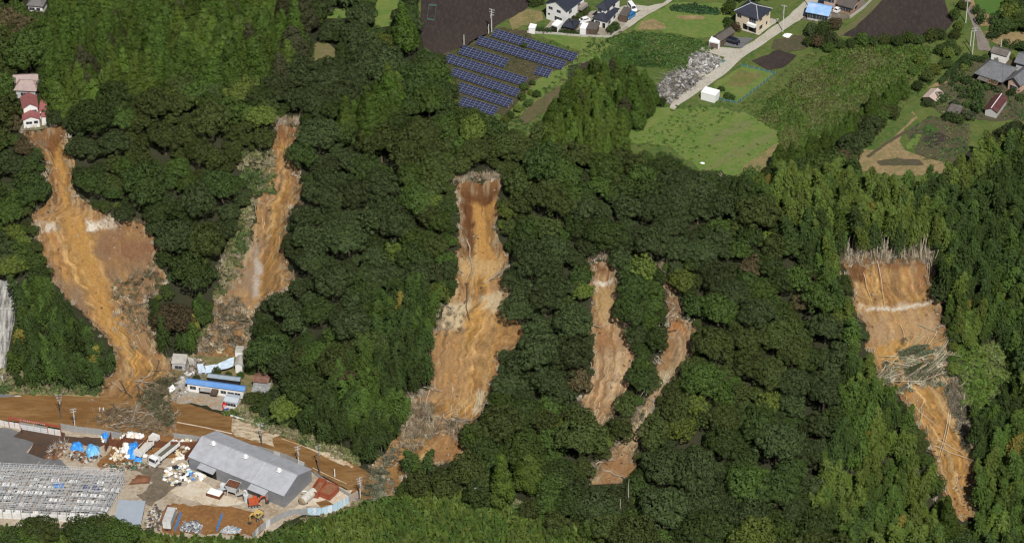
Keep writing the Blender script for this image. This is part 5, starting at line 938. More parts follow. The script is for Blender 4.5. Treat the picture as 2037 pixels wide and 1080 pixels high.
def bamboo_mesh(name, r, h=11., rad=1.9, lean=1.6):
    """one bamboo: bowed culm, feathery drooping sprays on the upper half"""
    a = r.random()*6.28; dx, dy = math.cos(a), math.sin(a)
    spine = lambda t: np.stack([dx*lean*t**2.4, dy*lean*t**2.4, h*t*(1-.05*t**2)], -1)
    cs, ns, rl = [], [], []; m = 30
    for i in range(m):
        t = .38+.62*(i+.5)/m; p = spine(np.array(t)); R_ = rad*(math.sin(min(1, (1.03-t)/.6)*math.pi/2)**.8)*(.75+.5*r.random())
        for b in range(7):
            a2 = r.random()*6.28; k = 9; q = np.linspace(.15, 1, k)*R_
            dv = np.array([math.cos(a2), math.sin(a2), 0]); pp = p+q[:, None]*dv; pp[:, 2] += .35*q-(q/rad)**2*.75*rad+r.normal(0, .1, k); pp += r.normal(0, .13, (k, 3))
            cs.append(pp); ns.append(np.tile(dv*.45+np.array([0, 0, .8]), (k, 1))); rl.append(np.tile(dv-np.array([0, 0, .8]), (k, 1)))
    c = np.concatenate(cs); n = np.concatenate(ns)+r.normal(0, .45, (len(c), 3)); roll = np.concatenate(rl)+r.normal(0, .5, (len(c), 3))
    v, f = quads(c, n, .24*(.7+.6*r.random(len(c))), 2.3, r, roll)
    lv = np.clip(r.normal(.5, .2, len(c)), 0, 1)
    # the culm
    T = np.linspace(0, .97, 9); S_ = spine(T); rr = np.interp(T, [0, 1], [.075, .02]); ring = []
    for p, q in zip(S_, rr):
        for k in range(4): ring.append(p+np.array([math.cos(k*1.571)*q, math.sin(k*1.571)*q, 0]))
    fs = [[i*4+k, i*4+(k+1) % 4, (i+1)*4+(k+1) % 4, (i+1)*4+k] for i in range(8) for k in range(4)]
    me = fast_mesh(name, np.r_[v, np.array(ring)], np.r_[f, np.array(fs)+len(v)], [LEAF, CULM], leafv=np.r_[lv, np.zeros(len(fs))])
    mi = np.zeros(len(me.polygons), np.int32); mi[len(f):] = 1; me.polygons.foreach_set('material_index', mi); return me
def weed_mesh(name, r, n=60, rad=.8, h=.9, leaf=.28, asp=2.2):
    a = r.random(n)*6.28; q = rad*np.sqrt(r.random(n)); z = h*(.25+.75*r.random(n))*(1-.5*(q/rad)**2)
    c = np.stack([np.cos(a)*q, np.sin(a)*q, z], 1); nn = np.stack([np.cos(a)*.5, np.sin(a)*.5, np.full(n, .7)], 1)+r.normal(0, .5, (n, 3))
    v, f = quads(c, nn, leaf*(.6+.8*r.random(n)), asp, r); return fast_mesh(name, v, f, LEAF, leafv=np.clip(r.normal(.5, .25, n), 0, 1))
def straw_mesh(name, r, n=40, rad=.9, h=1.6):
    """a tussock of dead stalks"""
    a = r.random(n)*6.28; q = rad*np.sqrt(r.random(n)); b = np.stack([np.cos(a)*q, np.sin(a)*q, np.zeros(n)], 1)
    t = b+np.stack([r.normal(0, .45, n), r.normal(0, .45, n), h*(.4+.6*r.random(n))], 1); w = np.stack([r.normal(0, 1, n), r.normal(0, 1, n), np.zeros(n)], 1); w = w/np.linalg.norm(w, axis=1, keepdims=True)*.05
    v = np.stack([b-w, b+w, t+w*.6, t-w*.6], 1).reshape(-1, 3); return fast_mesh(name, v, np.arange(4*n).reshape(n, 4), LEAF, leafv=r.random(n))
def trunk_mesh(name, r, h, r0, limbs, spread, mat):
    b = MB(); p = [Vector((0, 0, -.4))]
    for i in range(4): p.append(Vector((r.normal(0, .12), r.normal(0, .12), h*(i+1)/4)))
    b.path(p, [r0*1.25, r0, r0*.85, r0*.7, r0*.35], 7)
    for i in range(limbs):
        a = 6.28*i/limbs+r.random(); z = h*(.45+.4*r.random()); s = spread*(.6+.5*r.random()); m_ = Vector((math.cos(a)*s*.5, math.sin(a)*s*.5, z+s*.45))
        b.path([(0, 0, z), m_, (math.cos(a)*s, math.sin(a)*s, z+s*.75)], [r0*.5, r0*.35, r0*.12], 5)
    return b.mesh(name, mat)

CROWNS = dict(
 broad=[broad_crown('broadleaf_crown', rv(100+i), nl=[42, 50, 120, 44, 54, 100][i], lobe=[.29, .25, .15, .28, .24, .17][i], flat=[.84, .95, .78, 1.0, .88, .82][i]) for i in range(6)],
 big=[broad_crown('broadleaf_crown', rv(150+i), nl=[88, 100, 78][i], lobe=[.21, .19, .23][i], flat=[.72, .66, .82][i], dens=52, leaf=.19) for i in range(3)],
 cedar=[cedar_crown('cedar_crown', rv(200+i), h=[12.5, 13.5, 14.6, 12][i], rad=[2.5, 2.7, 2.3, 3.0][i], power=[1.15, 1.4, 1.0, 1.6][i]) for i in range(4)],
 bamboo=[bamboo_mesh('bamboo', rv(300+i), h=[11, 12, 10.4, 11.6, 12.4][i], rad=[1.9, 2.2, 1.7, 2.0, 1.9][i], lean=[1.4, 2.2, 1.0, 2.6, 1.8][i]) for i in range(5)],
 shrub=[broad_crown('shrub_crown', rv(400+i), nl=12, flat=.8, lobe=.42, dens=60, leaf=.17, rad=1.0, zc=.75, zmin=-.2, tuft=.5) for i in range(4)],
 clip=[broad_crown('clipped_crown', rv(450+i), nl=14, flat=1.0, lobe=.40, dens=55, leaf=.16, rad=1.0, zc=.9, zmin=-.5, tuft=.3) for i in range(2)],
 weed=[weed_mesh('weed_clump', rv(500+i)) for i in range(4)],
 grass=[weed_mesh('grass_tuft', rv(520+i), n=26, rad=.5, h=.35, leaf=.16, asp=2.5) for i in range(3)],
 straw=[straw_mesh('straw_tussock', rv(540+i)) for i in range(3)],
)
TRUNKS = dict(broad=[trunk_mesh('broadleaf_trunk', rv(600+i), 4.4, .22, 5, 2.2, BARK) for i in range(2)], cedar=[trunk_mesh('cedar_trunk', rv(610), 12.2, .2, 0, 0, BARK)], shrub=[trunk_mesh('shrub_stem', rv(620), .8, .05, 3, .5, BARK)], clip=[trunk_mesh('clipped_stem', rv(621), .9, .06, 2, .3, BARK)])
def scatter(name, label, pts, scl, rot, vid, tint, meshes, group=None):
    """one 'stuff' object that stands many small plants on its own points"""
    pts = np.asarray(pts, np.float32); n = len(pts); me = bpy.data.meshes.new(name); me.vertices.add(n); me.vertices.foreach_set('co', pts.ravel())
    for nm, ty, key, val in (('scl', 'FLOAT_VECTOR', 'vector', scl), ('rot', 'FLOAT_VECTOR', 'vector', rot), ('vid', 'INT', 'value', vid), ('tint', 'FLOAT_COLOR', 'color', np.c_[tint, np.ones(n)])):
        a = me.attributes.new(nm, ty, 'POINT'); a.data.foreach_set(key, np.ascontiguousarray(val, np.int32 if ty == 'INT' else np.float32).ravel())
    ng = bpy.data.node_groups.new(name, 'GeometryNodeTree'); ng.interface.new_socket('Geometry', in_out='INPUT', socket_type='NodeSocketGeometry'); ng.interface.new_socket('Geometry', in_out='OUTPUT', socket_type='NodeSocketGeometry')
    gi = ng.nodes.new('NodeGroupInput'); go = ng.nodes.new('NodeGroupOutput'); ip = ng.nodes.new('GeometryNodeInstanceOnPoints'); jn = ng.nodes.new('GeometryNodeJoinGeometry')
    for m in meshes:
        src = bpy.data.objects.new(m.name+'_source', m); oi = ng.nodes.new('GeometryNodeObjectInfo'); oi.inputs['Object'].default_value = src; gti = ng.nodes.new('GeometryNodeGeometryToInstance')
        ng.links.new(oi.outputs['Geometry'], gti.inputs[0]); ng.links.new(gti.outputs[0], jn.inputs[0])
    def na(nm, ty):
        q = ng.nodes.new('GeometryNodeInputNamedAttribute'); q.data_type = ty; q.inputs['Name'].default_value = nm; return q.outputs[0]
    ng.links.new(gi.outputs[0], ip.inputs['Points']); ng.links.new(jn.outputs[0], ip.inputs['Instance']); ip.inputs['Pick Instance'].default_value = True
    ng.links.new(na('vid', 'INT'), ip.inputs['Instance Index']); ng.links.new(na('rot', 'FLOAT_VECTOR'), ip.inputs['Rotation']); ng.links.new(na('scl', 'FLOAT_VECTOR'), ip.inputs['Scale']); ng.links.new(ip.outputs[0], go.inputs[0])
    o = put(bpy.data.objects.new(name, me)); md = o.modifiers.new('plants', 'NODES'); md.node_group = ng; o['kind'] = 'stuff'; o['label'] = label; o['tint'] = (0.05, .08, .03)
    if group: o['group'] = group
    return o
# ------------------------------------------------------------------ where trees may not stand (outlines on the photograph)
OPEN = [s['poly'] for s in SCARS] + [np.array(p, float) for p in [
 [(834, -90), (834, 60), (846, 95), (880, 112), (900, 150), (908, 205), (985, 232), (1004, 250), (1050, 262), (1082, 240), (1090, 214), (1130, 165), (1170, 120), (1215, 118), (1260, 130), (1292, 128), (1312, 180), (1326, 206), (1306, 232), (1262, 262), (1208, 296), (1330, 302), (1392, 342), (1470, 350), (1530, 330), (1600, 300), (1640, 285), (1700, 245), (1760, 190), (1800, 215), (1690, 318), (1730, 345), (1800, 352), (1885, 345), (1905, 320), (1950, 300), (2000, 240), (2090, 238), (2090, -90)],
 [(-150, 776), (205, 782), (210, 760), (240, 720), (330, 718), (385, 708), (395, 690), (492, 690), (500, 745), (545, 755), (540, 800), (500, 815), (560, 850), (650, 886), (712, 912), (740, 935), (790, 985), (790, 1000), (720, 1000), (640, 1028), (590, 1030), (520, 1070), (330, 1062), (300, 1052), (230, 1040), (150, 1045), (-150, 1045)],
 [(22, 150), (80, 146), (80, 196), (98, 200), (98, 252), (40, 258), (36, 200), (22, 190)], [(48, -40), (92, -40), (90, 26), (50, 20)],
 [(0, 555), (36, 560), (28, 640), (14, 700), (8, 770), (-60, 770), (-60, 550)],
 [(620, 84), (668, 90), (672, 118), (622, 126)], [(645, 18), (702, 15), (702, 38), (648, 40)], [(745, -20), (800, -20), (780, 55), (742, 58)],
 [(560, 232), (598, 230), (600, 262), (556, 262)], [(905, 348), (995, 340), (998, 372), (906, 380)],
 [(475, 305), (545, 300), (545, 380), (505, 390), (480, 350)], [(490, 400), (512, 400), (470, 540), (430, 600), (410, 590), (450, 500)],
 [(1900, 700), (2000, 690), (2010, 760), (1960, 800), (1920, 800)],
]]
# clearings above keep low plants only; OPEN is for tall trees
Z_CEDAR = [[(84, -90), (600, -90), (610, 40), (570, 130), (480, 160), (380, 150), (240, 165), (160, 190), (95, 200)], [(1180, 112), (1215, 118), (1260, 116), (1292, 128), (1315, 185), (1310, 215), (1285, 245), (1215, 292), (1150, 300), (1085, 285), (1085, 240), (1100, 205), (1135, 160)], [(660, 215), (740, 190), (790, 150), (810, 140), (800, 230), (720, 265), (665, 265)]]
Z_BAMBOO = [[(1500, 350), (1700, 330), (1800, 352), (1900, 330), (2090, 230), (2090, 690), (1930, 690), (1880, 620), (1870, 480), (1660, 480), (1690, 600), (1720, 700), (1800, 830), (1880, 1050), (1910, 1140), (1720, 1140), (1620, 1000), (1680, 800), (1690, 650), (1600, 500), (1520, 400)],
 [(620, 800), (700, 700), (860, 640), (858, 780), (800, 820), (740, 930), (690, 905), (600, 850)], [(700, 560), (870, 560), (862, 660), (850, 760), (760, 720)],
 [(-150, 560), (100, 560), (230, 700), (205, 780), (-150, 780)], [(290, 610), (410, 610), (390, 700), (320, 705)],
 [(780, 985), (850, 960), (960, 985), (1080, 1030), (1200, 1060), (1250, 1140), (-150, 1140), (-150, 1050), (520, 1068), (640, 1028)], [(1900, 800), (2090, 760), (2090, 1140), (1950, 1140), (1935, 900)]]
def in_any(px, py, polys):
    m = np.zeros(np.shape(px), bool)
    for p in polys: m |= inpoly(px, py, p)
    return m
OPW = [ground(jitter_outline(p, 8, 0))[:, :2] for p in OPEN]
OPEN.append(np.array([(1668, 480), (1720, 474), (1850, 484), (1864, 540), (1850, 528), (1680, 520)], float))
_OB = [(p, p.min(0), p.max(0)) for p in OPEN]
def clear_px(px, py):
    """pixels between a point and the nearest open ground (negative inside it)"""
    d = np.full(np.shape(px), 1e3)
    for p, lo, hi in _OB:
        m = (px > lo[0]-70) & (px < hi[0]+70) & (py > lo[1]-70) & (py < hi[1]+70)
        if m.any():
            q = dpoly(px[m], py[m], p); q = np.where(inpoly(px[m], py[m], p), -q, q); d[m] = np.minimum(d[m], q)
    return d
def seed_points(step, x0=-205, x1=205, y0=-150, y1=150, k=0):
    r = np.random.default_rng(900+k); xs, ys = np.meshgrid(np.arange(x0, x1, step), np.arange(y0, y1, step*.87)); xs[1::2] += step/2
    xs = xs.ravel()+r.normal(0, step*.34, xs.size); ys = ys.ravel()+r.normal(0, step*.34, ys.size); return xs, ys
TINTS = dict(oak=(.037, .057, .015), olive=(.048, .063, .017), moss=(.050, .080, .017), grey=(.041, .057, .020), lime=(.085, .112, .022), brown=(.070, .056, .027), yellow=(.17, .15, .03), cedar=(.050, .082, .014), cedarb=(.070, .106, .018), cedard=(.046, .049, .022), bam=(.060, .098, .019), bamy=(.090, .125, .024), bamd=(.041, .066, .017))
CNAME = dict(oak='dark green', olive='olive green', moss='mid green', grey='grey-green', lime='bright green', brown='reddish brown', yellow='yellow', cedar='deep green', cedarb='bright green', cedard='brownish green', bam='green', bamy='yellow-green', bamd='dark green')
PXM = 6.86
trees = []      # (kind, x, y, z, scale, rz, tint name, px, py, radius in pixels)
def consider(kind, xs, ys, rad0, zc, r, smin, smax, pick, test, need=.62, zs=1.0):
    z = surf(xs, ys)
    sc = smin+(smax-smin)*r.random(len(xs))**1.3
    c = to_px(np.c_[xs, ys, z+zc*sc]); b = to_px(np.c_[xs, ys, z]); rp = rad0*sc*PXM
    ok = (c[:, 0] > -90) & (c[:, 0] < 2127) & (c[:, 1] > -95) & (c[:, 1] < 1215) & test(c[:, 0], c[:, 1])
    i = np.where(ok)[0]; xs, ys, z, sc, c, b, rp = xs[i], ys[i], z[i], sc[i], c[i], b[i], rp[i]
    ok = ok & (clear_px(c[:, 0], c[:, 1]) > rp*need) if False else (clear_px(c[:, 0], c[:, 1]) > rp*need*(.66+.5*r.random(len(xs)))); inw = np.zeros(len(xs), bool)
    for w in OPW: inw |= inpoly(xs, ys, w)
    low = ok & ~inw
    for j in np.where(low)[0]:
        trees.append((kind, xs[j], ys[j], z[j], sc[j], r.random()*6.28, pick(c[j, 0], c[j, 1], r), c[j, 0], c[j, 1], rp[j]))
def pick_broad(x, y, r):
    q = r.random(); m = fbm(np.array(x/170), np.array(y/140+5), 3)+r.normal(0, .07)
    if y < 300 and x < 80: return ['moss', 'olive', 'brown'][int(q*2.4)]
    if x > 1880 and y > 640: return ['moss', 'lime', 'oak'][int(q*3)]
    if q < .012: return 'brown'
    if q < .05: return 'lime'
    return 'olive' if m > .58 else 'moss' if m > .5 else 'oak' if m > .41 else 'grey'
notc = lambda x, y: ~in_any(x, y, Z_CEDAR) & ~in_any(x, y, Z_BAMBOO)
r = rv(31)
placed = np.zeros((0, 3))
def keep_apart(n0, f):
    """drop new broadleaf trees that crowd those already standing"""
    global placed, trees
    out = trees[:n0]; P = [tuple(q) for q in placed]
    A = np.array(P).reshape(-1, 3)
    for t in trees[n0:]:
        rad = 3.4*t[4]
        if len(A) and (np.hypot(A[:, 0]-t[1], (A[:, 1]-t[2])*1.05) < (A[:, 2]+rad)*f).any(): continue
        out.append(t); A = np.vstack([A, (t[1], t[2], rad)])
    trees = out; placed = A
for k, (step, lo, hi, need, f) in enumerate([(8.0, 1.4, 2.0, .75, .58), (5.0, .95, 1.4, .68, .54), (3.0, .6, .95, .62, .54), (2.2, .36, .6, .5, .58)]):
    n0 = len(trees); xs, ys = seed_points(step, k=1+k*7)
    if k == 0: q = r.random(len(xs)) < .62; xs, ys = xs[q], ys[q]
    consider('broad', xs, ys, 3.4, 4.2, r, lo, hi, pick_broad, notc, need); keep_apart(n0, f)
pick_c = lambda x, y, r: ('cedard' if r.random() < .06 else 'cedarb' if fbm(np.array(x/90), np.array(y/70), 2)+r.normal(0, .06) > .53 else 'cedar')
xs, ys = seed_points(4.1, k=3); consider('cedar', xs, ys, 2.6, 8.5, r, .8, 1.45, pick_c, lambda x, y: in_any(x, y, Z_CEDAR) & (x < 1000), .7)
xs, ys = seed_points(2.9, k=33); consider('cedar', xs, ys, 2.6, 8.5, r, .55, .88, pick_c, lambda x, y: in_any(x, y, Z_CEDAR) & (x >= 1000), .8)
def pick_b(x, y, r):
    m = fbm(np.array(x/80), np.array(y/80+9), 3)+r.normal(0, .07)
    if r.random() < .005: return 'yellow'
    if x > 1480: return 'bamy' if m > .54-.08*(y < 520) else 'bam' if m > .37 else 'bamd'
    if y > 940: return 'bamy' if m > .47 else 'bam'
    return 'bam' if m > .60 else 'bamd' if m > .44 else 'oak'
LOWB = [[(780, 985), (850, 960), (960, 985), (1080, 1030), (1200, 1060), (1250, 1140), (-150, 1140), (-150, 1050), (520, 1068), (640, 1028)]]
xs, ys = seed_points(2.4, k=4); consider('bamboo', xs, ys, 1.8, 7.5, r, .62, 1.2, pick_b, lambda x, y: in_any(x, y, Z_BAMBOO) & ~in_any(x, y, LOWB), .62)
xs, ys = seed_points(1.7, k=5); consider('bamboo', xs, ys, 1.8, 7.5, r, .24, .42, pick_b, lambda x, y: in_any(x, y, LOWB), .25)
SPECIAL = [  # single trees one would point at: kind, pixel of the foot, scale, tint, label
 ('cedar', 812, 108, 1.5, 'cedar', 'tall cone-shaped deep green cedar at the left corner of the dark ploughed field'),
 ('broad', 350, 668, 1.75, 'brown', 'big reddish-brown broadleaf tree standing between the feet of the two leftmost landslides'),
 ('cedar', 1000, 1010, 1.25, 'cedarb', 'bright green cone-shaped conifer low on the slope, lower of the bright pair'),
 ('cedar', 1052, 975, 1.2, 'cedarb', 'bright green cone-shaped conifer low on the slope, upper of the bright pair'),
 ('cedar', 608, 68, 1.25, 'cedard', 'dark brownish cedar standing left of the small grassy clearing'),
 ('broad', 705, 790, 1.15, 'brown', 'rusty brown broadleaf tree low on the slope above the road poles'),
 ('broad', 1150, 780, 1.1, 'brown', 'brownish broadleaf tree just left of the narrow striped landslide'),
 ('broad', 1822, 1100, .8, 'yellow', 'small yellow-leaved tree near the foot of the landslide farthest right'),
 ('broad', 1530, 830, 1.1, 'lime', 'lone bright green rounded tree deep inside the dark evergreen slope'),
 ('broad', 1355, 880, 1.1, 'lime', 'bright green broadleaf tree right of the narrow forked landslide'),
 ('cedar', 1885, 1085, 1.1, 'cedar', 'dark pointed conifer below the foot of the landslide farthest right'),
 ('bamboo', 822, 950, 1.1, 'bamd', 'dark bamboo stem standing alone in the mud below the tall middle landslide'),
 ('bamboo', 832, 962, 1.0, 'bam', 'green bamboo stem in the mud beside the lone dark bamboo'),
 ('bamboo', 845, 955, .95, 'bamd', 'short dark bamboo stem in mud left of the rust-red earth bank'),
]
LANDMARKS = [(90, 250, 'the red-roofed houses'), (110, 300, 'the top of the leftmost scar'), (100, 400, 'the neck of the leftmost scar'), (190, 440, 'the white band of the leftmost scar'), (140, 560, 'the middle of the leftmost scar'), (310, 530, 'the right bulge of the leftmost scar'), (230, 690, 'the foot of the leftmost scar'), (575, 245, 'the top of the second scar'), (510, 350, 'the weedy patch of the second scar'), (580, 420, 'the middle of the second scar'), (560, 570, 'the lower right of the second scar'), (440, 580, 'the lower left of the second scar'), (420, 690, 'the foot of the second scar'), (950, 360, 'the top of the tall middle scar'), (950, 480, 'the neck of the tall middle scar'), (880, 610, 'the left bulge of the middle scar'), (1035, 660, 'the right bulge of the middle scar'), (860, 760, 'the lower left of the middle scar'), (970, 800, 'the lower right of the middle scar'), (900, 900, 'the foot of the middle scar'), (1200, 525, 'the top of the striped scar'), (1205, 660, 'the middle of the striped scar'), (1190, 830, 'the foot of the striped scar'), (1330, 550, 'the top of the forked scar'), (1365, 660, 'the bend of the forked scar'), (1280, 820, 'the lower part of the forked scar'), (1215, 940, 'the foot of the forked scar'), (1765, 500, 'the stem-lined top of the far right scar'), (1700, 610, 'the left side of the far right scar'), (1870, 600, 'the right side of the far right scar'), (1770, 740, 'the left of the fallen bamboo fan'), (1900, 710, 'the right of the fallen bamboo fan'), (1830, 880, 'the lower left of the far right scar'), (1935, 900, 'the lower right of the far right scar'), (1905, 1030, 'the foot of the far right scar'), (900, 160, 'the left ends of the solar panels'), (985, 230, 'the lowest solar panels'), (1100, 180, 'the track beside the solar panels'), (50, 165, 'the pink-roofed houses'), (70, 20, 'the small grey-roofed white house'), (835, 80, 'the large ploughed field'), (535, 780, 'the broken tile roof'), (330, 720, 'the battered grey shed'), (120, 1040, 'the front of the steel frame'), (270, 1050, 'the grey-roofed shed'), (400, 1060, 'the metal scrap heap'), (560, 1040, 'the curved yard fence'), (720, 990, 'the right tip of the yard'), (1250, 280, 'the left end of the mown field'), (1390, 350, 'the white sheet in the mown field'), (1530, 320, 'the right end of the mown field'), (1320, 180, 'the lower rubble heap'), (1710, 340, 'the left of the bare earth plot'), (1870, 340, 'the right of the bare earth plot'), (1990, 240, 'the maroon-roofed shed'), (650, 105, 'the small dirt clearing'), (670, 30, 'the narrow grass clearing'), (770, 40, 'the clearing with the green net'), (640, 880, 'the bend of the muddy road'), (30, 640, 'the grey concrete slope'), (330, 60, 'the middle of the far left plantation'), (180, 120, 'the left part of the plantation'), (480, 80, 'the right part of the plantation'), (720, 420, 'the wood between second and middle scars'), (700, 640, 'the brown tree above the road'), (1100, 440, 'the wood between middle and striped scars'), (1080, 880, 'the two bright conifers'), (1480, 600, 'the middle of the right-hand wood'), (1500, 820, 'the lone bright green tree'), (1450, 1000, 'the lower edge of the right-hand wood'), (1600, 1000, 'the yellowish tree at the bottom'), (1600, 430, 'the yellow-green bamboo edge'), (1980, 420, 'the farmhouse bamboo'), (1980, 580, 'the right border below the bamboo'), (2000, 750, 'the bright weedy slope'), (2000, 950, 'the bottom right corner'), (330, 350, 'the wood between first two scars'), (300, 200, 'the edge below the plantation'), (700, 250, 'the bright conifers below the clearing'), (830, 220, 'the trees left of the panels'), (1000, 1050, 'the small pale pole'), (700, 1060, 'the bottom bamboo thicket'), (1250, 1050, 'the two bare leaning trunks')]
def landmark_label(kind, col, x, y, sc):
    lm = LANDMARKS
    k = min(range(len(lm)), key=lambda i: (lm[i][0]-x)**2+((lm[i][1]-y)*1.2)**2); dx, dy = x-lm[k][0], y-lm[k][1]; far = math.hypot(dx, dy)
    a = math.degrees(math.atan2(-dy, dx)) % 360; rel = ['right of', 'above', 'above', 'left of', 'left of', 'below', 'below', 'right of'][int(a//45)]
    if far > 85: rel = 'some way '+rel
    elif far < 45: rel = 'close '+rel
    size = 'large' if sc > 1.08 else 'small' if sc < .75 else 'mid-sized'
    word = dict(broad='broadleaf tree', cedar='cedar', bamboo='bamboo')[kind]
    s_ = f'{size} {CNAME[col]} {word} {rel} {lm[k][2]}'; return s_ if len(s_.split()) <= 16 else s_.replace('some way ', '').replace('close ', '')
GROUPS = dict(broad='broadleaf trees of the hillside wood', cedar='cedars of the plantations', bamboo='bamboo on the slopes')
NAMES = dict(broad='broadleaf_tree', cedar='cedar_tree', bamboo='bamboo')
def plant(kind, x, y, z, sc, rz, col, label, group, i, name=None):
    cm = CROWNS[kind][i % len(CROWNS[kind])] if not (kind == 'broad' and sc > 1.25) else CROWNS['big'][i % 3]; zs = .9+.2*((i*37) % 11)/10
    if kind == 'bamboo':
        o = put(bpy.data.objects.new('bamboo', cm)); tag(o, label, 'bamboo', group); o['tint'] = TINTS[col]
    else:
        o = thing(name or NAMES[kind], label, 'tree', (0, 0, 0), 0, group)
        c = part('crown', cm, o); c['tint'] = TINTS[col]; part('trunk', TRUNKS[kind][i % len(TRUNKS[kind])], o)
    o.location = (x, y, z-.1); o.rotation_euler = (0, 0, rz); q_ = ((i*53) % 17)/17-.5; o.scale = (sc*(1+.28*q_), sc*(1-.28*q_), sc*zs); o.rotation_euler = (.22*q_, .2*(((i*29) % 13)/13-.5), rz); return o
for i, (kind, px, py, sc, col, lab) in enumerate(SPECIAL):
    g = G(px, py); rm = 3.2*sc if kind != 'cedar' else 4.6*sc; trees = [t for t in trees if not (math.hypot(t[1]-g.x, t[2]-g.y+(2.5 if kind == 'cedar' else 0)) < rm)]
    plant(kind, g.x, g.y, float(surf(np.array([g.x]), np.array([g.y]))[0]), sc, i*1.3, col, lab, None, i)
left = dict(broad=[], cedar=[], bamboo=[])
for kind, lim in (('broad', 285), ('cedar', 285), ('bamboo', 285)):
    L_ = [t for t in trees if t[0] == kind]; seen = [t for t in L_ if 0 < t[7] < PW and 0 < t[8] < PH]; seen.sort(key=lambda t: -t[9])
    own = set(id(t) for t in seen[:lim])
    labs = [landmark_label(kind, t[6], t[7], t[8], t[4]) for t in seen[:lim]]
    for lb in set(labs):
        ix = sorted([i for i, q in enumerate(labs) if q == lb], key=lambda i: seen[i][7])
        if len(ix) == 1: continue
        words = {2: ['left of two', 'right of two'], 3: ['leftmost of three', 'middle of three', 'rightmost of three'], 4: ['leftmost of four', 'second of four', 'third of four', 'rightmost of four']}.get(len(ix))
        if words is None: words = ['leftmost of several']+['']*(len(ix)-2)+['rightmost of several']
        for i, w in zip(ix, words):
            if w:
                q = lb+', '+w
                if len(q.split()) > 16: q = q.replace('some way ', '').replace('close ', '')
                if len(q.split()) <= 16: labs[i] = q
    for i, t in enumerate(seen[:lim]): plant(kind, *t[1:7], labs[i], GROUPS[kind], i)
    rest = [t for t in L_ if id(t) not in own]
    if rest:
        n = len(rest); q = np.array([(t[1], t[2], t[3]-.1) for t in rest]); sc = np.array([t[4] for t in rest]); rz = np.array([t[5] for t in rest])
        lab = dict(broad='remaining smaller broadleaf trees of the dark hillside wood', cedar='remaining smaller cedars packed into the plantations', bamboo='remaining mass of bamboo covering the slopes')[kind]
        if kind == 'bamboo': ms = CROWNS['bamboo']
        else: ms = CROWNS[kind]
        scatter(dict(broad='broadleaf_wood', cedar='cedar_wood', bamboo='bamboo_grove')[kind], lab, q, np.stack([sc*rng.uniform(.86, 1.14, n), sc*rng.uniform(.86, 1.14, n), sc*rng.uniform(.82, 1.15, n)], 1), np.c_[rng.normal(0, .07, n), rng.normal(0, .07, n), rz], np.arange(n) % len(ms), np.array([TINTS[t[6]] for t in rest]), ms)
print('TREES', {k: sum(t[0] == k for t in trees) for k in ('broad', 'cedar', 'bamboo')})
# ------------------------------------------------------------------ low growth
def weeds(name, label, polys, step, kind, tints, smin, smax, k, holes=(), prob=None, zmul=1.0):
    if not isinstance(polys[0][0], (tuple, list, np.ndarray)): polys = [polys]
    allp = np.concatenate([ground(p)[:, :2] for p in polys]); r = rv(700+k)
    xs, ys = seed_points(step, allp[:, 0].min()-1, allp[:, 0].max()+1, allp[:, 1].min()-1, allp[:, 1].max()+1, 50+k); z = surf(xs, ys); p = to_px(np.c_[xs, ys, z]); ok = in_any(p[:, 0], p[:, 1], polys)
    for h in holes: ok &= ~inpoly(p[:, 0], p[:, 1], h)
    if prob is not None: ok &= r.random(len(xs)) < prob(p[:, 0], p[:, 1])
    xs, ys, z, p = xs[ok], ys[ok], z[ok], p[ok]; n = len(xs); s = smin+(smax-smin)*r.random(n)**1.6; m = fbm(p[:, 0]/45+k, p[:, 1]/30, 3)+r.normal(0, .07, n)
    ti = np.array(tints, float); idx = np.clip(((m-.32)/.36*len(ti)).astype(int), 0, len(ti)-1)
    return scatter(name, label, np.c_[xs, ys, z+.04], np.stack([s, s, s*zmul*(.8+.5*r.random(n))], 1), np.c_[r.normal(0, .1, n), r.normal(0, .1, n), r.random(n)*6.28], r.integers(0, len(CROWNS[kind]), n), ti[idx], CROWNS[kind])
WG = [(.05, .085, .024), (.065, .105, .028), (.085, .115, .032), (.12, .13, .05)]
weeds('tall_weeds', 'rough field of tall green and brownish weeds right of the gravel road', [(1500, 235), (1560, 175), (1620, 130), (1680, 82), (1760, 92), (1850, 92), (1850, 130), (1780, 190), (1700, 250), (1640, 290), (1560, 330), (1545, 260)], .85, 'weed', [(.066, .108, .022), (.080, .125, .026), (.094, .130, .032), (.105, .12, .04)], .4, 1.15, 1, zmul=1.3)
weeds('bright_weeds', 'bright green weedy clearing right of the far right landslide', [[(1898, 690), (2012, 678), (2024, 765), (1960, 815), (1918, 810)]], .8, 'weed', [(.08, .13, .025), (.10, .15, .03), (.12, .155, .045)], .5, 1.3, 9)
weeds('bamboo_thicket', 'low light green bamboo thicket across the bottom of the picture', [(p_[0], p_[1]+14) for p_ in LOWB[0]], 1.05, 'weed', [(.058, .10, .02), (.075, .115, .022), (.092, .128, .026)], 1.3, 2.3, 10, zmul=1.5)
weeds('undergrowth', 'low green undergrowth along the foot and edges of the wood', [[(475, 305), (545, 300), (548, 385), (505, 390), (480, 350)], [(490, 400), (515, 400), (480, 540), (430, 610), (400, 690), (395, 690), (450, 500)], [(0, 735), (200, 745), (200, 788), (0, 782)], [(515, 1075), (600, 1034), (650, 1028), (715, 1000), (790, 998), (870, 968), (1000, 985), (1060, 1010), (800, 1060), (515, 1100)], [(500, 805), (560, 848), (650, 884), (715, 912), (715, 926), (640, 898), (545, 862), (440, 822)]], .9, 'weed', [(.06, .09, .03), (.08, .11, .035), (.14, .15, .06), (.2, .18, .1)], .5, 1.4, 2, zmul=1.2)
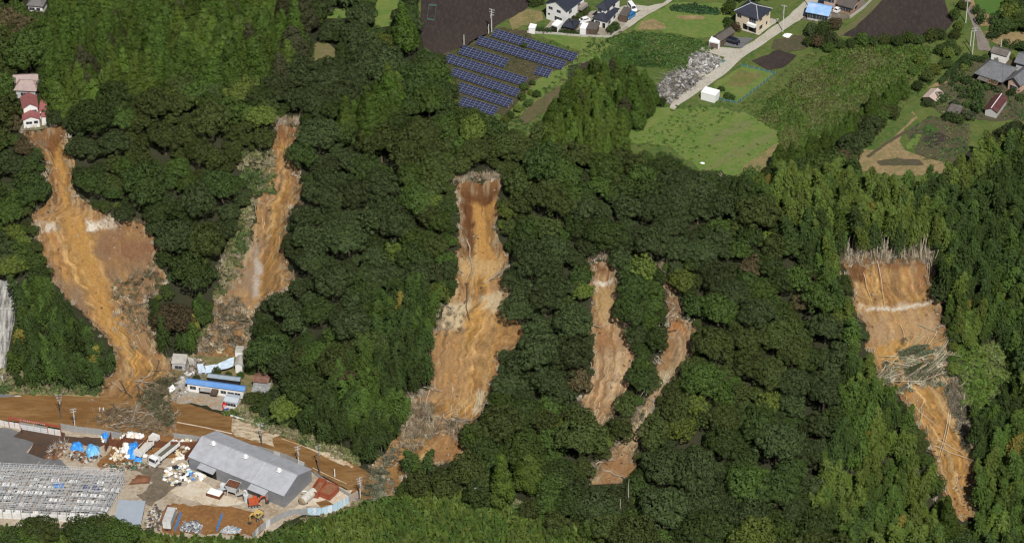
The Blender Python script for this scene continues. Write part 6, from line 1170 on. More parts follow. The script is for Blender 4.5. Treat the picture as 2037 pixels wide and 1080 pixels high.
weeds('meadow_grass', 'mottled rough grass of the plateau meadow', [(1000, 250), (1090, 165), (1160, 105), (1170, 72), (1260, 62), (1400, 100), (1350, 150), (1290, 128), (1180, 110), (1090, 205), (1060, 265)], 1.1, 'grass', WG, .5, 1.7, 3, holes=[[(1052, 212), (1112, 172), (1124, 182), (1088, 222), (1045, 248), (1030, 236)]])
weeds('meadow_grass', 'thick weedy grass around the mown grass field', [(1225, 292), (1275, 262), (1325, 240), (1335, 214), (1440, 200), (1480, 210), (1560, 256), (1550, 300), (1470, 352), (1392, 340), (1330, 296)], 1.0, 'grass', [(.06, .11, .02), (.08, .135, .03), (.10, .14, .04)], .4, 1.3, 4, prob=lambda x, y: np.where(inpoly(x, y, [(1340, 300), (1480, 215), (1570, 245), (1560, 300), (1470, 356), (1392, 342)]), .10, .5))
weeds('vegetable_plants', 'rows of leafy vegetables in the green field beside the gravel road', [(1225, 70), (1300, 66), (1395, 82), (1420, 96), (1395, 120), (1360, 140), (1290, 134), (1235, 132), (1195, 118)], .75, 'grass', [(.04, .08, .018), (.055, .11, .025), (.07, .12, .03)], .7, 1.8, 5, zmul=1.2)
weeds('leafy_crop', 'dark leafy crop bed in the bright grass field', [(1332, 16), (1380, 12), (1425, 22), (1432, 30), (1390, 28), (1340, 24)], .6, 'grass', [(.03, .07, .025), (.04, .08, .03)], 1.2, 2.2, 6, zmul=1.3)
weeds('dry_weeds', 'brownish dry weeds under and between the solar panels', [(884, 112), (985, 62), (1060, 72), (1155, 104), (1075, 165), (1005, 240), (915, 215), (890, 150)], 1.4, 'grass', [(.07, .08, .03), (.12, .1, .045), (.06, .095, .028)], .4, 1.2, 7)
weeds('garden_plants', 'low plants in the kitchen garden and farmhouse garden', [[(1800, 262), (1855, 232), (1930, 250), (1925, 300), (1885, 330), (1830, 320)], [(1840, 205), (1862, 178), (1900, 140), (1930, 118), (1990, 190), (2040, 190), (2040, 240), (1880, 232)]], 1.2, 'grass', [(.05, .09, .03), (.08, .12, .04), (.11, .12, .05)], .5, 1.8, 8)
weeds('meadow_grass', 'short tufty grass beside the gravel road and weedy field', [[(1440, 190), (1500, 232), (1560, 180), (1640, 105), (1690, 80), (1660, 70), (1560, 140), (1545, 152), (1470, 210)], [(1850, 95), (1900, 60), (1912, 20), (1896, 0), (1905, 46), (1880, 70)], [(1800, 215), (1850, 170), (1900, 120), (1880, 110), (1820, 170), (1770, 230), (1700, 300), (1690, 320)], [(1085, 240), (1130, 190), (1160, 130), (1100, 200)]], 1.0, 'grass', [(.06, .105, .022), (.08, .12, .03), (.11, .13, .04)], .4, 1.3, 11)
fringe = []
for s in SCARS:
    q = np.r_[s['L'], s['R']]; fringe.append(q)
def edge_straw():
    r = rv(77); P = []
    for k, s in enumerate(SCARS):
        for side, sg in ((s['L'], -1), (s['R'], 1)):
            e = resample(side, 130); e[:, 0] += r.normal(0, 5, len(e))+sg*1; e[:, 1] += r.normal(0, 3, len(e)); keep = r.random(len(e)) < .45; P.append(e[keep])
        top = np.stack([np.linspace(s['L'][0][0]-4, s['R'][0][0]+4, 60), np.linspace(s['L'][0][1], s['R'][0][1], 60)+r.normal(-8, 5, 60)], 1); P.append(top)
    P.append(np.stack([r.uniform(1668, 1860, 260), r.uniform(490, 524, 260)], 1)); P.append(np.stack([r.uniform(810, 860, 120), r.uniform(780, 870, 120)], 1)); P.append(np.stack([r.uniform(862, 920, 40), r.uniform(600, 660, 40)], 1))
    P.append(np.stack([r.uniform(430, 490, 80), r.uniform(500, 690, 80)], 1)); P.append(np.stack([r.uniform(225, 320, 60), r.uniform(560, 700, 60)], 1))
    g = ground(np.concatenate(P)); n = len(g); z = surf(g[:, 0], g[:, 1]); t = np.array([(.44, .36, .25), (.34, .26, .16), (.24, .19, .11), (.5, .43, .33)])
    s_ = .35+.6*r.random(n); scatter('dry_stalks', 'pale dead stalks and roots fringing the landslides', np.c_[g[:, :2], z], np.stack([s_, s_, s_*1.1], 1), np.c_[r.normal(0, .3, n), r.normal(0, .3, n), r.random(n)*6.28], r.integers(0, 3, n), t[r.integers(0, 4, n)], CROWNS['straw'])
edge_straw()
# ------------------------------------------------------------------ garden and other single trees, hedges, rows at the field edges
def bush(px, py, rpx, col, label, kind='shrub', hs=1.0, group=None, name='shrub', cat='shrub'):
    g = G(px, py); z = float(surf(np.array([g.x]), np.array([g.y]))[0]); s = rpx/PXM; i = int(px*7+py*3)
    o = thing(name, label, cat, (g.x, g.y, z-.05), (i % 63)/10, group); me = CROWNS[kind][i % len(CROWNS[kind])]
    c = part('crown', me, o, scale=(s, s, s*hs)); c['tint'] = col; part('stem', TRUNKS['clip' if kind == 'clip' else 'shrub'][0], o, scale=(s, s, s*hs)); return o
DG, MG, YG, GG = (.035, .058, .018), (.05, .082, .022), (.09, .115, .026), (.055, .07, .035)
GS = 'clipped shrubs of the farmhouse garden'
for i, (x, y, rr_, c, hs) in enumerate([(1897, 152, 8, DG, 1.1), (1900, 164, 8, DG, 1.1), (1893, 172, 6, DG, 1), (1918, 142, 9, YG, .9), (1926, 132, 8, DG, 1.2), (1911, 160, 10, MG, 1), (1922, 168, 10, DG, 1.1), (1940, 186, 14, MG, 1.2), (1948, 200, 12, DG, 1.1), (1930, 196, 10, MG, 1), (1913, 196, 7, DG, 1), (1910, 184, 9, MG, 1), (1960, 180, 9, MG, 1.2), (1975, 178, 10, DG, 1.2), (1985, 184, 8, GG, 1), (1946, 225, 13, DG, 1.3), (2010, 190, 9, DG, 1.1), (2022, 182, 8, MG, 1), (2030, 200, 9, MG, 1), (1925, 214, 9, MG, 1), (1900, 212, 10, GG, 1), (1870, 205, 12, DG, 1.1), (1858, 210, 11, MG, 1), (1845, 212, 10, DG, 1), (1888, 240, 13, DG, 1), (1905, 246, 12, MG, 1), (1925, 240, 12, GG, 1.1), (1984, 122, 6, MG, 1), (2012, 118, 7, YG, 1), (1960, 118, 7, MG, 1), (2025, 100, 12, MG, 1.2), (2000, 92, 8, DG, 1.1), (2040, 105, 14, DG, 1.2)]):
    size = 'large' if rr_ > 11 else 'small' if rr_ < 8 else 'round'; where = 'behind the farmhouse' if y < 128 else 'by the maroon-roofed shed' if x > 1935 and y > 205 else 'in front of the farmhouse' if x > 1935 else 'near the pink-roofed shed' if x < 1885 else 'left of the farmhouse'
    bush(x, y, rr_, c, f'{size} {"dark" if c == DG else "yellowish" if c == YG else "grey-green" if c == GG else "green"} garden shrub {where}', 'clip' if i % 2 else 'shrub', hs, GS)
for x, y, rr_, hs, lab in ((1942, 30, 8, 1.7, 'dark rounded evergreen, upper of two on the dirt verge left of the lawn'), (1951, 50, 10, 1.8, 'tall dark rounded evergreen, lower of two on the verge by the lane'), (1975, 50, 9, 1.6, 'dark evergreen topmost of the column beside the bright lawn'), (1978, 64, 9, 1.5, 'lighter evergreen in the middle of the column beside the lane'), (1972, 78, 10, 1.1, 'low wide dark evergreen at the foot of the column above the storehouse'), (1982, 76, 7, 1.2, 'small dark evergreen tucked right of the low wide one')): bush(x, y, rr_, DG if 'dark' in lab else MG, lab, 'clip', hs, None, 'evergreen_tree', 'tree')
def hedge(label, pts, rpx, col, hs=1.0, step=7):
    q = np.array(pts, float); n = int(np.hypot(*np.diff(q, axis=0).T).sum()/step)+1; q = resample(q, n); g = ground(q); o = thing('hedge', label, 'hedge', g[0]); s = rpx/PXM
    for i, p in enumerate(g): c = part('hedge_bush', CROWNS['clip'][i % 2], o, Vector(p)-Vector(g[0]), (0, 0, i*1.1), (s, s, s*hs)); c['tint'] = col
hedge('long dark clipped hedge along the track left of the farmhouse garden', [(1872, 168), (1890, 148), (1910, 128), (1922, 118)], 7, DG, 1.0)
hedge('short dark clipped hedge at the top of the farmhouse garden', [(1922, 118), (1938, 122), (1952, 124)], 7, DG, 1.0)
hedge('low dark hedge in front of the white house between its sheds', [(1068, 64), (1080, 65), (1094, 66)], 7, DG, .9)
hedge('dark hedge in front of the domed carport', [(1118, 67), (1132, 69), (1146, 70)], 6, DG, .9)
# dark trees in a row at the right edge of the weedy field, shrubs and trees round the houses
row = resample([(1545, 345), (1600, 325), (1650, 300), (1690, 272), (1730, 240), (1768, 208), (1795, 190)], 26); rr = rv(61)
for i, (x, y) in enumerate(row):
    g = G(x+rr.normal(0, 3), y+rr.normal(0, 3)+6); s = .52+.25*rr.random(); plant('cedar', g.x, g.y, g.z, s, i*1.7, 'cedar', f'{"tall" if s > .66 else "short"} dark conifer of the row between the weedy field and the dirt track, {"lower" if i < 9 else "middle" if i < 18 else "upper"} end', 'dark conifers in a row at the field edge', i, 'hedgerow_conifer')
def small_trees(label, pts, kind, sc, cols, group, k):
    r_ = rv(k)
    for i, (x, y) in enumerate(pts):
        g = G(x, y); s = sc*(.8+.4*r_.random()); plant(kind, g.x, g.y, g.z, s, r_.random()*6, cols[i % len(cols)], f'{CNAME[cols[i % len(cols)]]} {label}', group, i, 'single_broadleaf')  # broadleaf trees and bushes placed singly, in gardens, field edges and yard
small_trees('low tree at the dark field edge above the weedy field', [(1690, 95), (1712, 90), (1735, 92), (1760, 90), (1782, 94), (1805, 88), (1828, 90), (1850, 84), (1870, 80), (1650, 105), (1670, 100)], 'broad', .55, ['oak', 'moss', 'oak', 'olive'], 'low trees along the ploughed field', 71)
small_trees('tree along the lane right of the ploughed field', [(1900, 40), (1908, 60), (1900, 80), (1890, 98), (1902, 110), (1885, 118), (1915, 20), (1870, 110), (1880, 140), (1860, 150), (1845, 165), (1825, 180), (1815, 150), (1830, 130)], 'broad', .5, ['moss', 'lime', 'olive', 'oak'], 'trees along the lane', 72)
small_trees('big tree at the top right corner beyond the lawn', [(2000, 66), (2022, 60), (2040, 66), (2012, 46), (2034, 40), (2010, 20), (2030, 15), (2050, 20), (2000, -5), (2025, -10)], 'broad', .85, ['oak', 'moss', 'oak', 'lime'], 'trees beyond the bright lawn', 73)
small_trees('tree in front of the blue-roofed house', [(1612, 72), (1630, 80), (1625, 95), (1608, 92), (1648, 92), (1640, 66), (1660, 60)], 'broad', .62, ['grey', 'oak', 'brown', 'oak'], 'trees in front of the blue roof', 74)
small_trees('tree behind the cream house', [(1455, 18), (1448, 30), (1470, 4), (1500, 2), (1525, 0), (1440, 0), (1420, -4), (1400, -6)], 'broad', .55, ['oak', 'moss'], 'trees behind the cream house', 75)
small_trees('bush left of the cream house', [(1452, 58), (1462, 64), (1446, 48)], 'broad', .42, ['oak', 'brown', 'oak'], 'bushes left of the cream house', 76)
small_trees('tree behind the white house at the top edge', [(1072, 8), (1064, 14), (1058, 6), (1080, -2)], 'broad', .5, ['oak'], 'trees behind the white house', 77)
small_trees('garden tree between the two white houses', [(1152, 38), (1160, 34), (1168, 26), (1145, 46)], 'broad', .36, ['moss', 'olive'], 'garden trees between the white houses', 78)
small_trees('round garden tree below the hip-roofed white house', [(1216, 66), (1226, 62), (1222, 56)], 'broad', .36, ['oak'], 'garden trees by the blue car', 79)
small_trees('bush at the lower side of the solar panels', [(1040, 200), (1055, 190), (1068, 195), (1050, 212), (1030, 225), (1015, 238), (1042, 180), (1004, 246)], 'broad', .36, ['moss', 'lime', 'oak'], 'bushes below the solar panels', 80)
small_trees('bush beside the white box hut', [(1436, 182), (1446, 198), (1456, 200)], 'broad', .30, ['oak', 'moss'], 'bushes beside the white box hut', 81)
small_trees('tree standing over the left wood near the pink roofs', [(90, 190), (86, 210), (18, 200), (10, 170), (15, 140), (40, 140), (70, 136), (20, 230), (10, 250), (100, 236)], 'broad', .62, ['oak', 'moss', 'olive'], 'trees round the hilltop houses', 82)
small_trees('shrub among the crushed buildings', [(492, 738), (500, 744), (455, 752), (432, 746), (480, 752), (390, 760), (505, 820), (530, 815), (545, 830)], 'broad', .34, ['oak', 'moss', 'olive'], 'shrubs among the crushed buildings', 83)
small_trees('bushy tree beside the small house above the road', [(500, 806), (520, 822), (515, 800), (535, 806)], 'broad', .6, ['olive', 'oak'], 'trees beside the small house', 84)
small_trees('spreading tree in front of the left part of the steel frame', [(25, 1084), (58, 1080), (84, 1084), (70, 1100)], 'broad', 1.15, ['oak', 'moss', 'olive', 'bam'], 'trees in front of the steel frame', 85)
small_trees('tall tree between the steel frame and the grey-roofed shed', [(160, 1078), (184, 1070), (210, 1072), (236, 1082), (180, 1094), (244, 1098), (212, 1100)], 'broad', 1.15, ['oak', 'moss', 'olive', 'bam'], 'trees in front of the steel frame', 87)
small_trees('lone young tree at the ploughed field edge', [(1060, 170), (985, 190), (1042, 96)], 'broad', .28, ['oak'], 'young trees among the panels', 86)
# ------------------------------------------------------------------ fallen timber and bamboo
LOGM = M('grey_log', (.30, .25, .19), .9, .2, 2.0); LOGD = M('dark_log', (.10, .075, .05), .9, .25, 2.0); DEADB = M('dead_bamboo', (.50, .44, .33), .7, .15, 2.0); GREENB = M('fresh_bamboo', (.30, .32, .18), .6, .15, 2.0)
def log_mesh(k, L, r0, mat, branches=4):
    r = rv(k); b = MB(); P = [Vector((L*i/5, r.normal(0, .02*L), r.normal(0, .01*L)+r0)) for i in range(6)]; b.path(P, [r0*(1-.13*i) for i in range(6)], 6)
    for i in range(branches):
        t = .45+.5*r.random(); p = P[int(t*5)]; a = r.uniform(-1.2, 1.2); l = L*(.12+.16*r.random()); q = p+Vector((math.cos(a)*l, math.sin(a)*l, abs(r.normal(0, .25))*l)); b.tube(p, q, r0*.4, 5, 0, r0*.15); b.tube(p.lerp(q, .6), q+Vector((l*.3, r.normal(0, .3)*l, .1)), r0*.2, 4, 0, .02)
    if branches > 2:
        for i in range(5): a = r.random()*6.28; b.tube(P[0], P[0]+Vector((-.3-.3*r.random(), math.cos(a)*.7, math.sin(a)*.5+.2)), r0*.45, 4, 0, .03)
    return b.mesh('log', mat)
LOGS = [log_mesh(800+i, 8, .2, LOGM if i % 3 else LOGD, 5) for i in range(6)]; POLES = [log_mesh(820+i, 9, .075, [DEADB, DEADB, GREENB][i], 0) for i in range(3)]
def lie(name, me, base_len, A, B, label, cat, group=None, thick=1.0, lift=.12):
    P = ground([A, B]); z = surf(P[:, 0], P[:, 1]); a = Vector((P[0, 0], P[0, 1], z[0]+lift)); b = Vector((P[1, 0], P[1, 1], z[1]+lift)); d = b-a; L = d.length; mid = (a+b)/2; zm = float(surf(np.array([mid.x]), np.array([mid.y]))[0])+lift
    if zm > mid.z: a.z += (zm-mid.z)*.9; b.z += (zm-mid.z)*.9
    o = put(bpy.data.objects.new(name, me)); x = d.normalized(); y = Vector((0, 0, 1)).cross(x).normalized(); zz = x.cross(y); o.matrix_world = Matrix.Translation(a) @ Matrix((x, y, zz)).transposed().to_4x4() @ Matrix.Diagonal((L/base_len, thick, thick, 1)); return tag(o, label, cat, group)
rr = rv(90)
NAMED = [((930, 470), (942, 545), 'thin pale curved trunk lying down the upper middle landslide', 1), ((928, 560), (932, 630), 'pale forked trunk with roots lying straight down the middle landslide', 0), ((965, 556), (1004, 536), 'dark leaning trunk with twigs at the right edge of the middle landslide', 2), ((1310, 650), (1345, 610), 'bowed bare trunk across the narrow forked landslide', 1), ((1200, 935), (1258, 958), 'long brown log across the foot of the narrow forked landslide', 4), ((1185, 925), (1222, 912), 'brown log at the left of the forked landslide foot', 4), ((1215, 765), (1235, 740), 'white root wad at the lower right of the striped landslide', 1), ((268, 590), (232, 580), 'dark toppled tree pointing left in the leftmost landslide', 0), ((290, 602), (240, 612), 'dark toppled tree lower of the two in the leftmost landslide', 0), ((255, 860), (238, 874), 'black log leaning over the rusty plates', 0)]
for A, B, lab, i in NAMED: lie('fallen_log', LOGS[i], 8, A, B, lab, 'fallen tree', None, 1.1)
def litter(n, poly, lo, hi, ang, spread, me, bl, name, lab, cat, group, thick=(.7, 1.2), lift=.1):
    q = np.array(poly, float); k = 0
    while k < n:
        x, y = rr.uniform(q[:, 0].min(), q[:, 0].max()), rr.uniform(q[:, 1].min(), q[:, 1].max())
        if not inpoly(np.array([x]), np.array([y]), q)[0]: continue
        a = ang+rr.normal(0, spread); L = rr.uniform(lo, hi); lie(name, me[int(rr.integers(len(me)))], bl, (x-math.cos(a)*L/2, y-math.sin(a)*L/2), (x+math.cos(a)*L/2, y+math.sin(a)*L/2), lab, cat, group, rr.uniform(*thick), lift+rr.random()*.3); k += 1
FT, FB = 'fallen trunks in the debris', 'fallen bamboo stems'
litter(26, [(205, 800), (250, 740), (330, 720), (352, 745), (340, 850), (270, 868), (215, 850)], 18, 46, .2, 1.2, LOGS, 8, 'fallen_log', 'bare fallen trunk in the mud fan below the leftmost landslide', 'fallen tree', FT)
litter(22, [(270, 790), (345, 740), (350, 830), (300, 850)], 20, 50, 1.0, .7, LOGS, 8, 'fallen_log', 'bent fallen trunk in the dark tangle left of the white building', 'fallen tree', FT)
litter(16, [(200, 818), (290, 810), (340, 850), (230, 862)], 22, 60, -.25, .35, LOGS, 8, 'fallen_log', 'long branch lying on the flooded road near the two white figures', 'fallen tree', FT, (.5, .9))
litter(16, [(400, 660), (470, 600), (500, 690), (400, 710)], 14, 36, .9, .8, LOGS, 8, 'fallen_log', 'fallen trunk at the foot of the second landslide from the left', 'fallen tree', FT, (.6, 1))
litter(24, [(820, 830), (930, 820), (935, 880), (850, 880), (780, 930), (770, 900)], 16, 44, .6, 1.1, LOGS, 8, 'fallen_log', 'tangled trunk at the foot of the tall middle landslide', 'fallen tree', FT)
litter(14, [(900, 770), (970, 760), (960, 825), (890, 830)], 24, 50, 1.6, .18, POLES, 9, 'fallen_bamboo', 'pale stem lying straight down the lower middle landslide', 'fallen bamboo', FB)
litter(12, [(232, 590), (290, 600), (310, 690), (250, 660)], 20, 44, 1.2, .25, POLES, 9, 'fallen_bamboo', 'pale stem on the right side of the lower leftmost landslide', 'fallen bamboo', FB)
litter(14, [(810, 790), (860, 780), (830, 860), (800, 870)], 18, 40, 1.4, .5, POLES, 9, 'fallen_bamboo', 'dead pale stem at the left edge of the lower middle landslide', 'fallen bamboo', FB)
litter(18, [(1165, 780), (1255, 740), (1210, 840), (1185, 845)], 16, 36, 1.8, .35, POLES, 9, 'fallen_bamboo', 'pale stem at the foot of the narrow striped landslide', 'fallen bamboo', FB, (.6, 1))
litter(26, [(1290, 750), (1350, 735), (1265, 880), (1235, 880)], 18, 44, 2.1, .2, POLES, 9, 'fallen_bamboo', 'pale stem lying down the narrow forked landslide', 'fallen bamboo', FB)
litter(10, [(505, 330), (590, 330), (565, 560), (500, 560)], 14, 34, 1.7, .3, POLES, 9, 'fallen_bamboo', 'pale stem on the second landslide from the left', 'fallen bamboo', FB, (.6, 1))
litter(40, [(1738, 740), (1790, 690), (1840, 660), (1900, 690), (1895, 750), (1800, 775)], 30, 78, 2.65, .38, POLES, 9, 'fallen_bamboo', 'pale stem in the fan-shaped sheaf across the right landslide', 'fallen bamboo', FB, (.9, 1.5), 1.0)
litter(26, [(1870, 720), (1905, 720), (1930, 850), (1905, 860), (1880, 780)], 26, 56, 1.3, .18, POLES, 9, 'fallen_bamboo', 'pale stem of the steep sheaf at the right edge of the right landslide', 'fallen bamboo', FB, (.7, 1.2))
litter(12, [(1790, 790), (1830, 780), (1850, 880), (1825, 880)], 24, 50, 1.8, .3, POLES, 9, 'fallen_bamboo', 'pale stem at the left edge of the lower right landslide', 'fallen bamboo', FB)
for A, B, lab in [((1812, 795), (1868, 845), 'long pole crossing the lower right landslide from upper left'), ((1888, 812), (1866, 915), 'pair of steep poles in the middle of the lower right landslide'), ((1892, 815), (1870, 915), 'second steep pole beside the pair in the right landslide'), ((1858, 880), (1936, 917), 'long pale pole crossing the right landslide to its right edge'), ((1864, 868), (1918, 898), 'pale pole crossing just above the longest one'), ((1832, 800), (1834, 858), 'upright greenish stem in the lower right landslide'), ((1862, 950), (1898, 1008), 'thick pale stem at the left edge near the landslide foot'), ((1905, 1032), (1936, 1022), 'short pale pole lying across the landslide foot'), ((1824, 638), (1888, 668), 'pale pole pointing into the dark trees right of the scar'), ((1792, 638), (1803, 676), 'short thin pole on the grey band of the right landslide'), ((1772, 678), (1752, 704), 'thin pole low on the orange face of the right landslide'), ((1718, 532), (1736, 590), 'stem hanging down from the lip of the right landslide'), ((1745, 518), (1762, 600), 'long dark stem hanging down the right landslide face'), ((1905, 940), (1898, 972), 'thin pole upright near the right landslide foot')]: lie('fallen_bamboo', POLES[int(rr.integers(3))], 9, A, B, lab, 'fallen bamboo', None, 1.25, .3)
# felled bamboo with its leaves still on
for i in range(24):
    x, y = [(rr.uniform(1740, 1835), rr.uniform(690, 770)), (rr.uniform(1885, 1925), rr.uniform(740, 850)), (rr.uniform(1225, 1280), rr.uniform(840, 900))][0 if i < 16 else 1 if i < 21 else 2]
    g = G(x, y); z = float(surf(np.array([g.x]), np.array([g.y]))[0]); o = put(bpy.data.objects.new('toppled_bamboo', CROWNS['bamboo'][i % 5])); o.location = (g.x, g.y, z+.5); o.rotation_euler = (R(rr.uniform(68, 84)), 0, R(rr.uniform(85, 165) if i < 16 else rr.uniform(-20, 20)+180)); o.scale = (.5, .5, .8); o['tint'] = [(.12, .14, .08), (.17, .17, .10), (.09, .11, .05)][i % 3]
    tag(o, 'toppled grey-green leafy bamboo lying across the right landslide' if i < 21 else 'toppled leafy bamboo lying along the narrow forked landslide', 'fallen bamboo', 'toppled leafy bamboo')
# standing bare stems along the lip of the right landslide
STEM = MB().tube((0, 0, -.3), (0, 0, 8), .10, 5, 0, .05).mesh('bare_stem', DEADB)
for i in range(110):
    x = rr.uniform(1668, 1862); y = 492+rr.random()*28+(x > 1840)*rr.uniform(0, 50)
    g = G(x, y); o = put(bpy.data.objects.new('bare_bamboo', STEM)); o.location = (g.x, g.y, float(surf(np.array([g.x]), np.array([g.y]))[0])); o.rotation_euler = (rr.normal(-.03, .12), rr.normal(0, .13), 0); o.scale = (.9, .9, .4+.45*rr.random())
    tag(o, f'bare pale bamboo stem standing on the lip of the right landslide, {"left" if x < 1730 else "middle" if x < 1800 else "right"} third', 'bamboo', 'bare bamboo on the landslide lip')
# brush, twigs, rubble
TWIG = MB(); r_ = rv(95)
for i in range(26): p = Vector((r_.normal(0, .5), r_.normal(0, .5), abs(r_.normal(0, .25)))); TWIG.tube(p, p+Vector((r_.normal(0, .8), r_.normal(0, .8), r_.normal(.1, .25))), .05, 3, 0, .02)
TWIG = TWIG.mesh('twig_tangle', LEAF)
def chunk(k):
    r = rv(k); b = MB()
    for i in range(3): b.box((r.normal(0, .25), r.normal(0, .25), .2+.25*r.random()), (.3+.5*r.random(), .25+.4*r.random(), .15+.3*r.random()), r.random()*6, 0, r.normal(0, .4), r.normal(0, .4))
    return b.mesh('rubble_chunk', LEAF)
CHK = [chunk(970+i) for i in range(4)]
def heap(name, label, poly, n, meshes, tints, smin, smax, hgt=0.0, k=0, zg=None):
    r = rv(1000+k); w = ground(jitter_outline(poly, 4, 0))[:, :2]; lo, hi = w.min(0), w.max(0); xs = r.uniform(lo[0], hi[0], n*4); ys = r.uniform(lo[1], hi[1], n*4); ok = inpoly(xs, ys, w); xs, ys = xs[ok][:n], ys[ok][:n]; m = len(xs); d = dpoly(xs, ys, w)
    z = surf(xs, ys)+hgt*smooth(0, 3.0, d)*(.6+.5*fbm(xs/2, ys/2, 2))*(.55+.45*r.random(m)); s = smin+(smax-smin)*r.random(m)**2; t = np.array(tints, float)
    return scatter(name, label, np.c_[xs, ys, z], np.stack([s, s, s], 1), np.c_[r.normal(0, .3, m), r.normal(0, .3, m), r.random(m)*6.28], r.integers(0, len(meshes), m), t[r.integers(0, len(t), m)]*(.75+.5*r.random((m, 1))), meshes)
BR = [(.20, .16, .10), (.26, .20, .13), (.34, .28, .19), (.12, .11, .07)]
heap('brush_debris', 'dark tangle of branches and leaves left of the long white building', [(275, 800), (300, 760), (345, 735), (356, 752), (340, 800), (346, 850), (318, 848), (300, 820)], 330, [TWIG, CROWNS['weed'][0], TWIG], [(.13, .12, .07), (.09, .10, .05), (.24, .18, .11)], .6, 1.5, 1.3, 1)
heap('brush_debris', 'twigs and branches strewn over the flooded road', [(185, 835), (215, 812), (300, 812), (345, 850), (330, 868), (230, 864)], 190, [TWIG], [(.26, .18, .10), (.18, .13, .07), (.34, .27, .18)], .5, 1.2, .2, 2)
heap('brush_debris', 'grey brush and roots at the foot of the tall middle landslide', [(790, 880), (815, 800), (860, 790), (870, 830), (930, 830), (935, 870), (860, 865), (830, 900)], 230, [TWIG, TWIG, CROWNS['straw'][0]], [(.34, .26, .16), (.27, .19, .11), (.42, .35, .25), (.15, .13, .08)], .6, 1.3, .6, 3)
heap('brush_debris', 'grey-green brush beside the road end under the middle landslide', [(720, 985), (745, 930), (790, 880), (800, 890), (770, 940), (790, 985), (750, 1000)], 100, [TWIG, CROWNS['weed'][1]], [(.16, .17, .11), (.25, .22, .15), (.1, .11, .07)], .7, 1.6, .4, 4)
heap('brush_debris', 'fallen brush at the foot of the second landslide from the left', [(395, 700), (430, 610), (470, 580), (500, 640), (495, 700)], 190, [TWIG, CROWNS['weed'][2], CROWNS['straw'][1]], BR, .6, 1.5, .5, 5)
heap('brush_debris', 'dead vegetation on the right half of the leftmost landslide', [(215, 560), (300, 520), (330, 560), (300, 600), (310, 690), (250, 640)], 130, [TWIG, CROWNS['straw'][2], CROWNS['weed'][1]], [(.2, .15, .09), (.28, .22, .14), (.1, .1, .05)], .5, 1.3, .3, 6)
heap('brush_debris', 'brush tangled in the fan of fallen bamboo', [(1740, 745), (1760, 715), (1830, 680), (1895, 680), (1900, 760), (1840, 760), (1790, 775)], 260, [TWIG, CROWNS['weed'][3], CROWNS['straw'][0]], [(.13, .15, .08), (.26, .23, .15), (.42, .36, .26)], .6, 1.3, .6, 7)
heap('brush_debris', 'pale brush along the right edge of the right landslide', [(1880, 760), (1905, 750), (1935, 850), (1930, 900), (1910, 860)], 220, [TWIG, CROWNS['straw'][1]], [(.35, .3, .22), (.24, .2, .14), (.12, .13, .08)], .6, 1.4, .5, 8)
heap('brush_debris', 'grey brush filling the gully between the two narrow landslides', [(1215, 850), (1250, 810), (1290, 790), (1240, 880), (1200, 920), (1175, 960), (1165, 950), (1195, 890)], 80, [TWIG, CROWNS['straw'][0]], [(.24, .2, .13), (.3, .25, .17), (.36, .31, .22)], .7, 1.6, .5, 9)
RUBT = [(.42, .41, .39), (.55, .54, .52), (.30, .29, .28), (.20, .19, .18), (.12, .12, .11), (.36, .33, .28)]
heap('rubble_heap', 'upper heap of grey and white rubble beside the gravel road', [(1366, 132), (1382, 108), (1405, 108), (1430, 118), (1438, 124), (1420, 140), (1398, 152), (1378, 148)], 900, CHK, RUBT, .5, 1.5, 1.6, 10)
heap('rubble_heap', 'lower heap of dark and pale rubble at the end of the gravel road', [(1308, 178), (1330, 152), (1362, 142), (1396, 150), (1385, 168), (1355, 188), (1332, 208), (1320, 200)], 1100, CHK+[TWIG], RUBT+[(.2, .17, .11)], .5, 1.5, 1.5, 11)
heap('scrap_heap', 'heap of shiny metal scrap right of the box truck', [(358, 1056), (366, 1042), (390, 1036), (402, 1048), (396, 1060)], 420, CHK+[TWIG], [(.5, .52, .55), (.2, .22, .25), (.7, .7, .7), (.08, .09, .1)], .35, .9, .8, 12)
heap('scrap_heap', 'strewn pale scrap and sheets beside the standing blue rack', [(436, 1060), (450, 1046), (478, 1052), (478, 1062)], 120, CHK, [(.5, .52, .55), (.7, .7, .7), (.35, .5, .6)], .4, 1.0, .3, 13)
heap('scrap_heap', 'scattered rubbish between grey-roofed shed and box truck', [(285, 1052), (302, 1005), (316, 1000), (325, 1030), (318, 1056)], 200, CHK, [(.5, .46, .38), (.6, .58, .55), (.2, .15, .1), (.1, .1, .1)], .4, 1.0, .3, 14)
heap('scrap_heap', 'heap of old machines and rusty scrap on the dark mud by the asphalt', [(88, 912), (104, 890), (126, 876), (134, 890), (118, 912)], 190, CHK+[TWIG], [(.2, .09, .04), (.12, .1, .09), (.55, .52, .47), (.28, .15, .07)], .5, 1.3, .9, 15)
heap('scrap_heap', 'broken boards and sheets in front of the two blue-covered piles', [(130, 908), (150, 896), (190, 905), (208, 905), (176, 924), (150, 916)], 170, CHK, [(.2, .09, .04), (.6, .57, .5), (.1, .1, .1), (.4, .37, .32)], .5, 1.2, .5, 16)
heap('scrap_heap', 'loose junk under the steel frame and along the muddy yard', [(200, 925), (260, 918), (300, 922), (300, 930), (240, 940), (215, 938)], 150, CHK, [(.1, .09, .07), (.5, .45, .36), (.2, .12, .06), (.08, .2, .14)], .4, 1.0, .3, 17)
heap('collapse_rubble', 'pale splintered wreckage round the crushed roofs', [(335, 780), (372, 735), (385, 712), (410, 720), (405, 750), (360, 790)], 240, CHK+[TWIG], [(.5, .47, .42), (.35, .3, .24), (.2, .15, .1), (.6, .6, .6)], .5, 1.3, .6, 18)
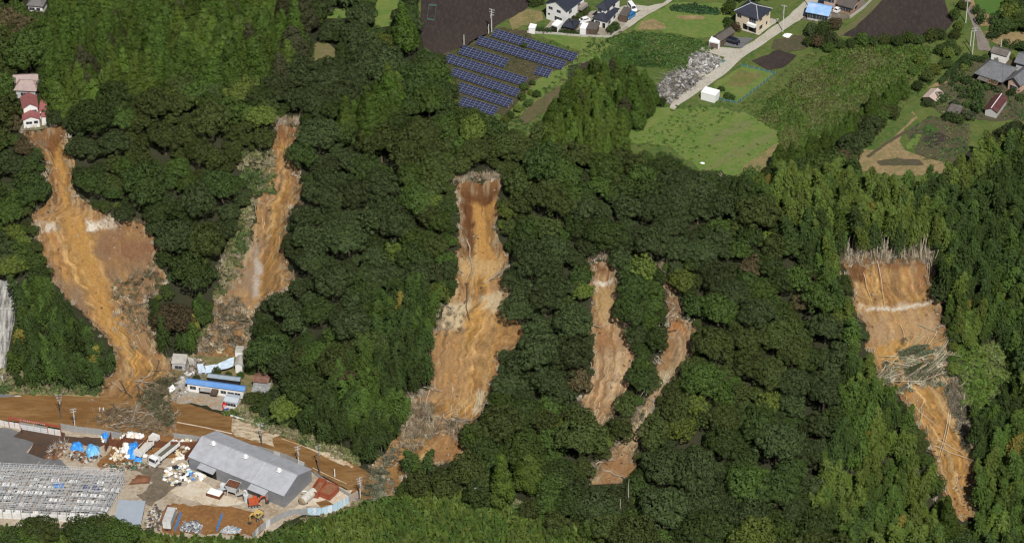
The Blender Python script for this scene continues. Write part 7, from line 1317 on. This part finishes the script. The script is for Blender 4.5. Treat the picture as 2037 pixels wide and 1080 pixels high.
# bulk bags, sacks and boxes: each one a thing
def sack_mesh(k, m):
    r = rv(k); b = bmesh.new(); bmesh.ops.create_icosphere(b, subdivisions=2, radius=.62)
    for v in b.verts: v.co = v.co*(1+r.normal(0, .15)); v.co.z = max(-.35, v.co.z*.75); v.co.x = math.copysign(abs(v.co.x)**.8*.9, v.co.x)
    me = bpy.data.meshes.new('sack'); b.to_mesh(me); b.free(); me.materials.append(m); return me
SW = [sack_mesh(30, M('white_sack', (.74, .72, .68), .8, .06)), sack_mesh(31, M('white_sack', (.74, .72, .68))), sack_mesh(32, M('cream_sack', (.58, .49, .34), .8, .1)), sack_mesh(33, M('grimy_sack', (.40, .34, .26), .8, .2)), sack_mesh(34, M('blue_sack', (.08, .22, .5), .6, .1)), sack_mesh(35, M('black_sack', (.03, .03, .035), .5, .1)), sack_mesh(36, M('pale_cyan_sack', (.35, .6, .72), .6, .1))]
SN = ['white', 'white', 'cream', 'grimy beige', 'blue', 'black', 'pale blue']
def sacks(n, poly, wts, lab, group, k, hgt=1.0, smin=.7, smax=1.5):
    r = rv(1100+k); q = np.array(poly, float); wts = np.array(wts, float)/sum(wts); c = 0
    w = ground(jitter_outline(poly, 4, 0))[:, :2]
    while c < n:
        x, y = r.uniform(q[:, 0].min(), q[:, 0].max()), r.uniform(q[:, 1].min(), q[:, 1].max())
        if not inpoly(np.array([x]), np.array([y]), q)[0]: continue
        g = G(x, y); d = float(dpoly(np.array([g.x]), np.array([g.y]), w)[0]); i = int(r.choice(7, p=wts)); s = r.uniform(smin, smax); o = put(bpy.data.objects.new('sack', SW[i])); o.location = (g.x, g.y, g.z+.3*s+hgt*min(1, d/2)*r.random()); o.rotation_euler = (r.normal(0, .3), r.normal(0, .3), r.random()*6); o.scale = (s, s*r.uniform(.7, 1.2), s*r.uniform(.6, 1)); tag(o, f'{"large" if s > 1.1 else "small"} {SN[i]} bag {lab}', 'bag', group); c += 1
sacks(58, [(243, 872), (262, 864), (284, 870), (270, 880), (258, 884), (254, 912), (246, 900)], [6, 5, 1, 0, 0, 0, 0], 'in the white heap behind the blue tarp', 'bags heaped by the rusty wall', 1, 1.6, .9, 1.7)
sacks(24, [(268, 896), (280, 890), (290, 906), (278, 916), (268, 912)], [6, 5, 1, 0, 0, 0, 0], 'spilling right of the blue tarp toward the trailer', 'bags heaped by the rusty wall', 2, .8, .8, 1.5)
sacks(52, [(344, 878), (384, 876), (382, 890), (370, 905), (352, 925), (335, 930), (350, 905)], [4, 3, 3, 2, .4, 0, .6], 'strewn between the dump truck and the warehouse', 'bags strewn by the warehouse', 3, .6, .5, 1.1)
sacks(74, [(322, 950), (338, 930), (362, 920), (382, 930), (392, 950), (370, 962), (340, 968)], [4, 3, 3, 2, 1, 1.5, .7], 'in the mixed junk pile at the warehouse corner', 'bags of the mixed junk pile', 4, 1.0, .5, 1.1)
sacks(30, [(214, 892), (240, 892), (246, 912), (226, 922), (216, 908)], [1, 1, 4, 3, 0, 0, 0], 'on the ground of the small rusty bay', 'bags of the small bay', 5, .3, .5, 1.0)
sacks(10, [(388, 942), (400, 936), (406, 950), (396, 958)], [5, 3, 1, 0, 0, 0, 0], 'stacked white at the warehouse doorway', 'bags at the warehouse doorway', 6, 1.2, .9, 1.4)
sacks(9, [(204, 866), (212, 872), (204, 882), (200, 878)], [3, 3, 3, 2, 0, 0, 0], 'beside the hanging blue tarp at the fence', 'bags at the fence', 7, .3, .5, .9)
# blue tarpaulins
TARP = M('blue_tarpaulin', (.035, .25, .68), .38, .12, 1.5, (.16, .45, .8), .3, spec=.5, bmp=.05); LTARP = M('light_blue_tarpaulin', (.12, .42, .75), .38, .16, 1.5, (.4, .62, .8), .4, spec=.5)
def tarp(label, poly, h, mat, k):
    r = rv(1200+k); q = jitter_outline(poly, 3.0, .5, k); P = ground(q); c = P.mean(0); n = len(P); rings = 8; vs, fs = [tuple(c+[0, 0, h+.1])], []
    for j in range(1, rings+1):
        t = j/rings
        for i in range(n):
            p = c+(P[i]-c)*t; a = i/n*6.28; z = c[2]+h*(1-t**3.2)*(1+.18*math.sin(a*3+k))+.06+(.16*math.sin(a*11+k+t*3)+.1*math.sin(a*23))*t*h*.35+r.normal(0, .05); vs.append((p[0], p[1], max(z, c[2]+.03)))
    for i in range(n): fs.append((0, 1+i, 1+(i+1) % n))
    for j in range(rings-1):
        for i in range(n): a = 1+j*n; fs.append((a+i, a+n+i, a+n+(i+1) % n, a+(i+1) % n))
    b = MB().add([(x-c[0], y-c[1], z-c[2]) for x, y, z in vs], fs); o = put(bpy.data.objects.new('tarpaulin', b.mesh('tarpaulin', mat))); o.location = tuple(c); tag(o, label, 'tarpaulin')
tarp('blue tarpaulin over the left of two low piles on the dark mud', [(139, 894), (144, 880), (164, 884), (168, 896), (150, 900)], 1.5, TARP, 1)
tarp('light blue tarpaulin over the right of two low piles on the dark mud', [(169, 904), (174, 886), (198, 890), (199, 902), (186, 910), (176, 912)], 1.7, LTARP, 2)
tarp('bright blue tarpaulin draped down the heap of white bags', [(253, 888), (258, 882), (280, 880), (277, 892), (268, 904), (270, 914), (252, 914), (250, 906), (256, 900)], 1.9, TARP, 3)
tarp('small blue tarpaulin hanging over the rusty plate by the fence', [(200, 868), (203, 860), (219, 863), (218, 872), (211, 881)], 1.4, TARP, 4)
tarp('blue tarpaulin strip at the foot of the heap of white bags', [(266, 918), (268, 910), (284, 912), (282, 920)], .6, TARP, 5)
tarp('pale green net bundle beside the upper rubble heap', [(1430, 124), (1436, 119), (1444, 122), (1440, 127)], .6, TEALP, 6)
tarp('bright white sheet spread on the ground right of the gravel road', [(1556, 72), (1563, 66), (1577, 69), (1569, 78)], .25, R_WHITE, 7)
tarp('white plastic sheet lying in the mown grass field', [(1392, 326), (1395, 323), (1403, 324), (1402, 328)], .2, R_WHITE, 8)
tarp('blue tarpaulin on the steel frame floor', [(105, 968), (108, 960), (128, 961), (127, 968)], .0, TARP, 9) if False else None
p = Z(117, 966, 1.85); o = put(bpy.data.objects.new('tarpaulin', MB().box((0, 0, .15), (2.8, 1.6, .3)).box((.2, .1, .36), (1.9, 1.1, .2), .2).mesh('tarpaulin', TARP))); o.location = p; tag(o, 'blue tarpaulin bundle on the white slabs of the steel frame', 'tarpaulin')
p = Z(138, 972, 1.85); o = thing('work_platform', 'small wooden platform on red legs standing on the steel frame floor', 'platform', p); MB().box((0, 0, 1.3), (1.6, 1.2, .12)).build('deck', M('plank', (.5, .4, .25), .8), o)
for x in (-.7, .7):
    for y in (-.5, .5): part('leg', unit_box('platform_leg', M('red_leg', (.35, .12, .08), .7)), o, (x, y, .65), scale=(.12, .12, 1.3))
for lab, a, b in (('rusty angled steel channel in front of the left blue-covered pile', (146, 899), (168, 908)), ('orange-brown steel table on the mud between scrap and blue tarp', (120, 894), (134, 892)), ('orange-brown steel stack at the asphalt edge', (92, 910), (114, 910)), ('rusty steel plate lying on the concrete near the steel frame', (262, 958), (296, 956)), ('long rust-brown plate leaning left of the box truck', (322, 1040), (338, 1006))):
    A, B = G(*a), G(*b); d = B-A; o = put(bpy.data.objects.new('steel_plate', MB().box((d.length/2, 0, .35), (d.length, 1.5, .14), rx=.12).box((d.length/2, .5, .15), (d.length*.8, .2, .3)).mesh('steel_plate', M('dull_rust', (.16, .07, .04), .85, .3, 1.0, (.26, .13, .06), .4)))); o.location = A; o.rotation_euler = (0, 0, math.atan2(d.y, d.x)); tag(o, lab, 'steel plate')

# clods and stones lying on the bare slopes, leaning trunks along their edges
def clods():
    r = rv(1300); Q, T = [], []
    for k, s in enumerate(SCARS):
        m = s['mesh_xyz']; i = r.choice(len(m), size=min(len(m), int(len(m)*.05)), replace=False); d = dpoly(m[i, 0], m[i, 1], s['wpoly']); v = (s['y1']-m[i, 1])/(s['y1']-s['y0']); keep = r.random(len(i)) < np.where((d < 1.6) | (v > .8), .9, .14); i = i[keep]; Q.append(m[i])
        t = np.array([(.27, .15, .06), (.2, .12, .06), (.36, .26, .15), (.15, .09, .045), (.42, .37, .28)]); T.append(t[r.integers(0, 5, len(i))])
    q = np.concatenate(Q); n = len(q); s_ = .12+.5*r.random(n)**3
    scatter('soil_clods', 'clods and stones lying over the bare landslide soil', q, np.stack([s_*1.4, s_*1.4, s_], 1), np.c_[r.normal(0, .3, n), r.normal(0, .3, n), r.random(n)*6.28], r.integers(0, 4, n), np.concatenate(T), CHK)
clods()
rr = rv(1301)
for k, (s, nm) in enumerate(zip(SCARS, ('leftmost', 'second', 'tall middle', 'striped', 'forked', 'far right'))):
    for side, sd in ((s['L'], 'left'), (s['R'], 'right')):
        e = resample(side, 9)[1:-1]
        for x, y in e:
            if rr.random() < .6: a = (.4 if sd == 'left' else 2.74)+rr.normal(0, .5); L = rr.uniform(18, 40); lie('fallen_log', LOGS[int(rr.integers(6))], 8, (x-math.cos(a)*L*.4, y-math.sin(a)*L*.4), (x+math.cos(a)*L*.6, y+math.sin(a)*L*.6), f'trunk toppled inward over the {sd} edge of the {nm} landslide', 'fallen tree', 'trunks toppled over the landslide edges', rr.uniform(.6, 1.0), .5)

for (x, y, hgt, lean, lab) in ((1251, 1024, 13, -.04, 'tall bare pale trunk standing at the foot of the forked landslide, right of two'), (1233, 1040, 9, -.05, 'shorter bare pale trunk standing at the foot of the forked landslide, left of two'), (1128, 668, 6, .1, 'bare dead tree left of the striped landslide'), (1432, 372, 5, .1, 'pale dead branching tree at the lower edge of the mown field')):
    g = G(x, y); o = put(bpy.data.objects.new('dead_tree', trunk_mesh('dead_tree', rv(int(x)), hgt, .2, 4 if hgt < 8 else 0, 1.6, PALEBARK))); o.location = g; o.rotation_euler = (0, lean, x); tag(o, lab, 'dead tree')
LINE = M('road_paint', (.55, .47, .36), .8, .25, .6, (.25, .14, .06), .5)
for a in ([(352, 839), (410, 850), (462, 862), (462, 864), (410, 852), (352, 841)], [(622, 930), (650, 944), (690, 962), (690, 963.5), (650, 945.5), (622, 931.5)], [(560, 872), (600, 886), (640, 902), (640, 903), (600, 887), (560, 873)]): sheet('road_marking', a, LINE, .14, step=6)
